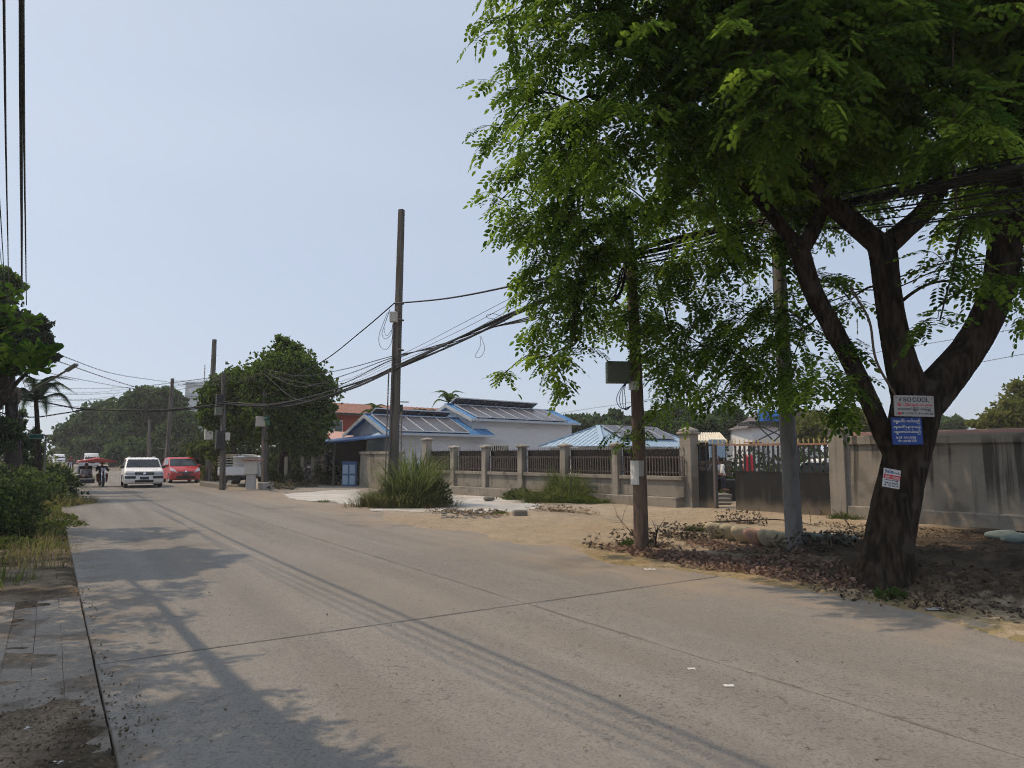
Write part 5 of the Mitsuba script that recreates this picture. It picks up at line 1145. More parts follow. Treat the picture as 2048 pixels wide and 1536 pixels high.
# ================================================================== GRASS, BUSHES, LITTER
def blades(p, n, L, spread, seed, ca, cb, width=.012, lean=.6):
    """Arching blades standing in an oval (centre p, radii spread): (v, f, c)."""
    r = np.random.default_rng(seed)
    a, q = r.uniform(0, 2 * np.pi, n), np.sqrt(r.random(n)) * (1 + .28 * np.abs(r.normal(size=n)) * (r.random(n) < .4))
    x = np.stack([np.cos(a) * q * spread[0], np.sin(a) * q * spread[1], np.zeros(n)], 1) + np.asarray(p, float)
    x[:, 2] = np.maximum(ground_z(x[:, 0], x[:, 1]), p[2] - .3) - .01
    out = np.stack([np.cos(a) * q, np.sin(a) * q, 0 * a], 1) * .8 + r.normal(0, .35, (n, 3)) * [1, 1, 0]
    ln = L * r.uniform(.4, 1.15, n) * np.maximum(1.05 - .35 * q, .35) * (.6 + .8 * meshkit.fbm(x * [2.1, 2.1, 0] + seed, 2, seed)) * np.where(r.random(n) < .04, 1.25, 1)
    w = unit(np.cross(out + [0.001, 0, 0], [0, 0, 1])) * width
    V = []
    for k, t in enumerate((0, .4, .75, 1.0)):
        c = x + ln[:, None] * (np.array([0, 0, 1]) * (t - .30 * lean * t ** 3)[None] if False else np.array([0, 0, 1]) * (t - .42 * lean * t ** 2.5) + out * lean * .75 * t ** 2)
        if t < 1:
            V += [c - w * (1 - .55 * t), c + w * (1 - .55 * t)]
        else:
            V.append(c)
    V = np.stack(V, 1)
    tf_ = np.array([[0, 1, 3], [0, 3, 2], [2, 3, 5], [2, 5, 4], [4, 5, 6]])
    F = (tf_[None] + (np.arange(n) * 7)[:, None, None]).reshape(-1, 3)
    return V.reshape(-1, 3), F, np.repeat(mixcol(ca, cb, r.random(n)), 7, 0)

def leafy(p, rad, n, size, ca, cb, seed, tmpl=None):
    """Leaves of a low bush through a dome: (v, f, c)."""
    r = np.random.default_rng(seed)
    d = unit(r.normal(size=(n, 3))); d[:, 2] = np.abs(d[:, 2])
    q = r.random((n, 1)) ** .45
    wob = .75 + .5 * meshkit.fbm(d * 2.2 + seed, 2, seed)[:, None]
    x = np.asarray(p, float) + d * q * wob * rad
    tone = np.clip(meshkit.fbm(x * 2.6, 2, seed + 3) * 1.1 - .1 + r.normal(0, .16, n), 0, 1)
    return scatter(tmpl or ROS3, x, unit(d + r.normal(0, .6, (n, 3)) + [0, 0, .15]), unit(np.array([0, 0, 1.]) + r.normal(0, .5, (n, 3))), size * r.uniform(.6, 1.3, n), mixcol(ca, cb, tone), r)

def sprigs(p, rad, n, L, seed, m_=None):
    r = np.random.default_rng(seed)
    m_ = m_ or MB()
    for _ in range(n):
        a = r.uniform(0, 2 * np.pi); b = np.asarray(p, float) + np.array([math.cos(a), math.sin(a), 0]) * rad * r.random()
        e = b + np.array([r.normal(0, .4), r.normal(0, .4), r.uniform(.5, 1)]) * L
        m_.tube(smooth_path([b, (b + e) / 2 + r.normal(0, .06, 3) * L, e], 3), np.linspace(.008, .003, 7), 4, cap=False)
    return m_

GA1, GA2, DRY = (.055, .085, .020), (.14, .18, .050), (.20, .16, .09)
# tall clump round the tall pole
gk = thing('grass_clump', 'tall arching grass clump growing round the foot of the tall pole', 'grass clump')
pc = PA0 + np.array([.55, -.2, 0])
put_leaves('blades', [blades(pc + [.1, 0, 0], 1500, 2.55, (.75, .6), 1, (.07, .10, .03), (.19, .23, .08), .016, .8), blades(pc + [-.1, -.3, 0], 2400, 1.05, (1.35, .7), 2, (.10, .13, .04), (.24, .25, .10), .013, 1.0), blades(pc + [-.1, -.4, 0], 600, .6, (1.4, .7), 4, DRY, (.2, .17, .08), .010, 1.1)], gk, kind='stuff')
put_leaves('side_bush', [leafy(pc + [.95, .2, .1], (.42, .35, .75), 260, .10, (.04, .07, .02), (.10, .14, .04), 3)], gk, kind='stuff')
gk = thing('grass_clump', 'spreading grass clump at the foot of the fence, left of the brown pole', 'grass clump')
pc = at(1130, 1006)
put_leaves('blades', [blades(pc + [.25, .3, 0], 1000, 1.75, (.7, .5), 5, (.08, .12, .03), (.20, .24, .08), .014, .8), blades(pc, 2200, .95, (1.4, .7), 6, (.09, .13, .03), (.22, .25, .08), .012, 1.0), blades(pc + [.9, -.7, 0], 3000, .42, (1.3, .55), 7, (.07, .11, .02), (.15, .20, .045), .011, .9), blades(pc + [-.2, .8, 0], 300, 1.3, (1.3, .4), 8, DRY, (.42, .35, .20), .005, .9)], gk, kind='stuff')
sb = thing('low_bush', 'low leafy bush between the pale driveway and the fence', 'bush')
put_leaves('leaves', [leafy(at(1045, 1000), (.85, .5, .42), 700, .09, (.05, .085, .025), (.13, .17, .05), 9)], sb, kind='stuff')
# small tufts on the sand and by the wall
for u, v, L, n, s, lab in ((1390, 1068, .28, 260, .22, 'small grass tuft on the sand in front of the sandbags'), (1700, 1042, .25, 420, .55, 'short grass tuft at the foot of the wall behind the grey pole'), (655, 1004, .12, 300, .5, 'thin grass patch on the pale forecourt'), (1000, 1031, .15, 200, .2, 'tiny grass tuft at the front edge of the driveway')):
    k = thing('grass_tuft', lab, 'grass tuft'); put_leaves('blades', [blades(at(u, v), n, L, (s, s * .5), int(u), GA1, GA2, .008, .9)], k, kind='stuff')

# left verge: a bank of bushes, each its own plant, with grass before it
B1, B2 = (.06, .10, .025), (.18, .22, .07)
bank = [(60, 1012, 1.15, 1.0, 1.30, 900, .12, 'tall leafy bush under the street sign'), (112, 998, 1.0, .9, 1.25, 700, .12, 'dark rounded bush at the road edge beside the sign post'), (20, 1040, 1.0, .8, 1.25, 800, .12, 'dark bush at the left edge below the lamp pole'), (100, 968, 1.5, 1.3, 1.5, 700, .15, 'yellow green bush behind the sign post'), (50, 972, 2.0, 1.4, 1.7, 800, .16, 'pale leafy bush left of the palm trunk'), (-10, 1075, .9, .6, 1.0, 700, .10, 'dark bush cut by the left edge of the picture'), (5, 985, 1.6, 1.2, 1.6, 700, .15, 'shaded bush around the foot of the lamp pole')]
for i, (u, v, a, b, h_, n, sz, lab) in enumerate(bank):
    k = thing('roadside_bush', lab, 'bush', 'bushes on the left verge')
    p = at(u, v); p[2] = -.05
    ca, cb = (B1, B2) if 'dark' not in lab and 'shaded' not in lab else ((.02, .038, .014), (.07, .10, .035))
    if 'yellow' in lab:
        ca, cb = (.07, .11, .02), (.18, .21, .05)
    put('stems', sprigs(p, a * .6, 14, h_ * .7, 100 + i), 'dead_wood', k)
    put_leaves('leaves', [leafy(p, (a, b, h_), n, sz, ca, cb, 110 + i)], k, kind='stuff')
gc = []
for u, v, a, b, n, h_ in ((95, 1052, .9, .5, 620, .22), (45, 1068, .9, .5, 620, .26), (70, 1035, .8, .5, 500, .32), (10, 1092, .8, .4, 500, .2), (128, 1040, .3, .5, 200, .2), (60, 1090, .5, .3, 160, .1)):
    p = at(u, v); p[2] = -.05
    gc.append(leafy(p, (a, b, h_), n, .065, (.06, .09, .02), (.17, .20, .06), int(u + v)))
put_leaves('ground_cover', gc, None, label='low leafy ground cover on the left verge in front of the bushes', kind='stuff', cat='ground cover')
vg = [blades(at(130, 1010), 1500, .65, (.55, 1.5), 41, (.12, .13, .04), (.24, .21, .10), .008, .8), blades(at(112, 1045), 700, .28, (.5, .7), 42, DRY, (.18, .17, .06), .008, .9), blades(at(105, 1075), 500, .12, (.6, .3), 43, DRY, (.22, .15, .06), .008, 1.1), blades(at(112, 962), 1500, .9, (.9, 3.2), 44, (.11, .14, .03), (.22, .23, .07), .014, .7)]
def edge_strip(n, seed, d0, d1, n0, n1, L, ca, cb, w):
    r = np.random.default_rng(seed); out = []
    for k in range(int((d1 - d0) / 1.2)):
        c = rd(r.uniform(n0, n1), d0 + 1.2 * k + r.uniform(-.6, .6), -.03)
        out.append(blades(c, int(n * r.uniform(.5, 1.4)), L * r.uniform(.5, 1.2), (.55, .55), seed + k, ca, cb, w, .85))
    return out
vg += edge_strip(150, 500, 12.5, 26, -.5, .35, .38, DRY, (.20, .20, .08), .008) + edge_strip(150, 560, 12, 26, -1.2, .1, .5, (.08, .11, .03), (.19, .22, .07), .009) + edge_strip(120, 620, 26, 60, -.9, .2, .7, (.10, .13, .03), (.22, .23, .08), .014)
put_leaves('verge_grass', vg, None, label='dry grass along the left edge of the road', kind='stuff', cat='grass')

# fallen leaves under the tree and round the poles
def litter(name, label, pts, n, size, ca, cb, seed, lift=.0, tmpl=None, cat='fallen leaves'):
    r = np.random.default_rng(seed)
    V = []
    w = np.array([q[2] * q[3] for q in pts]); i = r.choice(len(pts), n, p=w / w.sum())
    c = np.array([at(q[0], q[1]) for q in pts])[i]
    rad = np.array([[q[2], q[3]] for q in pts])[i]
    a, q = r.uniform(0, 2 * np.pi, n), np.sqrt(r.random(n)) * 1.05
    along = np.cos(a) * q * rad[:, 0]; across = np.sin(a) * q * rad[:, 1]
    x = c + along[:, None] * RD + across[:, None] * RN
    x[:, 2] = np.maximum(ground_z(x[:, 0], x[:, 1]), np.where((x @ RN > .39) & (x @ RN < 8.4), .0, -9)) + .008 + lift * r.random(n) ** 2
    lf = [leaflet(1, .55, .5, .25), leaflet(1, .5, -.5, -.3), leaflet(1, .6, .9, .1)]
    put_leaves(name, [scatter(lf, x, unit(r.normal(size=(n, 3)) * [1, 1, .35]), unit(np.array([0, 0, 1]) + r.normal(0, .45, (n, 3))), size * r.uniform(.6, 1.3, n), mixcol(ca, cb, r.random(n)), r)], None, 'leaf_dull', label=label, kind='stuff', cat=cat)
litter('fallen_leaves', 'reddish brown fallen leaves between the poles and the road', [(1330, 1112, .6, .5), (1420, 1128, .9, .6), (1520, 1140, .9, .6), (1620, 1160, .8, .5), (1250, 1102, .5, .3), (1450, 1100, .8, .4)], 3000, .075, (.11, .07, .055), (.32, .22, .18), 3, .07)
litter('dead_foliage', 'dark withered leaves heaped round the foot of both poles', [(1300, 1092, .45, .3), (1380, 1083, .7, .35), (1480, 1052, .7, .2), (1640, 1118, .5, .35), (1690, 1112, .4, .3), (1190, 1098, .25, .1), (1250, 1090, .3, .15), (1600, 1130, .5, .3)], 1700, .08, (.03, .026, .022), (.16, .13, .10), 4, .26, cat='dead leaves')
litter('shaded_litter', 'scattered dark leaves on the shaded soil right of the tree', [(1800, 1190, 1.0, .8), (1900, 1200, 1.0, .8), (2000, 1220, .8, .8), (1880, 1130, 1.4, .8), (1960, 1080, 1.6, .9), (1750, 1080, 1.0, .6), (1700, 1060, .8, .5)], 2300, .06, (.04, .032, .025), (.17, .125, .09), 5, .04)
litter('grit_leaves', 'bits of leaf and dirt strewn along the left edge of the road', [(110, 1420, .9, .5), (190, 1500, .6, .2), (120, 1470, .8, .5), (60, 1480, .6, .6), (200, 1330, 1.2, .07), (175, 1200, 1.5, .06)], 900, .024, (.06, .05, .035), (.20, .16, .11), 6, .01)
litter('driveway_weeds', 'dry brown weeds along the broken front edge of the driveway', [(930, 1031, 1.1, .18), (985, 1034, .8, .12), (870, 1026, .6, .15), (1090, 1024, .9, .25), (1150, 1030, 1.0, .2)], 700, .075, (.07, .05, .03), (.24, .17, .09), 9, .16, cat='weeds')
litter('road_specks', 'tiny leaves scattered on the concrete road', [(900, 1300, 4, 2.6), (1300, 1350, 2.5, 2)], 90, .022, (.06, .05, .035), (.20, .16, .11), 8, .0)
# green sprouts near the tree foot and dead branches
for u, v, n, s, lab in ((1695, 1132, 160, .30, 'green sprouting weed left of the tree foot'), (1782, 1200, 70, .16, 'tiny green weed in the shade before the tree'), (1262, 1095, 130, .18, 'small green weed left of the brown pole foot')):
    k = thing('weed', lab, 'weed'); put_leaves('leaves', [leafy(at(u, v), (s * 1.3, s, s * .7), n, .07, (.05, .09, .02), (.12, .17, .05), int(u))], k, kind='stuff')
def branch(label, pts, r0, m_='dead_wood', twigs=5, seed=0):
    r = np.random.default_rng(seed); k = thing('dead_branch', label, 'branch')
    q = smooth_path(pts, 5); mb = MB(); mb.tube(q, np.linspace(r0, r0 * .4, len(q)), 7)
    for _ in range(twigs):
        a = q[r.integers(2, len(q) - 1)]; e = a + unit(r.normal(size=3) + [0, 0, .6]) * r.uniform(.2, .55)
        mb.tube(smooth_path([a, (a + e) / 2 + r.normal(0, .03, 3), e], 3), np.linspace(r0 * .4, r0 * .12, 7), 5)
    put('wood', mb, m_, k, smooth=True)
branch('bare dead branch leaning by the fence right of the grass', [at(1192, 1006), aty(1210, 985, at(1192, 1006)[1]), aty(1232, 952, at(1192, 1006)[1] + .5)], .035, 'stump_dark', 3, 1)
branch('pale thin dead branch by the fence right of the grass', [at(1240, 1003), aty(1232, 975, at(1240, 1003)[1]), aty(1219, 950, at(1240, 1003)[1] + .3)], .018, 'dead_wood', 4, 2)
branch('thin dry branch leaning against the foot of the brown pole', [at(1285, 1095), aty(1262, 1065, 11.6), aty(1232, 1030, 11.9)], .012, 'dead_wood', 6, 3)
branch('dark dead branch lying behind the grey pole', [at(1410, 1050) + [0, 0, .05], at(1480, 1052) + [0, 0, .12], at(1560, 1046) + [0, 0, .08], at(1640, 1062) + [0, 0, .1]], .02, 'stump_dark', 9, 4)
branch('long dry branch lying across the fallen leaves', [at(1365, 1078) + [0, 0, .14], at(1440, 1098) + [0, 0, .12], at(1530, 1128) + [0, 0, .1], at(1620, 1150) + [0, 0, .06]], .014, 'dead_wood', 10, 5)
branch('thin stick leaning at the wall corner right of the gate', [at(1705, 1062), aty(1690, 1040, at(1705, 1062)[1]), aty(1664, 1018, at(1705, 1062)[1] + .2)], .016, 'stump_dark', 3, 6)
branch('upright dead stem among the withered leaves', [at(1310, 1094), aty(1312, 1075, 11.8), aty(1316, 1052, 11.8)], .02, 'stump_dark', 6, 7)
# ================================================================== BUILDINGS
A2, B2_ = np.array([.744, .667, 0.]), np.array([.667, -.744, 0.])
A2 /= np.linalg.norm(A2); B2_ = np.array([A2[1], -A2[0], 0.])
def loc(C, x, y, z=0.0):
    """Local house point: x away from the road, y into the house from its visible long side."""
    return np.asarray(C, float) + A2 * x - B2_ * y + np.array([0, 0, z])

def sheet_roof(C, x0, x1, y0, z0, y1, z1, th=.05, ribs=.35):
    """A ribbed metal roof slope from the eave (y0, z0) up to the ridge (y1, z1)."""
    m_ = MB()
    p = [loc(C, x0, y0, z0), loc(C, x1, y0, z0), loc(C, x1, y1, z1), loc(C, x0, y1, z1)]
    up = np.array([0, 0, th])
    m_.add(p + [q + up for q in p], [[0, 2, 1], [0, 3, 2], [4, 5, 6], [4, 6, 7], [0, 1, 5], [0, 5, 4], [1, 2, 6], [1, 6, 5], [2, 3, 7], [2, 7, 6], [3, 0, 4], [3, 4, 7]])
    k = int((x1 - x0) / ribs)
    for i in range(k + 1):
        x = x0 + .02 + (x1 - x0 - .04) * i / k
        m_.beam(loc(C, x, y0, z0 + th + .012), loc(C, x, y1, z1 + th + .012), .05, .035)
    return m_

def panel_row(parent, C, x0, n, w, gap, ya, za, yb, zb, legs=0.0):
    """n solar panels side by side on the slope line (ya, za)-(yb, zb)."""
    d = np.array([yb - ya, zb - za]); d /= np.linalg.norm(d); nr = np.array([-d[1], d[0]])
    if nr[1] < 0:
        nr = -nr
    for i in range(n):
        a = x0 + i * (w + gap)
        def q(x, y, z, o): return loc(C, x, y + nr[0] * o, z + nr[1] * o)
        m_ = MB()
        lo = [q(a, ya, za, 0), q(a + w, ya, za, 0), q(a + w, yb, zb, 0), q(a, yb, zb, 0)]
        hi = [q(a, ya, za, .04), q(a + w, ya, za, .04), q(a + w, yb, zb, .04), q(a, yb, zb, .04)]
        m_.add(lo + hi, [[0, 2, 1], [0, 3, 2], [4, 5, 6], [4, 6, 7], [0, 1, 5], [0, 5, 4], [1, 2, 6], [1, 6, 5], [2, 3, 7], [2, 7, 6], [3, 0, 4], [3, 4, 7]])
        k = put('solar_panel', m_, 'solar_glass', parent)
        m_ = MB()
        for (xa, y_a, z_a), (xb, y_b, z_b) in (((a, ya, za), (a, yb, zb)), ((a + w, ya, za), (a + w, yb, zb)), ((a, ya, za), (a + w, ya, za)), ((a, yb, zb), (a + w, yb, zb))):
            m_.beam(q(xa, y_a, z_a, .03), q(xb, y_b, z_b, .03), .05, .06)
        put('frame', m_, 'alu', k)

def gable_house(label, C, LA, W, ez, rz, roof_mat, over=.45, left_over=.4):
    k = thing('house', label, 'house')
    m_ = MB()
    ring = [loc(C, 0, 0), loc(C, LA, 0), loc(C, LA, W), loc(C, 0, W)]
    top = [p + np.array([0, 0, ez]) for p in ring]
    g0, g1 = loc(C, 0, W / 2, rz - .03), loc(C, LA, W / 2, rz - .03)
    V = ring + top + [g0, g1]
    m_.add(V, [[0, 1, 5], [0, 5, 4], [1, 2, 6], [1, 6, 5], [2, 3, 7], [2, 7, 6], [3, 0, 4], [3, 4, 7], [4, 8, 7], [5, 6, 9]])
    put('wall', m_, 'house_plaster', k)
    s = (rz - ez) / (W / 2)
    r1 = put('roof', sheet_roof(C, -left_over, LA + .3, -over, ez - s * over, W / 2, rz), roof_mat, k)
    put('roof', sheet_roof(C, -left_over, LA + .3, W + over, ez - s * over, W / 2 + .002, rz), roof_mat, k)
    m_ = MB()
    for y0, y1 in ((-over, W / 2), (W + over, W / 2)):
        m_.beam(loc(C, -left_over - .02, y0, ez - s * over - .05), loc(C, -left_over - .02, y1, rz - .05), .05, .18)
    put('barge_board', m_, 'pale_gutter', k)
    m_ = MB(); m_.beam(loc(C, -left_over, -over - .05, ez - s * over - .01), loc(C, LA + .3, -over - .05, ez - s * over - .01), .12, .13); put('gutter', m_, 'pale_gutter', k)
    m_ = MB(); m_.beam(loc(C, -left_over, W / 2, rz + .07), loc(C, LA + .3, W / 2, rz + .07), .26, .05); put('ridge_cap', m_, roof_mat, k)
    return k, r1, s

C_lo, C_up = np.array([-6.37, 36.0, 0]), np.array([-2.26, 40.2, 0])
hl, rl, s = gable_house('white house with a low blue roof and solar panels, behind the tall pole', C_lo, 6.5, 3.65, 2.95, 3.78, 'blue_roof')
panel_row(rl, C_lo, -.15, 5, 1.0, .03, -.42, 2.95 - s * .42 + .12, 1.55, 3.78 - s * .275 + .12)
panel_row(hl, C_lo, .10, 5, .98, .03, 2.6, 3.50, 1.5, 4.12)
m_ = MB(); m_.box(loc(C_lo, -.035, 1.2, 3.05), (.05, .5, .62), A2[:2]); put('gable_vent', m_, 'pale_blue_roof', hl)
hu, ru, s = gable_house('taller white house with a blue gable roof and two rows of solar panels', C_up, 8.3, 4.2, 3.85, 4.64, 'blue_roof')
panel_row(ru, C_up, .0, 7, 1.03, .03, -.42, 3.85 - s * .42 + .12, 1.80, 4.64 - s * .30 + .12)
panel_row(hu, C_up, .0, 6, 1.1, .03, 2.75, 4.45, 1.6, 5.04)
w_ = put('window', MB().box(loc(C_up, 1.9, -.03, 2.05), (1.7, .06, .42), A2[:2]), 'cream_paint', hu)
for i in range(11):
    put('slot', MB().box(loc(C_up, 1.14 + .15 * i, -.066, 2.05), (.07, .02, .32), A2[:2]), 'dark_interior', w_)
put('downpipe', tube([loc(C_up, -.1, -.5, 3.6), loc(C_up, -.06, -.08, 3.3), loc(C_up, -.06, -.08, .2)], .045, 8), 'cream_paint', hu, smooth=50)

# small hip roofed building
C_h = np.array([4.05, 31.5, 0]); Wh, Lh, eh, ah = 3.3, 7.5, 2.05, 3.05
hh = thing('house', 'low building with a pale blue hip roof left of the brown pole', 'house')
put('wall', MB().box(loc(C_h, Lh / 2, Wh / 2, 1.0), (Lh, Wh, 2.0), A2[:2]), 'house_plaster', hh)
o = .4
c_ = [loc(C_h, -o, -o, eh), loc(C_h, Lh + o, -o, eh), loc(C_h, Lh + o, Wh + o, eh), loc(C_h, -o, Wh + o, eh)]
ap, aq = loc(C_h, Wh / 2, Wh / 2, ah), loc(C_h, Lh - Wh / 2, Wh / 2, ah)
for f_ in ([c_[0], c_[1], aq, ap], [c_[3], c_[0], ap], [c_[1], c_[2], aq], [c_[2], c_[3], ap, aq]):
    m_ = MB(); q = [np.asarray(x) for x in f_]
    m_.add(q, [[0, 1, 2]] + ([[0, 2, 3]] if len(q) == 4 else []))
    nrm = np.cross(q[1] - q[0], q[2] - q[0]); nrm /= np.linalg.norm(nrm)
    ed = q[1] - q[0]; L = np.linalg.norm(ed); ed = ed / L
    upd = np.cross(nrm, ed)
    pts2 = sg.Polygon([((x - q[0]) @ ed, (x - q[0]) @ upd) for x in q])
    for t_ in np.arange(.15, L, .3):
        ln_ = pts2.intersection(sg.LineString([(t_, -5), (t_, 9)]))
        if ln_.length > .15:
            (xa, ya), (xb, yb) = ln_.coords[0], ln_.coords[-1]
            m_.beam(q[0] + ed * xa + upd * ya + nrm * .012, q[0] + ed * xb + upd * yb + nrm * .012, .04, .03)
    put('roof', m_, 'pale_blue_roof', hh)
m_ = MB()
for a, b in ((c_[0], ap), (c_[3], ap), (ap, aq), (c_[1], aq)):
    m_.beam(a + [0, 0, .03], b + [0, 0, .03], .2, .05)
put('ridge_cap', m_, 'pale_blue_roof', hh)
sl_ = (ah - eh) / (Wh / 2 + o)
panel_row(hh, C_h, 1.7, 4, 1.05, .03, .25, eh + sl_ * (.25 + o) + .10, 1.45, eh + sl_ * (1.45 + o) + .10)

# red two storey house with a brown roof
C_r = np.array([-15.4, 55.0, 0])
rb = thing('red_house', 'dark red two storey house with a long brown roof behind the rounded tree', 'house')
put('wall', MB().box(loc(C_r, 7, 3, 2.6), (14, 6, 5.2), A2[:2]), 'red_wall', rb)
put('roof', sheet_roof(C_r, -.6, 15, -.7, 4.95, 3, 6.05, .08, .6), 'brown_roof', rb)
put('roof', sheet_roof(C_r, -.6, 15, 6.7, 4.95, 3.002, 6.05, .08, .6), 'brown_roof', rb)
put('fascia', MB().beam(loc(C_r, -.6, -.74, 4.98), loc(C_r, 15, -.74, 4.98), .06, .16), 'trim_black', rb)
for x in (1.4, 8.0):
    w_ = put('window', MB().box(loc(C_r, x, -.04, 3.9), (1.55, .1, 1.15), A2[:2]), 'cream_paint', rb)
    for s_ in (-.38, .38):
        put('pane', MB().box(loc(C_r, x + s_, -.10, 3.9), (.64, .03, .98), A2[:2]), 'window_dark', w_)

# the shop under the blue lean-to
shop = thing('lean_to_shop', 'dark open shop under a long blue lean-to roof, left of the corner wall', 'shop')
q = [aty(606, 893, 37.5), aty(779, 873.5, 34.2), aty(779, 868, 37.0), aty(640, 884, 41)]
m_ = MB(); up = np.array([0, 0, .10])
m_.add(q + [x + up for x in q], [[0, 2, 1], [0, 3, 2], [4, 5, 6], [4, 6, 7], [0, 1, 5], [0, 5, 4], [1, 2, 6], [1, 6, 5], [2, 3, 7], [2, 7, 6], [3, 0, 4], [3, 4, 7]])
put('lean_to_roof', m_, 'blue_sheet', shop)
pk = [aty(742, 872, 35.8), aty(777, 871, 35.6), aty(760, 862.5, 36.2), aty(742, 872, 37.5), aty(777, 871, 37.5)]
put('roof_hood', MB().add(pk, [[0, 1, 2], [1, 4, 2], [4, 3, 2], [3, 0, 2]]), 'pale_blue_roof', shop)
def wallquad(u0, u1, y0, y1, zt0, zt1, th=.12):
    a, b = aty(u0, 912, y0), aty(u1, 912, y1); a[2] = b[2] = 0
    d = (b - a) / np.linalg.norm(b - a); n_ = np.array([d[1], -d[0], 0]) * th / 2
    V = [a - n_, b - n_, b + n_, a + n_]
    V = V + [v + np.array([0, 0, z]) for v, z in zip(V, (zt0, zt1, zt1, zt0))]
    return MB().add(V, [[0, 2, 1], [0, 3, 2], [4, 5, 6], [4, 6, 7], [0, 1, 5], [0, 5, 4], [1, 2, 6], [1, 6, 5], [2, 3, 7], [2, 7, 6], [3, 0, 4], [3, 4, 7]])
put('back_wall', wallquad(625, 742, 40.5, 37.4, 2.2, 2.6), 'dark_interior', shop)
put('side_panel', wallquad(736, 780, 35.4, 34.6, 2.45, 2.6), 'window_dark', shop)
for u, y in ((612, 37.4), (668, 36.3), (735, 35.0)):
    p = aty(u, 912, y); top = p.copy(); p[2] = 0; top[2] = 2.3 if u > 650 else 2.0
    put('post', tube([p, top], .06, 8), 'pole_concrete', shop)
ld_ = thing('pink_roof_shed', 'small shed with a faded pink metal roof behind the blue lean-to', 'shed')
q = [aty(662, 884, 43), aty(735, 886, 41), aty(712, 866.5, 45), aty(655, 864, 46)]
m_ = MB(); m_.add(q + [x + [0, 0, .06] for x in q], [[0, 2, 1], [0, 3, 2], [4, 5, 6], [4, 6, 7], [0, 1, 5], [0, 5, 4], [1, 2, 6], [1, 6, 5], [2, 3, 7], [2, 7, 6], [3, 0, 4], [3, 4, 7]])
put('roof', m_, 'pink_coping', ld_)
put('wall', wallquad(664, 730, 43.5, 41.8, 2.35, 2.3), 'red_wall', ld_)
bd = thing('blue_cabinet', 'blue framed double door cabinet leaning in front of the dark shop', 'cabinet')
p = aty(698, 912, 36.2); p[2] = 0; axb = (1, .12)
put('body', MB().box(p + [0, .2, .62], (.72, .3, 1.25), axb), 'blue_sheet', bd)
for s_ in (-.18, .18):
    for z in (.36, .92):
        put('pane', MB().box(p + [s_, .03, z], (.27, .03, .46), axb), 'pale_blue_roof', bd)
put('cornice', MB().box(p + [0, .17, 1.28], (.76, .36, .07), axb), 'blue_sheet', bd)

# garden fence with globe lamps
gf_ = thing('garden_fence', 'low garden fence with white posts and round globe lamps before the dark shop', 'fence')
ga, gb_ = at(566, 972), at(712, 968)
gd = (gb_ - ga) / np.linalg.norm(gb_ - ga); L = np.linalg.norm(gb_ - ga)
put('base_wall', MB().box((ga + gb_) / 2 + [0, 0, .18], (L, .14, .4), gd[:2]), 'plaster', gf_)
for t_, u_ in ((.03, 0), (.24, 0), (.38, 1), (.53, 1), (.66, 0), (.80, 1), (.97, 0)):
    b = ga + gd * L * t_
    k = put('post', MB().chbox(b + [0, 0, .78], (.15, .15, 1.56), .015, gd[:2]), 'cream_paint', gf_)
    if u_:
        m_ = trimesh.creation.icosphere(2, .14); m_.apply_translation(b + [0, 0, 1.76]); put('globe', m_, 'sign_white', k, smooth=True)
        put('stem', tube([b + [0, 0, 1.5], b + [0, 0, 1.66]], .03, 8), 'trim_black', k)
for z in (.75, 1.25, 1.5):
    put('rail', MB().box((ga + gb_) / 2 + [0, .02, z], (L, .035, .035), gd[:2]), 'trim_black', gf_)
for i in range(44):
    put('bar', MB().box(ga + gd * L * (i + .5) / 44 + [0, .02, .83], (.02, .02, .88), gd[:2]), 'trim_black', gf_)

# far buildings
tb = thing('tower_block', 'pale grey tall building far behind the trees with a mast on its roof', 'building')
y_ = 130.0
c = aty(398, 900, y_); c[2] = 0
put('wall', MB().box(c + [0, 4, 7.4], (6.2, 8, 14.8), (1, .25)), 'far_white', tb)
put('wall', MB().box(c + [-3.2, 5, 7.8], (3.0, 6, 15.6), (1, .25)), 'car_silver', tb)
put('parapet', MB().box(c + [0, 4, 14.95], (6.6, 8.4, .3), (1, .25)), 'far_white', tb)
for r_ in range(5):
    for q_ in range(3):
        put('window', MB().box(c + [-1.9 + 1.9 * q_, -.6 - .04 + .25 * 0 + (-1.9 + 1.9 * q_) * .25 * 0 + .42 * (q_ - 1) , 3.6 + 2.3 * r_], (.9, .9, 1.1), (1, .25)), 'car_silver', tb)
put('mast', tube([c + [-1.4, 4, 15], c + [-1.4, 4, 19.2]], .08, 6), 'pole_steel', tb)
wh = thing('white_house', 'white gabled house with a dark roof beyond the gate', 'house')
Cw = aty(1497, 900, 52); Cw[2] = 0
Vw = []
for x, z in ((0, 0), (3.6, 0), (3.6, 3.9), (3.6, 3.9), (0, 3.4)):
    Vw.append((x, z))
put('wall', MB().box(Cw + [2.6, 2.5, 1.9], (5.2, 5, 3.8), (1, .1)), 'far_white', wh)
rp = [Cw + [-.35, -.6, 3.65], Cw + [5.8, 0, 3.95], Cw + [5.8, 0, 5.0], Cw + [2.4, -.3, 5.05]]
bk = [q + np.array([0, 5.6, 0]) for q in rp]
put('roof', MB().add(rp + bk, [[0, 1, 2], [0, 2, 3], [4, 6, 5], [4, 7, 6], [0, 4, 5], [0, 5, 1], [1, 5, 6], [1, 6, 2], [2, 6, 7], [2, 7, 3], [3, 7, 4], [3, 4, 0]]), 'roof_dark', wh)
put('awning', MB().box(Cw + [.3, -.2, 2.6], (1.0, .7, .08), (1, .1)), 'brown_roof', wh)
put('window', MB().box(Cw + [.35, -.03, 2.25], (.7, .06, .7), (1, .1)), 'window_dark', wh)
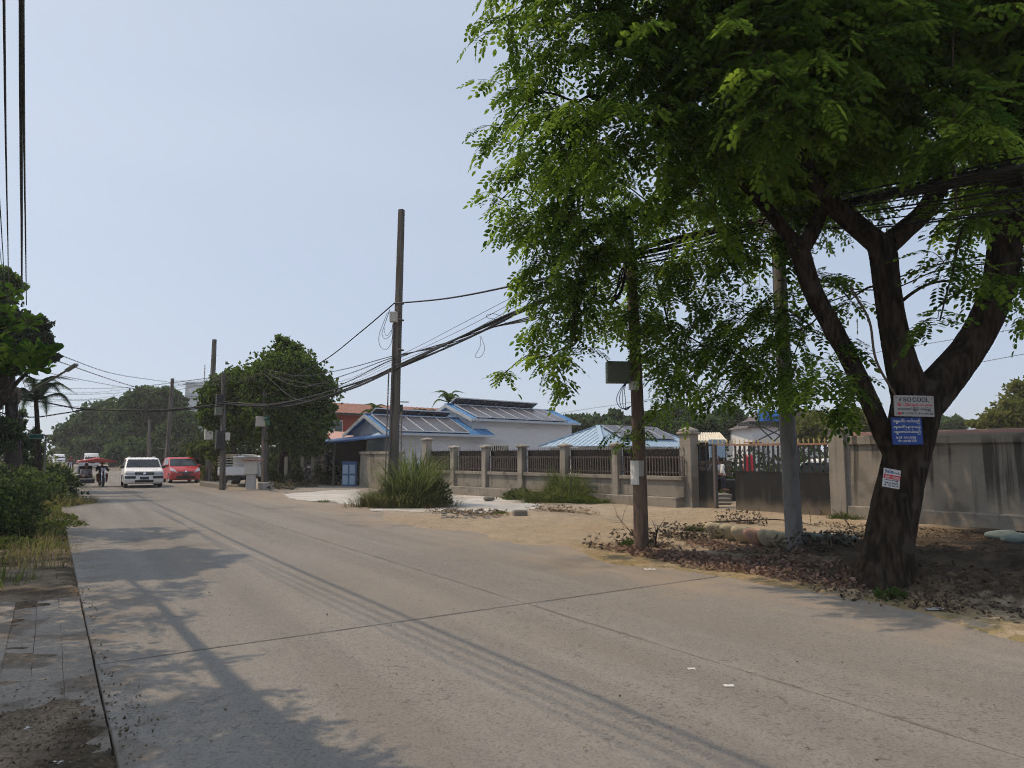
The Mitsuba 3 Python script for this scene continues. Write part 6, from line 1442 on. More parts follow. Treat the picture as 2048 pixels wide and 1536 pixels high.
wt = thing('water_tower', 'blue water tanks on a dark steel platform beyond the gate', 'water tower')
yt = 46.0; pc_ = aty(1547, 846, yt)
put('platform', MB().box(pc_ + [0, 1, 0], (3.3, 2.4, .22), (1, 0)), 'trim_black', wt)
for x in (-1.2, 1.2):
    for y in (0, 2.0):
        put('leg', MB().beam(pc_ + [x, y, 0], [pc_[0] + x, pc_[1] + y, 0], .13, .13), 'trim_black', wt)
for a, b in ((-1.2, 1.2), (1.2, -1.2), (-1.2, 0), (1.2, 0), (0, -1.2), (0, 1.2)):
    put('brace', MB().beam(pc_ + [a, 0, -.05 if abs(a) else -1.2], pc_ + [b, 0, -1.2 if abs(a) else -.05], .07, .07), 'trim_black', wt)
for zz in (.35, .62, .9):
    put('railing', MB().beam(pc_ + [-1.6, -.15, zz], pc_ + [1.6, -.15, zz], .035, .035), 'pole_steel', wt)
for x in (-1.6, -.8, 0, .8, 1.6):
    put('railing_post', MB().beam(pc_ + [x, -.15, .1], pc_ + [x, -.15, .95], .04, .04), 'pole_steel', wt)
for x, h_ in ((-.28, 1.05), (.55, .85)):
    v, f = lathe([(0, .1), (.38, .1), (.40, .2), (.40, .35), (.37, .38), (.40, .42), (.40, h_ - .25), (.36, h_ - .1), (.14, h_), (.14, h_ + .06), (0, h_ + .06)], 20); put('tank', (v + pc_ + [x, .9, 0], f), 'tank_blue', wt, smooth=40)
ysh = thing('yard_shed', 'shed with a pale corrugated gable roof just behind the gate', 'shed')
yy = 29.0
q = [aty(1378, 882, yy), aty(1455, 882, yy), aty(1440, 866, yy + 2), aty(1384, 866, yy + 2)]
m_ = MB().add(q + [x - [0, 0, .06] for x in q], [[0, 1, 2], [0, 2, 3], [4, 6, 5], [4, 7, 6], [0, 5, 1], [0, 4, 5], [1, 6, 2], [1, 5, 6], [2, 7, 3], [2, 6, 7], [3, 4, 0], [3, 7, 4]])
for i in range(13):
    t_ = (i + .5) / 13; m_.beam(q[0] * (1 - t_) + q[1] * t_ + [0, 0, .02], q[3] * (1 - t_) + q[2] * t_ + [0, 0, .02], .05, .04)
put('roof', m_, 'cream_paint', ysh)
put('wall', wallquad(1384, 1446, yy + 1.2, yy + 1.2, 2.2, 2.2), 'dark_interior', ysh)
bb = thing('blank_board', 'pale blank board standing behind the gate opening', 'board')
bp = aty(1434, 897, 26.0)
put('panel', MB().chbox(bp, (.60, .05, .68), .01, (1, 0)), 'pale_blue_roof', bb)
for x in (-.27, .27):
    put('leg', MB().box([bp[0] + x, bp[1] + .045, (bp[2] - .3) / 2], (.04, .04, bp[2] - .3), (1, 0)), 'pole_steel', bb)
for u in (1491, 1501):
    b = aty(u, 905, 25.0); b[2] = 0
    k = thing('gas_cylinder', 'red cylinder standing behind the gate bars, ' + ('left' if u < 1495 else 'right') + ' one of the pair', 'cylinder', 'red cylinders behind the gate')
    v, f = lathe([(0, 0), (.085, 0), (.085, 1.52), (.06, 1.62), (.03, 1.66), (0, 1.66)], 16); put('body', (v + b, f), 'sign_red', k, smooth=40)
    v, f = lathe([(0, 1.66), (.028, 1.66), (.028, 1.75), (0, 1.75)], 10); put('valve', (v + b, f), 'sign_white', k)
# hedge and cart behind the gate
for u, y, a, h_, lab in ((1520, 27, 1.6, 1.9, 'dark hedge bush behind the left half of the gate bars'), (1590, 25.5, 1.5, 1.9, 'dark hedge bush behind the grey pole and the gate'), (1640, 24, 1.2, 1.8, 'dark hedge bush behind the right end of the gate'), (1460, 30, 1.4, 1.8, 'dark hedge bush beside the pale board')):
    k = thing('yard_bush', lab, 'bush', 'bushes behind the gate'); p = aty(u, 912, y); p[2] = 0
    put('stems', sprigs(p, a * .5, 10, h_ * .7, u), 'dead_wood', k)
    put_leaves('leaves', [leafy(p, (a, .9, h_), 520, .16, (.02, .035, .014), (.07, .10, .035), u)], k, kind='stuff')
for u, y, a, h_, lab in ((445, 50, 3.2, 3.6, 'dark hedge behind the light truck, left part'), (500, 52, 3.2, 3.4, 'dark hedge behind the meter cabinet'), (555, 50, 3.0, 3.4, 'dark hedge behind the pale grey pole'), (610, 48, 2.6, 3.0, 'dark hedge left of the red house wall'), (400, 62, 3.4, 3.8, 'dark hedge behind the red hatchback'), (20, 70, 5.0, 4.5, 'dark hedge beyond the lamp pole at the left edge')):
    k = thing('background_hedge', lab, 'hedge', 'hedges behind the roadside'); p = aty(u, 912, y); p[2] = 0
    put('stems', sprigs(p, a * .5, 10, h_ * .7, u), 'dead_wood', k)
    put_leaves('leaves', [leafy(p, (a, 1.2, h_), 1100, .30, (.018, .032, .012), (.07, .105, .03), u)], k, kind='stuff')
fc = thing('yard_cart', 'dark slatted cart seen through the gate opening', 'cart')
cp = aty(1434, 912, 24.2); cp[2] = 0
put('bed', MB().box(cp + [0, .4, .62], (1.5, .9, .30), (1, 0)), 'trim_black', fc)
for z in (.95, 1.16, 1.36):
    put('slat', MB().box(cp + [0, .82, z], (1.5, .04, .13), (1, 0)), 'dead_wood', fc)
for x in (-.6, .6):
    v, f = lathe([(0, -.05), (.27, -.05), (.27, .05), (0, .05)], 16, axis='y'); put('wheel', (v + cp + [x, -.08, .27], f), 'rubber', fc)
for i in range(3):
    k = thing('stone_step', ('lowest', 'middle', 'topmost')[i] + ' rough stone slab stacked in the gate opening', 'stone'); b = aty(1437 + 3 * i, 912, 22.6 + .35 * i); b[2] = .07 + .11 * i
    put('slab', MB().chbox(b, (.62 - .05 * i, .34, .12), .02, (1, .1 * i)), 'stone_grey', k)

# ================================================================== VEHICLES
def wheel(key, p, r, w, side, name='wheel'):
    """A wheel with its axle along local y at p (local), returned as tyre and rim meshes put under key."""
    v, f = lathe([(r * .62, -w / 2), (r * .9, -w / 2), (r, -w / 2 + .03), (r, w / 2 - .03), (r * .9, w / 2), (r * .62, w / 2), (r * .62, -w / 2)], 22, axis='y')
    return v + p, f

def fine(poly):
    v, f = trimesh.creation.triangulate_polygon(sg.Polygon(poly), engine='earcut')
    v, f = trimesh.remesh.subdivide_to_size(np.column_stack([v, np.zeros(len(v))]), f, .06, max_iter=12)
    return v[:, :2], f

class Car:
    def __init__(self, label, pos, heading, L, W, H, prof, belt, paint, name='car', cat='car', group=None):
        self.k = thing(name, label, cat, group); self.pos, self.h = np.asarray(pos, float), heading
        self.L, self.W, self.H, self.belt, self.paint = L, W, H, belt, paint
        pg = sg.Polygon(prof); ext = pg.exterior
        n_ = int(ext.length / .09)
        ring = np.array([ext.interpolate(t, normalized=True).coords[0] for t in np.arange(n_) / n_])
        ring_all = np.vstack([ring, prof]); t_ = [ext.project(sg.Point(p)) for p in ring_all]; ring = ring_all[np.argsort(t_)]
        keep = np.linalg.norm(ring - np.roll(ring, 1, 0), axis=1) > 1e-4; ring = ring[keep]
        self.prof = pg
        ys = [-1, -.97, -.88, -.6, -.25, .25, .6, .88, .97, 1]
        ins = [.07, .028, 0, 0, 0, 0, 0, 0, .028, .07]
        cen = np.array([pg.centroid.x, pg.centroid.y])
        tg = np.roll(ring, -1, 0) - np.roll(ring, 1, 0); nr = unit(np.stack([tg[:, 1], -tg[:, 0]], 1))
        if np.sum(nr * (ring - cen)) < 0: nr = -nr
        V = []
        for y, s_ in zip(ys, ins):
            q = ring - nr * s_
            V.append(self.warp(np.stack([q[:, 0], np.full(len(q), y * W / 2), q[:, 1]], 1)))
        m_ = len(ring); F = []
        i = np.arange(m_); j = (i + 1) % m_
        for a in range(len(ys) - 1):
            F += [np.stack([a * m_ + i, a * m_ + j, (a + 1) * m_ + j], 1), np.stack([a * m_ + i, (a + 1) * m_ + j, (a + 1) * m_ + i], 1)]
        for a, fl in ((0, 1), (len(ys) - 1, 0)):
            q = ring - nr * ins[a]
            vv, ff = trimesh.creation.triangulate_polygon(sg.Polygon(q), engine='earcut')
            idx = np.array([np.argmin(np.linalg.norm(q - p, axis=1)) for p in vv])
            F.append(idx[ff] + a * m_)
        self.add('body', (np.vstack(V), np.vstack(F)), paint, smooth=32)
    def warp(self, v):
        v = np.array(v, float); z = np.clip((v[:, 2] - self.belt) / (self.H - self.belt), 0, 1.05)
        yr = np.abs(v[:, 1]) / (self.W / 2)
        x = v[:, 0] - np.sign(v[:, 0]) * .14 * np.clip((np.abs(v[:, 0]) - self.L * .25) / (self.L * .25), 0, 1) * yr ** 3
        y = v[:, 1] * (1 - .16 * z) * (1 - .03 * np.clip(.5 - v[:, 2], 0, 1))
        return np.stack([x, y, v[:, 2]], 1)
    def add(self, name, mesh, m_, parent=None, smooth=False, **k):
        if isinstance(mesh, MB): mesh = mesh.mesh()
        v, f = (mesh.vertices, mesh.faces) if hasattr(mesh, 'faces') else mesh
        return put(name, (place(v, self.pos, self.h), f), m_, parent or self.k, smooth=smooth, **k)
    def side(self, name, poly, m_, off=.008):
        v, f = fine(poly)
        for s_ in (-1, 1):
            q = self.warp(np.stack([v[:, 0], np.full(len(v), s_ * self.W / 2), v[:, 1]], 1)); q[:, 1] += s_ * off
            self.add(name, (q, f), m_)
    def face(self, name, poly, m_, front=1, off=.012, mirror=False):
        """A panel on the nose or tail, outlined in (y, z)."""
        v, f = fine(poly)
        x = []
        for z in v[:, 1]:
            b = self.prof.intersection(sg.LineString([(-9, z), (9, z)])).bounds
            x.append((b[2] if front > 0 else b[0]) if b else 0)
        out = []
        for s_ in ((1, -1) if mirror else (1,)):
            q = self.warp(np.stack([np.array(x), v[:, 0] * s_, v[:, 1]], 1)); q[:, 0] += front * off
            out.append(self.add(name, (q, f), m_))
        return out
    def wheels(self, xs, r, w=.19):
        for x in xs:
            for s_ in (-1, 1):
                p = np.array([x, s_ * (self.W / 2 - w / 2 - .005), r])
                k = self.add('wheel', wheel(self.k, p, r, w, s_), 'rubber', smooth=40)
                v, f = lathe([(0, 0), (r * .25, .01), (r * .55, -.005), (r * .63, .02), (r * .63, -.04), (0, -.04)], 18, axis='y')
                self.add('rim', (v * [1, s_, 1] + p + [0, s_ * (w / 2 - .02), 0], f), 'car_silver', k, smooth=40)
                ang = np.linspace(-.25, np.pi + .25, 16)
                V = [[x + rr * math.cos(a), s_ * (self.W / 2 + .004), max(r + rr * math.sin(a), .12)] for rr in (r * .9, r * 1.17) for a in ang]
                i = np.arange(15)
                q = self.warp(np.array(V)); q[:, 1] += s_ * .004
                self.add('wheel_arch', (q, np.stack([i, i + 1, i + 17, i + 16], 1)), 'trim_black')
    def mirrors(self, x, z, m_):
        for s_ in (-1, 1):
            self.add('mirror', MB().chbox([x, s_ * (self.W / 2 * .97 + .09), z], (.10, .20, .14), .03), m_)

def aim(p, turn=0.0):
    """Heading (degrees) that faces along the road towards the camera."""
    return math.degrees(math.atan2(-RD[1], -RD[0])) + turn

# the white wagon
pw = at(291, 976)
pr = [(-2.08, .30), (-2.12, .60), (-2.06, .98), (-1.90, 1.40), (-1.70, 1.48), (-.6, 1.52), (.25, 1.49), (.45, 1.45), (1.12, .99), (1.25, .955), (1.85, .86), (2.04, .78), (2.10, .62), (2.12, .42), (2.06, .26), (1.9, .20), (-1.9, .20)]
c = Car('white station wagon driving towards the viewer in the middle of the road', pw + RD * 2.1, aim(pw, -2), 4.24, 1.76, 1.52, pr, .92, 'car_white')
ws = [(.50, 1.415), (1.09, 1.01)]
def screen(car, a, b, w0, w1, m_='car_glass', name='windscreen', off=.012):
    """A pane across the car between two profile points."""
    V, F = [], []
    ts, ys = np.linspace(0, 1, 5), np.linspace(-1, 1, 9)
    nr = np.array([-(b[1] - a[1]), b[0] - a[0]]); nr = nr / np.linalg.norm(nr)
    if nr[1] < 0: nr = -nr
    for t_ in ts:
        x, z = np.array(a) * (1 - t_) + np.array(b) * t_ + nr * off
        V += [[x, y * (w0 * (1 - t_) + w1 * t_) / 2, z] for y in ys]
    for i in range(4):
        for j in range(8):
            F.append([i * 9 + j, i * 9 + j + 1, i * 9 + j + 10, i * 9 + j + 9])
    car.add(name, (car.warp(np.array(V)), np.array(F)), m_, smooth=True)
screen(c, *ws, 1.60, 1.62)
c.side('side_window', [(-.02, 1.02), (.92, 1.02), (.42, 1.40), (-.02, 1.42)], 'car_glass'); c.side('side_window', [(-1.0, 1.02), (-.08, 1.02), (-.08, 1.42), (-1.0, 1.42)], 'car_glass'); c.side('side_window', [(-1.85, 1.04), (-1.08, 1.02), (-1.08, 1.42), (-1.72, 1.38)], 'car_glass')
c.face('headlight', [(.44, .66), (.82, .68), (.80, .85), (.46, .83)], 'lamp_lens', mirror=True)
c.face('headlight_surround', [(.42, .645), (.845, .665), (.825, .865), (.44, .845)], 'car_silver', mirror=True, off=.006)
g_ = c.face('grille', [(-.42, .64), (.42, .64), (.44, .82), (-.44, .82)], 'trim_black')[0]
for i in range(2):
    c.face('grille_bar', [(-.41, .69 + .06 * i), (.41, .69 + .06 * i), (.41, .697 + .06 * i), (-.41, .697 + .06 * i)], 'car_silver', off=.018)
c.face('emblem', [(.07 * math.cos(a), .735 + .05 * math.sin(a)) for a in np.arange(12) * np.pi / 6], 'chrome', off=.024)
c.face('bumper_guard', [(.38, .47), (.86, .47), (.86, .60), (.38, .60)], 'trim_black', mirror=True)
c.face('lower_intake', [(-.42, .28), (.42, .28), (.42, .40), (-.42, .40)], 'trim_black')
p_k = c.face('number_plate', [(-.20, .43), (.20, .43), (.20, .56), (-.20, .56)], 'ink', off=.022)
c.wheels((-1.25, 1.25), .30); c.mirrors(.85, 1.04, 'trim_black')
c.add('roof_rail', MB().beam([-1.5, .58, 1.545], [.1, .58, 1.545], .03, .04).beam([-1.5, -.58, 1.545], [.1, -.58, 1.545], .03, .04), 'car_silver')
c.add('wiper', MB().beam([1.10, .5, 1.03], [.80, .1, 1.235], .015, .015).beam([1.10, -.1, 1.03], [.80, -.5, 1.235], .015, .015), 'trim_black')

# the red hatchback
pr_h = [(-1.85, .32), (-1.90, .65), (-1.84, 1.02), (-1.62, 1.40), (-1.3, 1.49), (-.5, 1.53), (.05, 1.50), (.28, 1.44), (1.12, .98), (1.55, .86), (1.78, .74), (1.88, .60), (1.90, .42), (1.84, .25), (1.7, .19), (-1.7, .19)]
ph = at(370, 966.5)
c = Car('red hatchback parked at the right road edge behind the white wagon', ph + RD * 1.9, aim(ph, 1), 3.8, 1.66, 1.53, pr_h, .92, 'car_red')
screen(c, (.32, 1.41), (1.08, 1.01), 1.52, 1.58)
c.side('side_window', [(-.15, 1.0), (.85, 1.0), (.30, 1.36), (-.15, 1.42)], 'car_glass'); c.side('side_window', [(-1.15, 1.02), (-.22, 1.0), (-.22, 1.42), (-1.0, 1.40)], 'car_glass')
c.face('headlight', [(.44, .62), (.80, .74), (.80, .92), (.62, .84)], 'lamp_lens', mirror=True)
c.face('grille', [(-.44, .60), (.44, .60), (.40, .68), (-.40, .68)], 'trim_black')
c.face('lower_intake', [(-.55, .26), (.55, .26), (.50, .44), (-.50, .44)], 'trim_black')
c.face('number_plate', [(-.20, .47), (.20, .47), (.20, .57), (-.20, .57)], 'ink', off=.02)
c.face('emblem', [(.06 * math.cos(a), .70 + .05 * math.sin(a)) for a in np.arange(12) * np.pi / 6], 'chrome', off=.02)
c.wheels((-1.2, 1.2), .29); c.mirrors(.72, 1.02, 'car_red')

# cars far along the street, the dark car in the garden, the car in the yard
def far_car(label, p, turn, paint, kind='wagon', h=None):
    if kind == 'van':
        pr_ = [(-2.2, .3), (-2.24, .7), (-2.2, 1.5), (-2.05, 1.9), (-1.8, 1.98), (1.25, 1.98), (1.5, 1.9), (2.1, 1.15), (2.2, .95), (2.22, .4), (2.1, .22), (-2.1, .22)]
        c = Car(label, p, aim(p, turn) if h is None else h, 4.44, 1.72, 1.98, pr_, 1.1, paint, group='vehicles far along the road')
        screen(c, (1.54, 1.82), (2.05, 1.20), 1.56, 1.6)
        c.side('side_window', [(-1.9, 1.2), (1.0, 1.2), (.95, 1.75), (-1.85, 1.75)], 'car_glass')
        c.face('headlight', [(.5, .68), (.8, .7), (.8, .88), (.5, .86)], 'lamp_lens', mirror=True); c.face('grille', [(-.42, .68), (.42, .68), (.42, .84), (-.42, .84)], 'trim_black'); c.face('bumper_guard', [(-.8, .36), (.8, .36), (.8, .52), (-.8, .52)], 'car_silver')
        c.wheels((-1.35, 1.35), .31); c.mirrors(1.7, 1.25, 'trim_black')
    else:
        c = Car(label, p, aim(p, turn) if h is None else h, 3.8, 1.7, 1.53, pr_h, .92, paint, group='vehicles far along the road' if h is None else None)
        screen(c, (.32, 1.41), (1.08, 1.01), 1.52, 1.58)
        c.side('side_window', [(-1.15, 1.0), (.85, 1.0), (.30, 1.36), (-1.0, 1.40)], 'car_glass')
        c.face('headlight', [(.46, .64), (.80, .72), (.80, .88), (.5, .82)], 'lamp_lens', mirror=True); c.face('grille', [(-.4, .58), (.4, .58), (.4, .68), (-.4, .68)], 'trim_black'); c.face('lower_intake', [(-.5, .28), (.5, .28), (.5, .42), (-.5, .42)], 'trim_black')
        c.wheels((-1.2, 1.2), .29); c.mirrors(.72, 1.02, paint)
    return c
far_car('white van with a flat windscreen right behind the red canopy', at(181, 937), 0, 'car_white', 'van')
far_car('pale silver car farther down the road beyond the motorcyclists', at(152, 928), 2, 'car_silver')
far_car('white van parked at the far left edge of the road beyond the grass', at(117, 929), 4, 'car_white', 'van')
far_car('dark purple car parked behind the garden fence', at(640, 966) + [0, 1.5, 0], 0, 'car_purple', h=200)
far_car('white car parked inside the yard behind the gate bars', aty(1632, 912, 24.5) * [1, 1, 0], 0, 'car_white', h=150)

# the light truck with a rail cage, its tail towards the road
def truck():
    k = thing('light_truck', 'white light truck with a barred rear cage behind the dark cable pole', 'truck')
    p = at(462, 973); hd = 93.0
    def a(name, mesh, m_, parent=None, **kw):
        if isinstance(mesh, MB): mesh = mesh.mesh()
        return put(name, (place(mesh[0], p, hd), mesh[1]), m_, parent or k, **kw)
    W = 1.45
    a('bed', MB().chbox([1.1, 0, .80], (2.2, W, .44), .02), 'car_white')
    cg = a('cage', MB().beam([.02, -W / 2 + .03, 1.0], [.02, -W / 2 + .03, 1.55], .04, .04).beam([.02, W / 2 - .03, 1.0], [.02, W / 2 - .03, 1.55], .04, .04).beam([2.1, -W / 2 + .03, 1.0], [2.1, -W / 2 + .03, 1.55], .04, .04).beam([2.1, W / 2 - .03, 1.0], [2.1, W / 2 - .03, 1.55], .04, .04), 'sign_white')
    for z in (1.13, 1.27, 1.41, 1.53):
        a('rail', MB().beam([.02, -W / 2, z], [.02, W / 2, z], .03, .04), 'sign_white', cg)
        for s_ in (-1, 1):
            a('rail', MB().beam([0, s_ * W / 2, z], [2.15, s_ * W / 2, z], .03, .04), 'sign_white', cg)
    ys = np.linspace(-1, 1, 9); V = []
    for x in (-.08, 2.25):
        V += [[x, y * W / 2 * 1.02, 1.53 + .18 * math.sqrt(max(0, 1 - (abs(y)) ** 2.6))] for y in ys]
    i = np.arange(8)
    a('cage_top', (np.array(V), np.stack([i, i + 1, i + 10, i + 9], 1)), 'cream_paint')
    cab = sg.Polygon([(2.25, .45), (2.25, 1.55), (2.45, 1.62), (3.2, 1.60), (3.55, 1.1), (3.62, .9), (3.62, .4)])
    m_ = trimesh.creation.extrude_polygon(cab, W, engine='earcut'); v = np.array(m_.vertices)
    a('cab', (np.stack([v[:, 0], v[:, 2] - W / 2, v[:, 1]], 1), m_.faces), 'car_white')
    for s_ in (-1, 1):
        a('side_window', MB().quad([2.5, s_ * (W / 2 + .006), 1.05], [3.35, s_ * (W / 2 + .006), 1.05], [3.12, s_ * (W / 2 + .006), 1.5], [2.5, s_ * (W / 2 + .006), 1.5]), 'car_glass')
        a('tail_light', MB().box([-.008, s_ * .6, .72], (.02, .12, .10)), 'sign_red')
        for x in (.75, 2.95):
            v, f = wheel(k, np.array([x, s_ * (W / 2 - .08), .29]), .29, .17, s_); a('wheel', (v, f), 'rubber', smooth=40)
    a('tailgate', MB().chbox([-.018, 0, .80], (.03, W - .1, .36), .01), 'car_white')
    a('chassis', MB().box([1.8, 0, .42], (3.4, .9, .2)), 'trim_black')
truck()
mb_ = thing('meter_cabinet', 'pale grey cabinet with a lean-to lid on a concrete plinth beside the light truck', 'cabinet')
p = at(499, 979)
put('plinth', MB().chbox(p + [0, .15, .35], (.42, .4, .75), .02, (1, .25)), 'pale_concrete', mb_)
put('door', MB().chbox(p + [0, .1, 1.05], (.60, .42, .66), .02, (1, .25)), 'box_pale', mb_)
put('lid', MB().chbox(p + [.06, .1, 1.42], (.95, .7, .06), .015, (1, .25)), 'brown_roof', mb_)
kb = thing('kerb_block', 'low concrete kerb block beside the red hatchback', 'kerb block')
a_, b_ = at(406, 972), at(446, 977)
put('block', MB().chbox((a_ + b_) / 2 + [0, 0, .1], (np.linalg.norm(b_ - a_), .35, .3), .03, (b_ - a_)[:2]), 'stone_grey', kb)

# ================================================================== PEOPLE, MOTORCYCLES, THE THREE WHEELER
def hand(segs, wrist, d, up=(0, 0, 1)):
    d = unit(np.asarray(d, float)); s_ = unit(np.cross(d, up)); n_ = np.cross(s_, d)
    palm = wrist + d * .075
    segs.append((wrist, .028, palm, .034))
    for i, L in enumerate((.065, .075, .07, .055)):
        r0 = palm + s_ * (.028 - .018 * i); k = r0 + d * L * .55
        segs += [(r0, .0105, k, .0095), (k, .0095, k + (d * .6 - n_ * .8) * L * .5, .008)]
    t0 = wrist + d * .03 + s_ * .025
    segs += [(t0, .013, t0 + (d + s_) * .028, .011), (t0 + (d + s_) * .028, .011, t0 + (d * 1.2 + s_ * .8) * .05, .009)]

def person(label, pos, hd, J, shirt, legs, hair='hair_black', hat=None, group=None):
    """J: joints in local metres (x forward, y left, z up): pelvis, chest, neck, head, sh/el/ha and hip/kn/an for L and R."""
    k = thing('person', label, 'person', group)
    J = {a: np.asarray(b, float) for a, b in J.items()}
    body = [(J['pelvis'], .125, J['chest'], .135), (J['chest'], .12, J['neck'], .06), (J['neck'], .05, J['head'] - [0, 0, .07], .05), (J['head'] + [.01, 0, -.05], .07, J['head'] + [0, 0, .03], .088), (J['head'] + [.075, 0, -.03], .016, J['head'] + [.09, 0, -.045], .013)]
    for s_ in 'LR':
        y_ = 1 if s_ == 'L' else -1
        body += [(J['head'] + [0, y_ * .08, -.02], .018, J['head'] + [0, y_ * .088, .01], .018)]
        body += [(J['chest'], .09, J['sh' + s_], .058), (J['sh' + s_], .055, J['el' + s_], .042), (J['el' + s_], .04, J['ha' + s_], .028)]
        hand(body, J['ha' + s_], J['ha' + s_] - J['el' + s_])
        body += [(J['pelvis'], .11, J['hip' + s_], .095), (J['hip' + s_], .09, J['kn' + s_], .062), (J['kn' + s_], .06, J['an' + s_], .038), (J['an' + s_] - [.03, 0, .03], .036, J['an' + s_] + [.16, 0, -.05], .028)]
    m_ = bones(body, .04, 4); put('body', (place(m_.vertices, pos, hd), m_.faces), 'skin', k, smooth=True)
    g = 1.13
    sh = [(J['pelvis'] + [0, 0, .03], .125 * g, J['chest'], .135 * g), (J['chest'], .12 * g, J['neck'] - [0, 0, .05], .07)]
    lg_ = [(J['pelvis'], .128 * g, J['pelvis'] + [0, 0, .02], .128 * g)]
    for s_ in 'LR':
        sh += [(J['chest'], .09 * g, J['sh' + s_], .062 * g), (J['sh' + s_], .06 * g, J['el' + s_] * .85 + J['sh' + s_] * .15, .052 * g)]
        lg_ += [(J['pelvis'], .11 * g, J['hip' + s_], .097 * g), (J['hip' + s_], .094 * g, J['kn' + s_], .07 * g), (J['kn' + s_], .07 * g, J['an' + s_] * .9 + J['kn' + s_] * .1, .052 * g)]
    for nm, sgm, mt in (('shirt', sh, shirt), ('trousers', lg_, legs)):
        m_ = bones(sgm, .06, 3); put(nm, (place(m_.vertices, pos, hd), m_.faces), mt, k, smooth=True)
    hr = [(J['head'] + [-.02, 0, .035], .098, J['head'] + [.0, 0, .05], .092), (J['head'] + [-.05, 0, -.02], .07, J['head'] + [-.03, 0, .04], .09)]
    m_ = bones(hr, .05, 3); put('hair' if not hat else 'helmet', (place(m_.vertices, pos, hd), m_.faces), hat or hair, k, smooth=True)
    eyes = MB()
    for y_ in (-.032, .032):
        e = trimesh.creation.icosphere(1, .012); eyes.add(place(np.array(e.vertices) + J['head'] + [.078, y_, .0], pos, hd), e.faces)
    put('eyes', eyes, 'trim_black', k); put('mouth', MB().add(place(CUBE_V * [.01, .05, .012] + J['head'] + [.072, 0, -.085], pos, hd), CUBE_F), 'cloth_maroon', k)
    return k
def seated(h=.75, lean=.05, arms='bars', kn=.42, spread=.16, foot=None):
    ft = h - .48 if foot is None else foot
    J = dict(pelvis=(0, 0, h + .08), chest=(lean, 0, h + .40), neck=(lean * 1.3, 0, h + .56), head=(lean * 1.6 + .02, 0, h + .70))
    for s_, y in (('L', 1), ('R', -1)):
        J['sh' + s_] = (lean, y * .19, h + .48)
        if arms == 'bars':
            J['el' + s_] = (.20 + lean, y * .27, h + .28); J['ha' + s_] = (.43 + lean, y * .27, h + .33)
        else:
            J['el' + s_] = (.08 + lean, y * .24, h + .22); J['ha' + s_] = (.30 + lean, y * .13, h + .17)
        J['hip' + s_] = (.05, y * .10, h + .05); J['kn' + s_] = (kn, y * spread, h + .08); J['an' + s_] = (kn + .02, y * spread, ft + .08)
    return J

def motorbike(label, pos, hd, key=None, name='motorcycle', group=None):
    k = key or thing(name, label, 'motorcycle', group)
    def a(nm, mesh, m_, parent=None, **kw):
        if isinstance(mesh, MB): mesh = mesh.mesh()
        return put(nm, (place(mesh[0], pos, hd), mesh[1]), m_, parent or k, **kw)
    for x in (-.62, .62):
        w_ = a('motorbike_wheel' if key else 'wheel', wheel(k, np.array([x, 0, .29]), .29, .09, 1), 'rubber', smooth=40)
        v, f = lathe([(0, -.02), (.19, -.015), (.19, .015), (0, .02)], 16, axis='y'); a('rim', (v + [x, 0, .29], f), 'car_silver', w_)
    a('frame', MB().beam([-.6, 0, .35], [.1, 0, .45], .12, .1).beam([.1, 0, .45], [.48, 0, .95], .08, .1).chbox([.0, 0, .38], (.42, .2, .3), .04), 'trim_black')
    for s_ in (-1, 1):
        a('fork', MB().beam([.62, s_ * .07, .29], [.45, s_ * .07, .98], .04, .04), 'chrome')
    m_ = bones([((.30, 0, .68), .11, (.05, 0, .70), .10)], .06, 2); a('tank', (m_.vertices, m_.faces), 'cloth_maroon', smooth=True)
    a('seat', MB().chbox([-.32, 0, .60 if key else .74], (.70, .24, .09), .03), 'trim_black')
    a('handlebar', tube(smooth_path([[.30, .36, 1.02], [.42, .2, 1.02], [.44, 0, .98], [.42, -.2, 1.02], [.30, -.36, 1.02]], 4), .014, 6), 'trim_black', smooth=True)
    v, f = lathe([(0, .07), (.07, .07), (.085, 0), (.06, -.08), (0, -.1)], 16, axis='x'); a('headlamp', (v + [.55, 0, .90], f), 'lamp_lens', smooth=50)
    a('front_mudguard', MB().chbox([.62, 0, .60], (.36, .12, .05), .02), 'cloth_maroon')
    return k
# three wheeler: motorcycle on the right of the picture, passenger side chair on the left, red canopy over both
pt = at(204, 974); ht = aim(pt, 4)
tk = thing('three_wheeler', 'motorcycle with a side chair under a faded red canopy on the road', 'three wheeler')
motorbike('', pt + RD * .75, ht, key=tk)
ptl = pt + RD * .75
def ta(nm, mesh, m_, parent=None, **kw):
    if isinstance(mesh, MB): mesh = mesh.mesh()
    return put(nm, (place(mesh[0], ptl, ht), mesh[1]), m_, parent or tk, **kw)
SY = -.72                                  # the side chair is on the rider's right: left in the picture
v, f = wheel(tk, np.array([.05, SY - .38, .30]), .30, .08, 1); w_ = ta('side_wheel', (v, f), 'rubber', smooth=40)
v, f = lathe([(0, -.02), (.2, -.015), (.2, .015), (0, .02)], 16, axis='y'); ta('rim', (v + [.05, SY - .38, .30], f), 'car_silver', w_)
ta('chair_floor', MB().chbox([.15, SY, .26], (1.1, .66, .08), .02), 'trim_black'); ta('chair_front', MB().chbox([.70, SY, .33], (.05, .66, .26), .02), 'trim_black')
ta('foot_rail', MB().beam([.76, SY - .33, .43], [.76, SY + .33, .43], .05, .04), 'box_pale')
ta('chair_seat', MB().chbox([-.05, SY, .52], (.45, .60, .12), .03), 'cloth_dark'); ta('chair_back', MB().chbox([-.30, SY, .80], (.10, .60, .55), .03), 'cloth_dark')
ta('mudguard', MB().chbox([.05, SY - .38, .64], (.6, .14, .05), .02), 'sign_white')
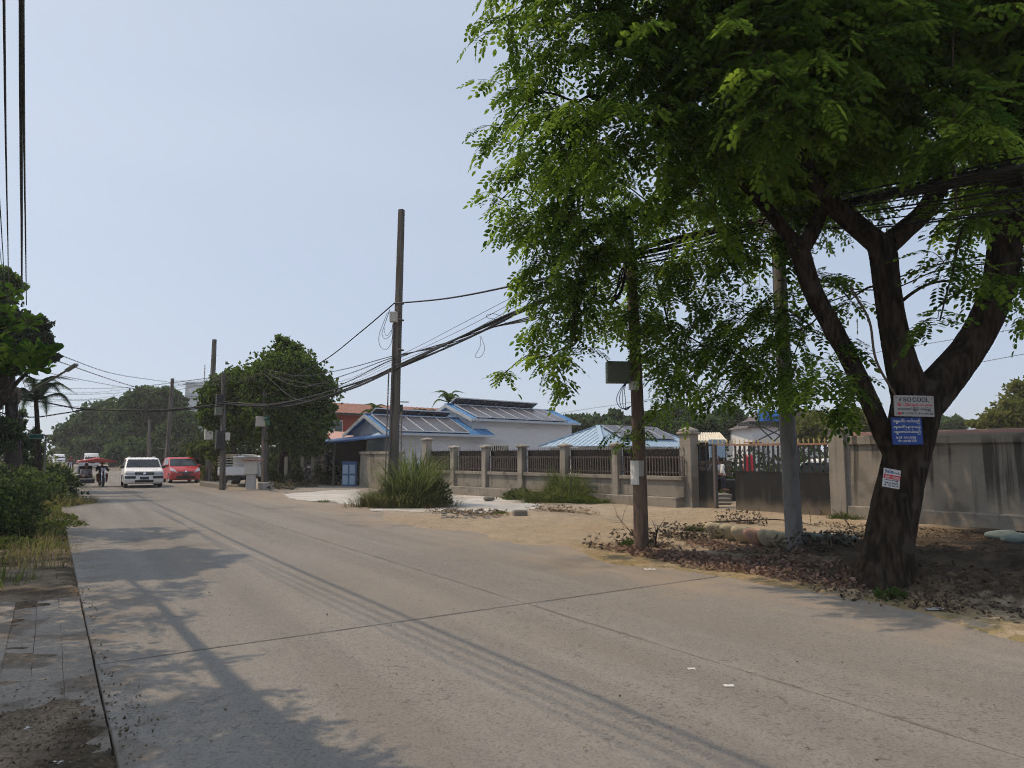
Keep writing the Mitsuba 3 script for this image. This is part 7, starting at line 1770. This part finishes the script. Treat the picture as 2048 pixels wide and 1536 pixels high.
for x in (-.42, .62):
    for y in (SY - .30, .30):
        ta('canopy_post', MB().beam([x, y, .35 if y < 0 else .8], [x, y, 1.33], .03, .03), 'pole_steel')
V = []
for i, x in enumerate(np.linspace(-.65, .85, 7)):
    for j, y in enumerate(np.linspace(SY - .42, .55, 9)):
        b = 1 - abs(j - 4) / 4; V.append([x, y, 1.33 + .20 * b * (1 - .25 * abs(i - 3) / 3)])
V = np.array(V); F = [[i * 9 + j, i * 9 + j + 1, i * 9 + j + 10, i * 9 + j + 9] for i in range(6) for j in range(8)]
ta('canopy', (V, np.array(F)), 'red_cloth', smooth=True)
vl = MB()
for x in (.85, -.65):
    row = V[np.abs(V[:, 0] - x) < 1e-6]
    for j in range(8):
        p0, p1 = row[j], row[j + 1]
        vl.quad([x, p0[1], 1.27], [x, p1[1], 1.27], p1, p0)
for y in (SY - .42, .55):
    vl.quad([-.65, y, 1.27], [.85, y, 1.27], [.85, y, 1.33], [-.65, y, 1.33])
ta('canopy_valance', vl, 'red_cloth')
cz, sz_ = math.cos(math.radians(ht)), math.sin(math.radians(ht))
def tloc(x, y): return ptl + np.array([x * cz - y * sz_, x * sz_ + y * cz, 0])
person('passenger in a grey shirt sitting in the side chair under the red canopy', tloc(-.02, SY), ht, seated(.40, -.02, 'lap', .40, .14, .22), 'cloth_grey', 'cloth_dark')
person('rider in dark clothes steering the motorcycle under the red canopy', tloc(-.22, 0), ht, seated(.54, .12, 'bars', .36, .20, .22), 'cloth_dark', 'cloth_maroon')
# the two motorcyclists behind
for u, v_, lab, lb2, sh, lg2, hat in ((162, 957, 'motorcycle following just left of the red canopy', 'motorcyclist in a pale top and dark helmet left of the red canopy', 'cloth_white', 'cloth_grey', 'trim_black'), (140, 944, 'motorcycle farther off, nearest the left verge', 'motorcyclist in a maroon top with a red helmet, farther down the road', 'cloth_maroon', 'cloth_dark', 'red_cloth')):
    p = at(u, v_) + RD * .6; h_ = aim(p, 2)
    motorbike(lab, p, h_)
    c_, s2 = math.cos(math.radians(h_)), math.sin(math.radians(h_))
    person(lb2, p + np.array([-.22 * c_, -.22 * s2, 0]), h_, seated(.76, .08, 'bars', .36, .20, .28), sh, lg2, hat=hat)
# two people seen through the gate opening, sitting on the cart
person('person with a pinkish cap sitting at the left of the gate opening', aty(1421, 912, 24.0) * [1, 1, 0] + [0, .15, .0], -20, seated(.78, .12, 'lap', .42, .14, .42), 'cloth_dark', 'cloth_dark', hat='pink_coping')
person('person in a white shirt sitting on the cart at the right of the gate opening', aty(1446, 912, 24.0) * [1, 1, 0] + [0, .2, .0], 200, seated(.78, .10, 'lap', .42, .14, .42), 'cloth_white', 'cloth_dark')

# ================================================================== SANDBAGS, BLOCKS, RUBBISH
r = np.random.default_rng(12)
bags = [(1440, 1082), (1466, 1086), (1490, 1091), (1516, 1097), (1541, 1100), (1568, 1103), (1612, 1104), (1642, 1108), (1672, 1110), (1702, 1112)]
for i, (u, v_) in enumerate(bags):
    p = at(u, v_)
    m_ = trimesh.creation.icosphere(3, 1.0); q = np.array(m_.vertices)
    q = np.sign(q) * np.abs(q) ** .9 * [.34, .125, .15]
    q[:, 2] += .015 * np.sin(q[:, 0] * 14) + .02 * (meshkit.fbm(q * 9 + i, 2, i) - .5); q[:, 2] *= 1 - .25 * np.abs(q[:, 0] / .34)
    a = math.radians(24 + r.normal(0, 10)); t_ = .34
    q = np.stack([q[:, 0] * math.cos(t_) + q[:, 2] * math.sin(t_), q[:, 1], -q[:, 0] * math.sin(t_) + q[:, 2] * math.cos(t_)], 1)
    q = np.stack([q[:, 0] * math.cos(a) - q[:, 1] * math.sin(a), q[:, 0] * math.sin(a) + q[:, 1] * math.cos(a), q[:, 2]], 1)
    lab = 'pinkish sandbag, fourth in the row left of the grey pole' if i == 3 else ['first sandbag at the left end of the row', 'second sandbag from the left end of the row', 'third sandbag of the row, next to the pinkish one', '', 'fifth sandbag of the row, right of the pinkish one', 'sixth sandbag, just left of the grey pole foot', 'sandbag just right of the grey pole foot', 'second sandbag to the right of the grey pole', 'third sandbag to the right of the grey pole', 'last sandbag of the row before the tree trunk'][i]
    put('sandbag', (q + p + [0, 0, .19], m_.faces), 'sack_pink' if i == 3 else ('sack_green' if i > 5 else 'sack'), smooth=True, label=lab, cat='sandbag', group='row of sandbags by the poles')
for u, v_, lab in ((2008, 1085, 'greenish sack lying by the wall, left one at the right edge'), (2042, 1092, 'greenish sack lying by the wall, right one at the right edge')):
    p = at(u, v_); m_ = trimesh.creation.icosphere(3, 1.0); q = np.array(m_.vertices); q = np.sign(q) * np.abs(q) ** .9 * [.34, .17, .10]
    q[:, 2] += .09 * (meshkit.fbm(q * 7 + u, 3, 3) - .5)
    put('sack', (q + p + [0, 0, .12], m_.faces), 'sack_green', smooth=True, label=lab, cat='sack')
def rock(label, p, s_, seed, m_='stone_grey', name='stone', group=None):
    t_ = trimesh.creation.icosphere(2, 1.0); q = np.array(t_.vertices); q *= (.7 + .6 * meshkit.fbm(q * 1.3 + seed * 3, 2, seed))[:, None]
    put(name, (q * s_ + p, t_.faces), m_, smooth=30, label=label, cat=name.replace('_', ' '), group=group)
k = thing('concrete_block', 'broken concrete block at the front right corner of the driveway', 'block')
put('block', MB().chbox(at(1040, 1036) + [0, 0, .10], (.36, .26, .22), .03, (1, .2)), 'stone_grey', k)
rb_ = MB(); r2 = np.random.default_rng(44)
for _ in range(90):
    p = at(r2.uniform(885, 1000), r2.uniform(1022, 1040)); t_ = trimesh.creation.icosphere(1, 1.0)
    q = np.array(t_.vertices) * (r2.uniform(.03, .09) * np.array([1, 1, .6])) * (.7 + .6 * r2.random((len(t_.vertices), 1))); rb_.add(q + p + [0, 0, .03], t_.faces)
put('rubble', rb_, 'stone_grey', label='broken concrete rubble along the front edge of the driveway', cat='rubble', kind='stuff')
rock('flat pale rubble stone on the driveway before the bush', at(978, 1003) + [0, 0, .1], np.array([.22, .16, .08]), 4)
litter('yard_debris', 'weeds and debris piled at the foot of the garden fence', [(560, 978, 2.0, .5), (600, 974, 2.0, .6), (650, 971, 2.0, .6), (700, 968, 1.5, .5)], 900, .16, (.05, .05, .03), (.22, .19, .11), 61, .35)
for u, v_, a, h_, n, lab in ((592, 972, .7, 1.0, 420, 'dark leafy shrub before the garden fence, left one'), (655, 970, 1.0, 1.35, 700, 'tall shrub before the middle of the garden fence'), (682, 968, .6, 1.0, 350, 'shrub before the right end of the garden fence'), (545, 972, .6, .8, 300, 'low shrub right of the pale grey pole foot'), (424, 962, 1.0, 1.4, 500, 'yellowish shrub beside the red hatchback'), (722, 972, .5, .35, 200, 'small green weeds left of the corner wall')):
    k = thing('garden_shrub', lab, 'shrub', 'shrubs along the garden fence'); p = at(u, v_)
    put('stems', sprigs(p, a * .5, 12, h_ * .8, u), 'dead_wood', k)
    ca, cb = ((.09, .11, .02), (.20, .20, .05)) if 'yellowish' in lab else ((.03, .05, .018), (.10, .13, .045))
    put_leaves('leaves', [leafy(p, (a, a * .7, h_), n, .15, ca, cb, u)], k, kind='stuff')
def rubbish(label, p, s_, seed, m_='sign_white'):
    """A crumpled sheet."""
    g = np.linspace(-1, 1, 9); X, Y = np.meshgrid(g, g); q = np.stack([X.ravel(), Y.ravel(), 0 * X.ravel()], 1)
    q[:, 2] = .55 * (meshkit.fbm(q * 2.3 + seed, 3, seed)); q[:, :2] *= .75 + .5 * meshkit.fbm(q * 1.7 + seed, 2, seed + 2)[:, None]
    i = np.arange(81).reshape(9, 9)
    put('rubbish', (q * s_ + p, np.stack([i[:-1, :-1].ravel(), i[:-1, 1:].ravel(), i[1:, 1:].ravel(), i[1:, :-1].ravel()], 1)), m_, smooth=35, label=label, cat='rubbish')
rubbish('white plastic rubbish on the soil at the lower left corner', at(115, 1525) - [0, 0, .03], np.array([.04, .03, .07]), 3)
rubbish('pale crumpled paper on the soil left of the road edge', at(58, 1452) - [0, 0, .03], np.array([.028, .022, .05]), 5)
rubbish('pale litter scrap in the shade right of the tree', at(1915, 1202), np.array([.10, .07, .09]), 7, 'sign_grey')
rubbish('second pale litter scrap at the shaded verge before the tree', at(1872, 1222), np.array([.11, .06, .08]), 9, 'sign_grey')
rubbish('flat white paper scrap by the fallen leaves', at(1300, 1139) + [0, 0, .0], np.array([.08, .05, .02]), 11)
rubbish('white scrap lying on the road near the joint', at(1458, 1372) + [0, 0, .0], np.array([.035, .025, .015]), 13)
rubbish('small white scrap lying on the road, right of the middle', at(1383, 1338) + [0, 0, .0], np.array([.03, .02, .012]), 17)
rubbish('white plastic bag in the bushes at the left road edge', at(126, 1048) + [0, 0, .02], np.array([.16, .12, .22]), 19, 'sign_grey')

# ================================================================== CABLES
def cable(label, pts, rad, m_='cable_black', group=None, n=6, name='cable', sides=6):
    q = smooth_path([aty(*p) for p in pts], n)
    put(name, tube(q, rad, sides), m_, smooth=True, label=label, cat='cable', group=group)
r = np.random.default_rng(8)
ORD0 = ['first', 'second', 'third', 'fourth', 'fifth', 'sixth', 'seventh', 'eighth', 'ninth']
main = [(447, 806, 32.6), (525, 811, 31), (600, 803, 29.3), (700, 774, 26), (790, 737, 22.5), (900, 688, 19), (1000, 641, 16.5), (1060, 612, 15.2), (1170, 560, 13), (1262, 505, 11.35), (1400, 468, 11), (1552, 436, 10.6), (1750, 396, 8.3), (2048, 334, 6.4), (2400, 260, 5.2)]
for i in range(6):
    ph_ = r.uniform(0, 6)
    cable('thick black cable of the sagging bundle that passes before the tall pole', [(u, v_ + 7 * math.sin(ph_ + j * 1.1) * (.7 if j % 9 else .3), y + .05 * math.cos(ph_ + j)) for j, (u, v_, y) in enumerate(main)], .028 if i < 4 else .018, group='thick sagging cable bundle')
for i, (dv, a0) in enumerate(((0, 738), (3, 744), (7, 750))):
    cable('thin cable from the pale grey pole to the bundle, ' + ['upper', 'middle', 'lower'][i] + ' one of three', [(530, a0, 32.6), (600, 752 + 7 * dv, 30), (690, 738 + 4 * dv, 26.5), (786, 712 + dv, 22.6), (900, 690 - dv, 19), (985, 655, 17), (1080, 626 + 4 * i, 14.8), (1265, 540 + 6 * i, 11.4)], .014, group='thin cables from the pale grey pole')
for i in range(3):
    cable('very thin wire rising past the tall pole to the tree, ' + ['lowest', 'middle', 'topmost'][i] + ' one', [(530, 745 + 4 * i, 32.6), (660, 775 - 4 * i, 28), (800, 722 - 6 * i, 22.8), (930, 668 - 12 * i, 18.5), (1055, 600 - 10 * i, 15.2), (1265, 500 - 4 * i, 11.4)], .006, group='very thin wires past the tall pole')
cable('upper black cable fixed to the tall pole, left span', [(428, 800, 41), (540, 775, 36), (640, 726, 30), (720, 665, 26), (788, 607, 22.4)], .022)
cable('upper black cable from the tall pole into the tree, right span', [(790, 607, 22.4), (900, 596, 19), (1045, 567, 15.6), (1265, 512, 11.4), (1552, 430, 10.85), (2048, 322, 7.3)], .024)
for i in range(9):
    dv = -44 + 11 * i + r.normal(0, 3)
    cable('thin black wire crossing the upper fork of the tree, ' + ORD0[i] + ' from the top', [(1262, 500 + .35 * dv + 18, 11.4), (1400, 488 + .4 * dv, 10.8), (1552, 440 + .5 * dv, 10.5), (1750, 408 + .9 * dv + 10, 8.4), (2048, 370 + 1.2 * dv, 6.6), (2400, 300 + 1.6 * dv, 5.6)], r.choice([.008, .011, .015]), group='wires crossing the tree')
for i, (v0, v1, v2) in enumerate(((560, 600, 520), (640, 588, 500))):
    cable(['upper', 'lower'][i] + ' black wire from the grey pole slanting up behind the tree trunk', [(1555, v0, 10.95), (1760, v1 - 20, 10.3), (1880, v1 - 60, 10), (2048, v2, 9.3)], .011, group='lower wires behind the tree')
for i, (v0, v1, v2) in enumerate(((828, 735, 655), (842, 790, 708))):
    cable(['upper', 'lower'][i] + ' distant thin wire from the houses towards the right edge', [(1110, v0, 44), (1350, (v0 + v1) / 2 + 8, 36), (1700, v1 - 20, 28), (2048, v2, 23), (2300, v2 - 55, 20)], .010, group='distant wires behind the tree')
# across and along the street on the left
cable('black wire crossing the road high, upper one of two from the left trees', [(60, 690, 27), (125, 712, 29), (230, 748, 40), (343, 765, 54.8)], .016)
cable('black wire crossing the road high, lower one of two from the left trees', [(60, 706, 27), (120, 724, 29), (250, 768, 37), (380, 802, 41)], .018)
cable('long thin wire drooping from the left tree to the right poles', [(55, 735, 26), (150, 757, 30), (300, 783, 40), (430, 798, 41)], .012)
cable('thick black cable sagging low across the road from the lamp pole', [(40, 799, 31), (90, 805, 31), (150, 816, 31), (210, 820, 31.5), (330, 820, 32), (444, 808, 32.6)], .034)
cable('second thick black cable crossing below the lamp pole', [(30, 833, 31), (75, 834, 31), (130, 826, 31), (190, 819, 31.5), (330, 822, 32), (444, 812, 32.6)], .028)
for i in range(6):
    v0 = 776 + 7 * i
    cable('thin wire strung level across the road, ' + ORD0[i] + ' from the top', [(60, v0 + 2, 34), (200, v0 + 2 - i, 40), (343, 764 + 2.5 * i, 54.5), (447, 748 + 4 * i, 32.7)] if i % 2 else [(60, v0, 33), (250, v0 - 1 - 2 * i, 33), (447, 752 + 3 * i, 32.7)], .010, group='thin wires level across the road')
for i in range(4):
    cable('thin wire between the dark cable pole and the slim pole, ' + ORD0[i] + ' from the top', [(345, 760 + 3 * i, 54.6), (395, 762 + 2 * i, 42), (447, 748 + 3 * i, 32.7)], .010, group='wires between the right hand poles')
    cable('thin wire between the dark cable pole and pale grey pole, ' + ORD0[i] + ' from the top', [(447, 752 + 4 * i, 32.7), (490, 756 + 3 * i, 32.7), (530, 740 + 2 * i, 32.6)], .010, group='wires between the two nearer right poles')
cable('pale slack cable looping down behind the white wagon', [(297, 842, 90), (298, 868, 88), (312, 893, 80), (332, 897, 70), (355, 888, 60), (372, 878, 42)], .03, 'cable_grey')
# overhead line along the left verge, above the camera
ORD = ['first', 'second', 'third', 'fourth', 'fifth', 'sixth', 'seventh', 'eighth', 'ninth']
def overhead(label, u0, v0, h, u1, v1, rad):
    a = at(u0, v0, h)
    b = aty(u1, v1, 29.5)
    back = a - (b - a) * .9; back[2] = h
    mid = (a + b) / 2 - [0, 0, .06]
    put('overhead_wire', tube(smooth_path([back, a, mid, b], 8), rad, 6), 'cable_black', smooth=True, label=label, cat='wire', group='overhead line along the left verge')
for lab, u0, u1, v1, rad in (('third from the left', 8, 18, 600, .015), ('second from the left', -22, 9, 560, .014), ('fourth from the left and thickest', 43, 44, 590, .028), ('farthest to the right', 46, 53, 610, .017), ('farthest to the left', -48, 3, 530, .012)):
    overhead('black overhead wire above the left verge, ' + lab, u0, 0, 6.9, u1, v1, rad)
for i in range(3):
    cable('thin wire slanting down beyond the big oval leaves, ' + ['left', 'middle', 'right'][i] + ' one of three', [(26 + 9 * i, 690, 29.8), (37 + 9 * i, 735, 34), (52 + 8 * i, 780, 42)], .014, group='wires slanting down at the left')
# loops hanging on the poles
def loop(key, name, pts, rad, m_='cable_black', closed=False):
    q = smooth_path([aty(*p) for p in pts], 6); put(name, tube(q, rad, 6), m_, key, smooth=True)
yA = PA0[1] - .35
loop(pole_a, 'wire_loop', [(775, 625, yA), (765, 650, yA), (758, 672, yA), (760, 692, yA), (772, 699, yA), (783, 684, yA), (786, 650, yA)], .008)
loop(pole_a, 'wire_loop', [(779, 620, yA), (769, 650, yA), (764, 668, yA), (771, 678, yA), (782, 668, yA), (785, 648, yA)], .008)
loop(pole_a, 'wire_loop', [(780, 618, yA), (772, 642, yA), (768, 655, yA), (773, 672, yA), (783, 660, yA)], .007)
yB = PB0[1] - .3
for i in range(7):
    d1, d2 = r.normal(0, 5), r.normal(0, 4)
    loop(pole_b, 'cable_coil', [(1258, 500 + 3 * i, yB + .1), (1250 + d1, 545, yB), (1240 + d1, 585 + d2, yB), (1215 + d2, 605 + d1, yB), (1190 + d1, 600 + d2, yB), (1188 + d2, 575 + d1, yB)], .014)
for i in range(4):
    loop(pole_b, 'wire_loop', [(1254, 762, yB + .1), (1240 + 3 * i, 780, yB), (1233 + 6 * i, 800, yB), (1243 + 3 * i, 817 + i, yB), (1262, 812, yB + .1)], .006, 'cable_black' if i else 'tank_blue')
for i in range(10):
    dv = r.uniform(-24, 30)
    loop(pole_b, 'cable_tail', [(1262, 500 + dv, yB + .15), (1250 + r.normal(0, 8), 512 + dv, yB), (1262 + r.normal(0, 5), 530 + dv, yB)], .010)
k_loose = thing('loose_cable', 'thin loose cable end dangling below the thick bundle right of the tall pole', 'cable')
yl = 17.3
loop(k_loose, 'strand', [(960, 672, yl), (961, 690, yl), (955, 703, yl), (950, 713, yl), (958, 715, yl), (966, 708, yl), (969, 694, yl), (962, 673, yl)], .006)
loop(k_loose, 'strand', [(1010, 636, 16.4), (990, 628, 16.4), (974, 630, 16.4), (976, 636, 16.4), (1000, 640, 16.4), (1012, 645, 16.4)], .006)
sp_l = thing('solar_lamp', 'small solar lamp on a thin post just right of the tall pole', 'lamp')
p = aty(803, 885, 31.5)
put('post', tube([[p[0], p[1], 0], aty(803, 812, 31.5)], .04, 8), 'pole_steel', sp_l)
put('panel', MB().chbox(aty(808, 804, 31.5), (.42, .3, .03), .008, (1, .3)), 'solar_glass', sp_l)
put('head', MB().chbox(aty(801, 816, 31.4), (.2, .16, .3), .02, (1, .3)), 'trim_black', sp_l)
# ================================================================== THE AIR
if HAZE:
    scene['air_medium'] = {'type': 'homogeneous', 'albedo': {'type': 'rgb', 'value': [.95, .95, .95]}, 'sigma_t': HAZE}
    lo, hi = np.array([-260., -40., -1.8]), np.array([260., 330., 24.])
    scene['haze'] = {'type': 'cube', 'to_world': T().translate(((lo + hi) / 2).tolist()).scale(((hi - lo) / 2).tolist()), 'bsdf': {'type': 'null'}, 'interior': {'type': 'ref', 'id': 'air_medium'}}
    labels['haze'] = {'label': 'thin daylight haze over the whole street', 'category': 'haze', 'kind': 'stuff'}
    scene['camera']['medium'] = {'type': 'ref', 'id': 'air_medium'}
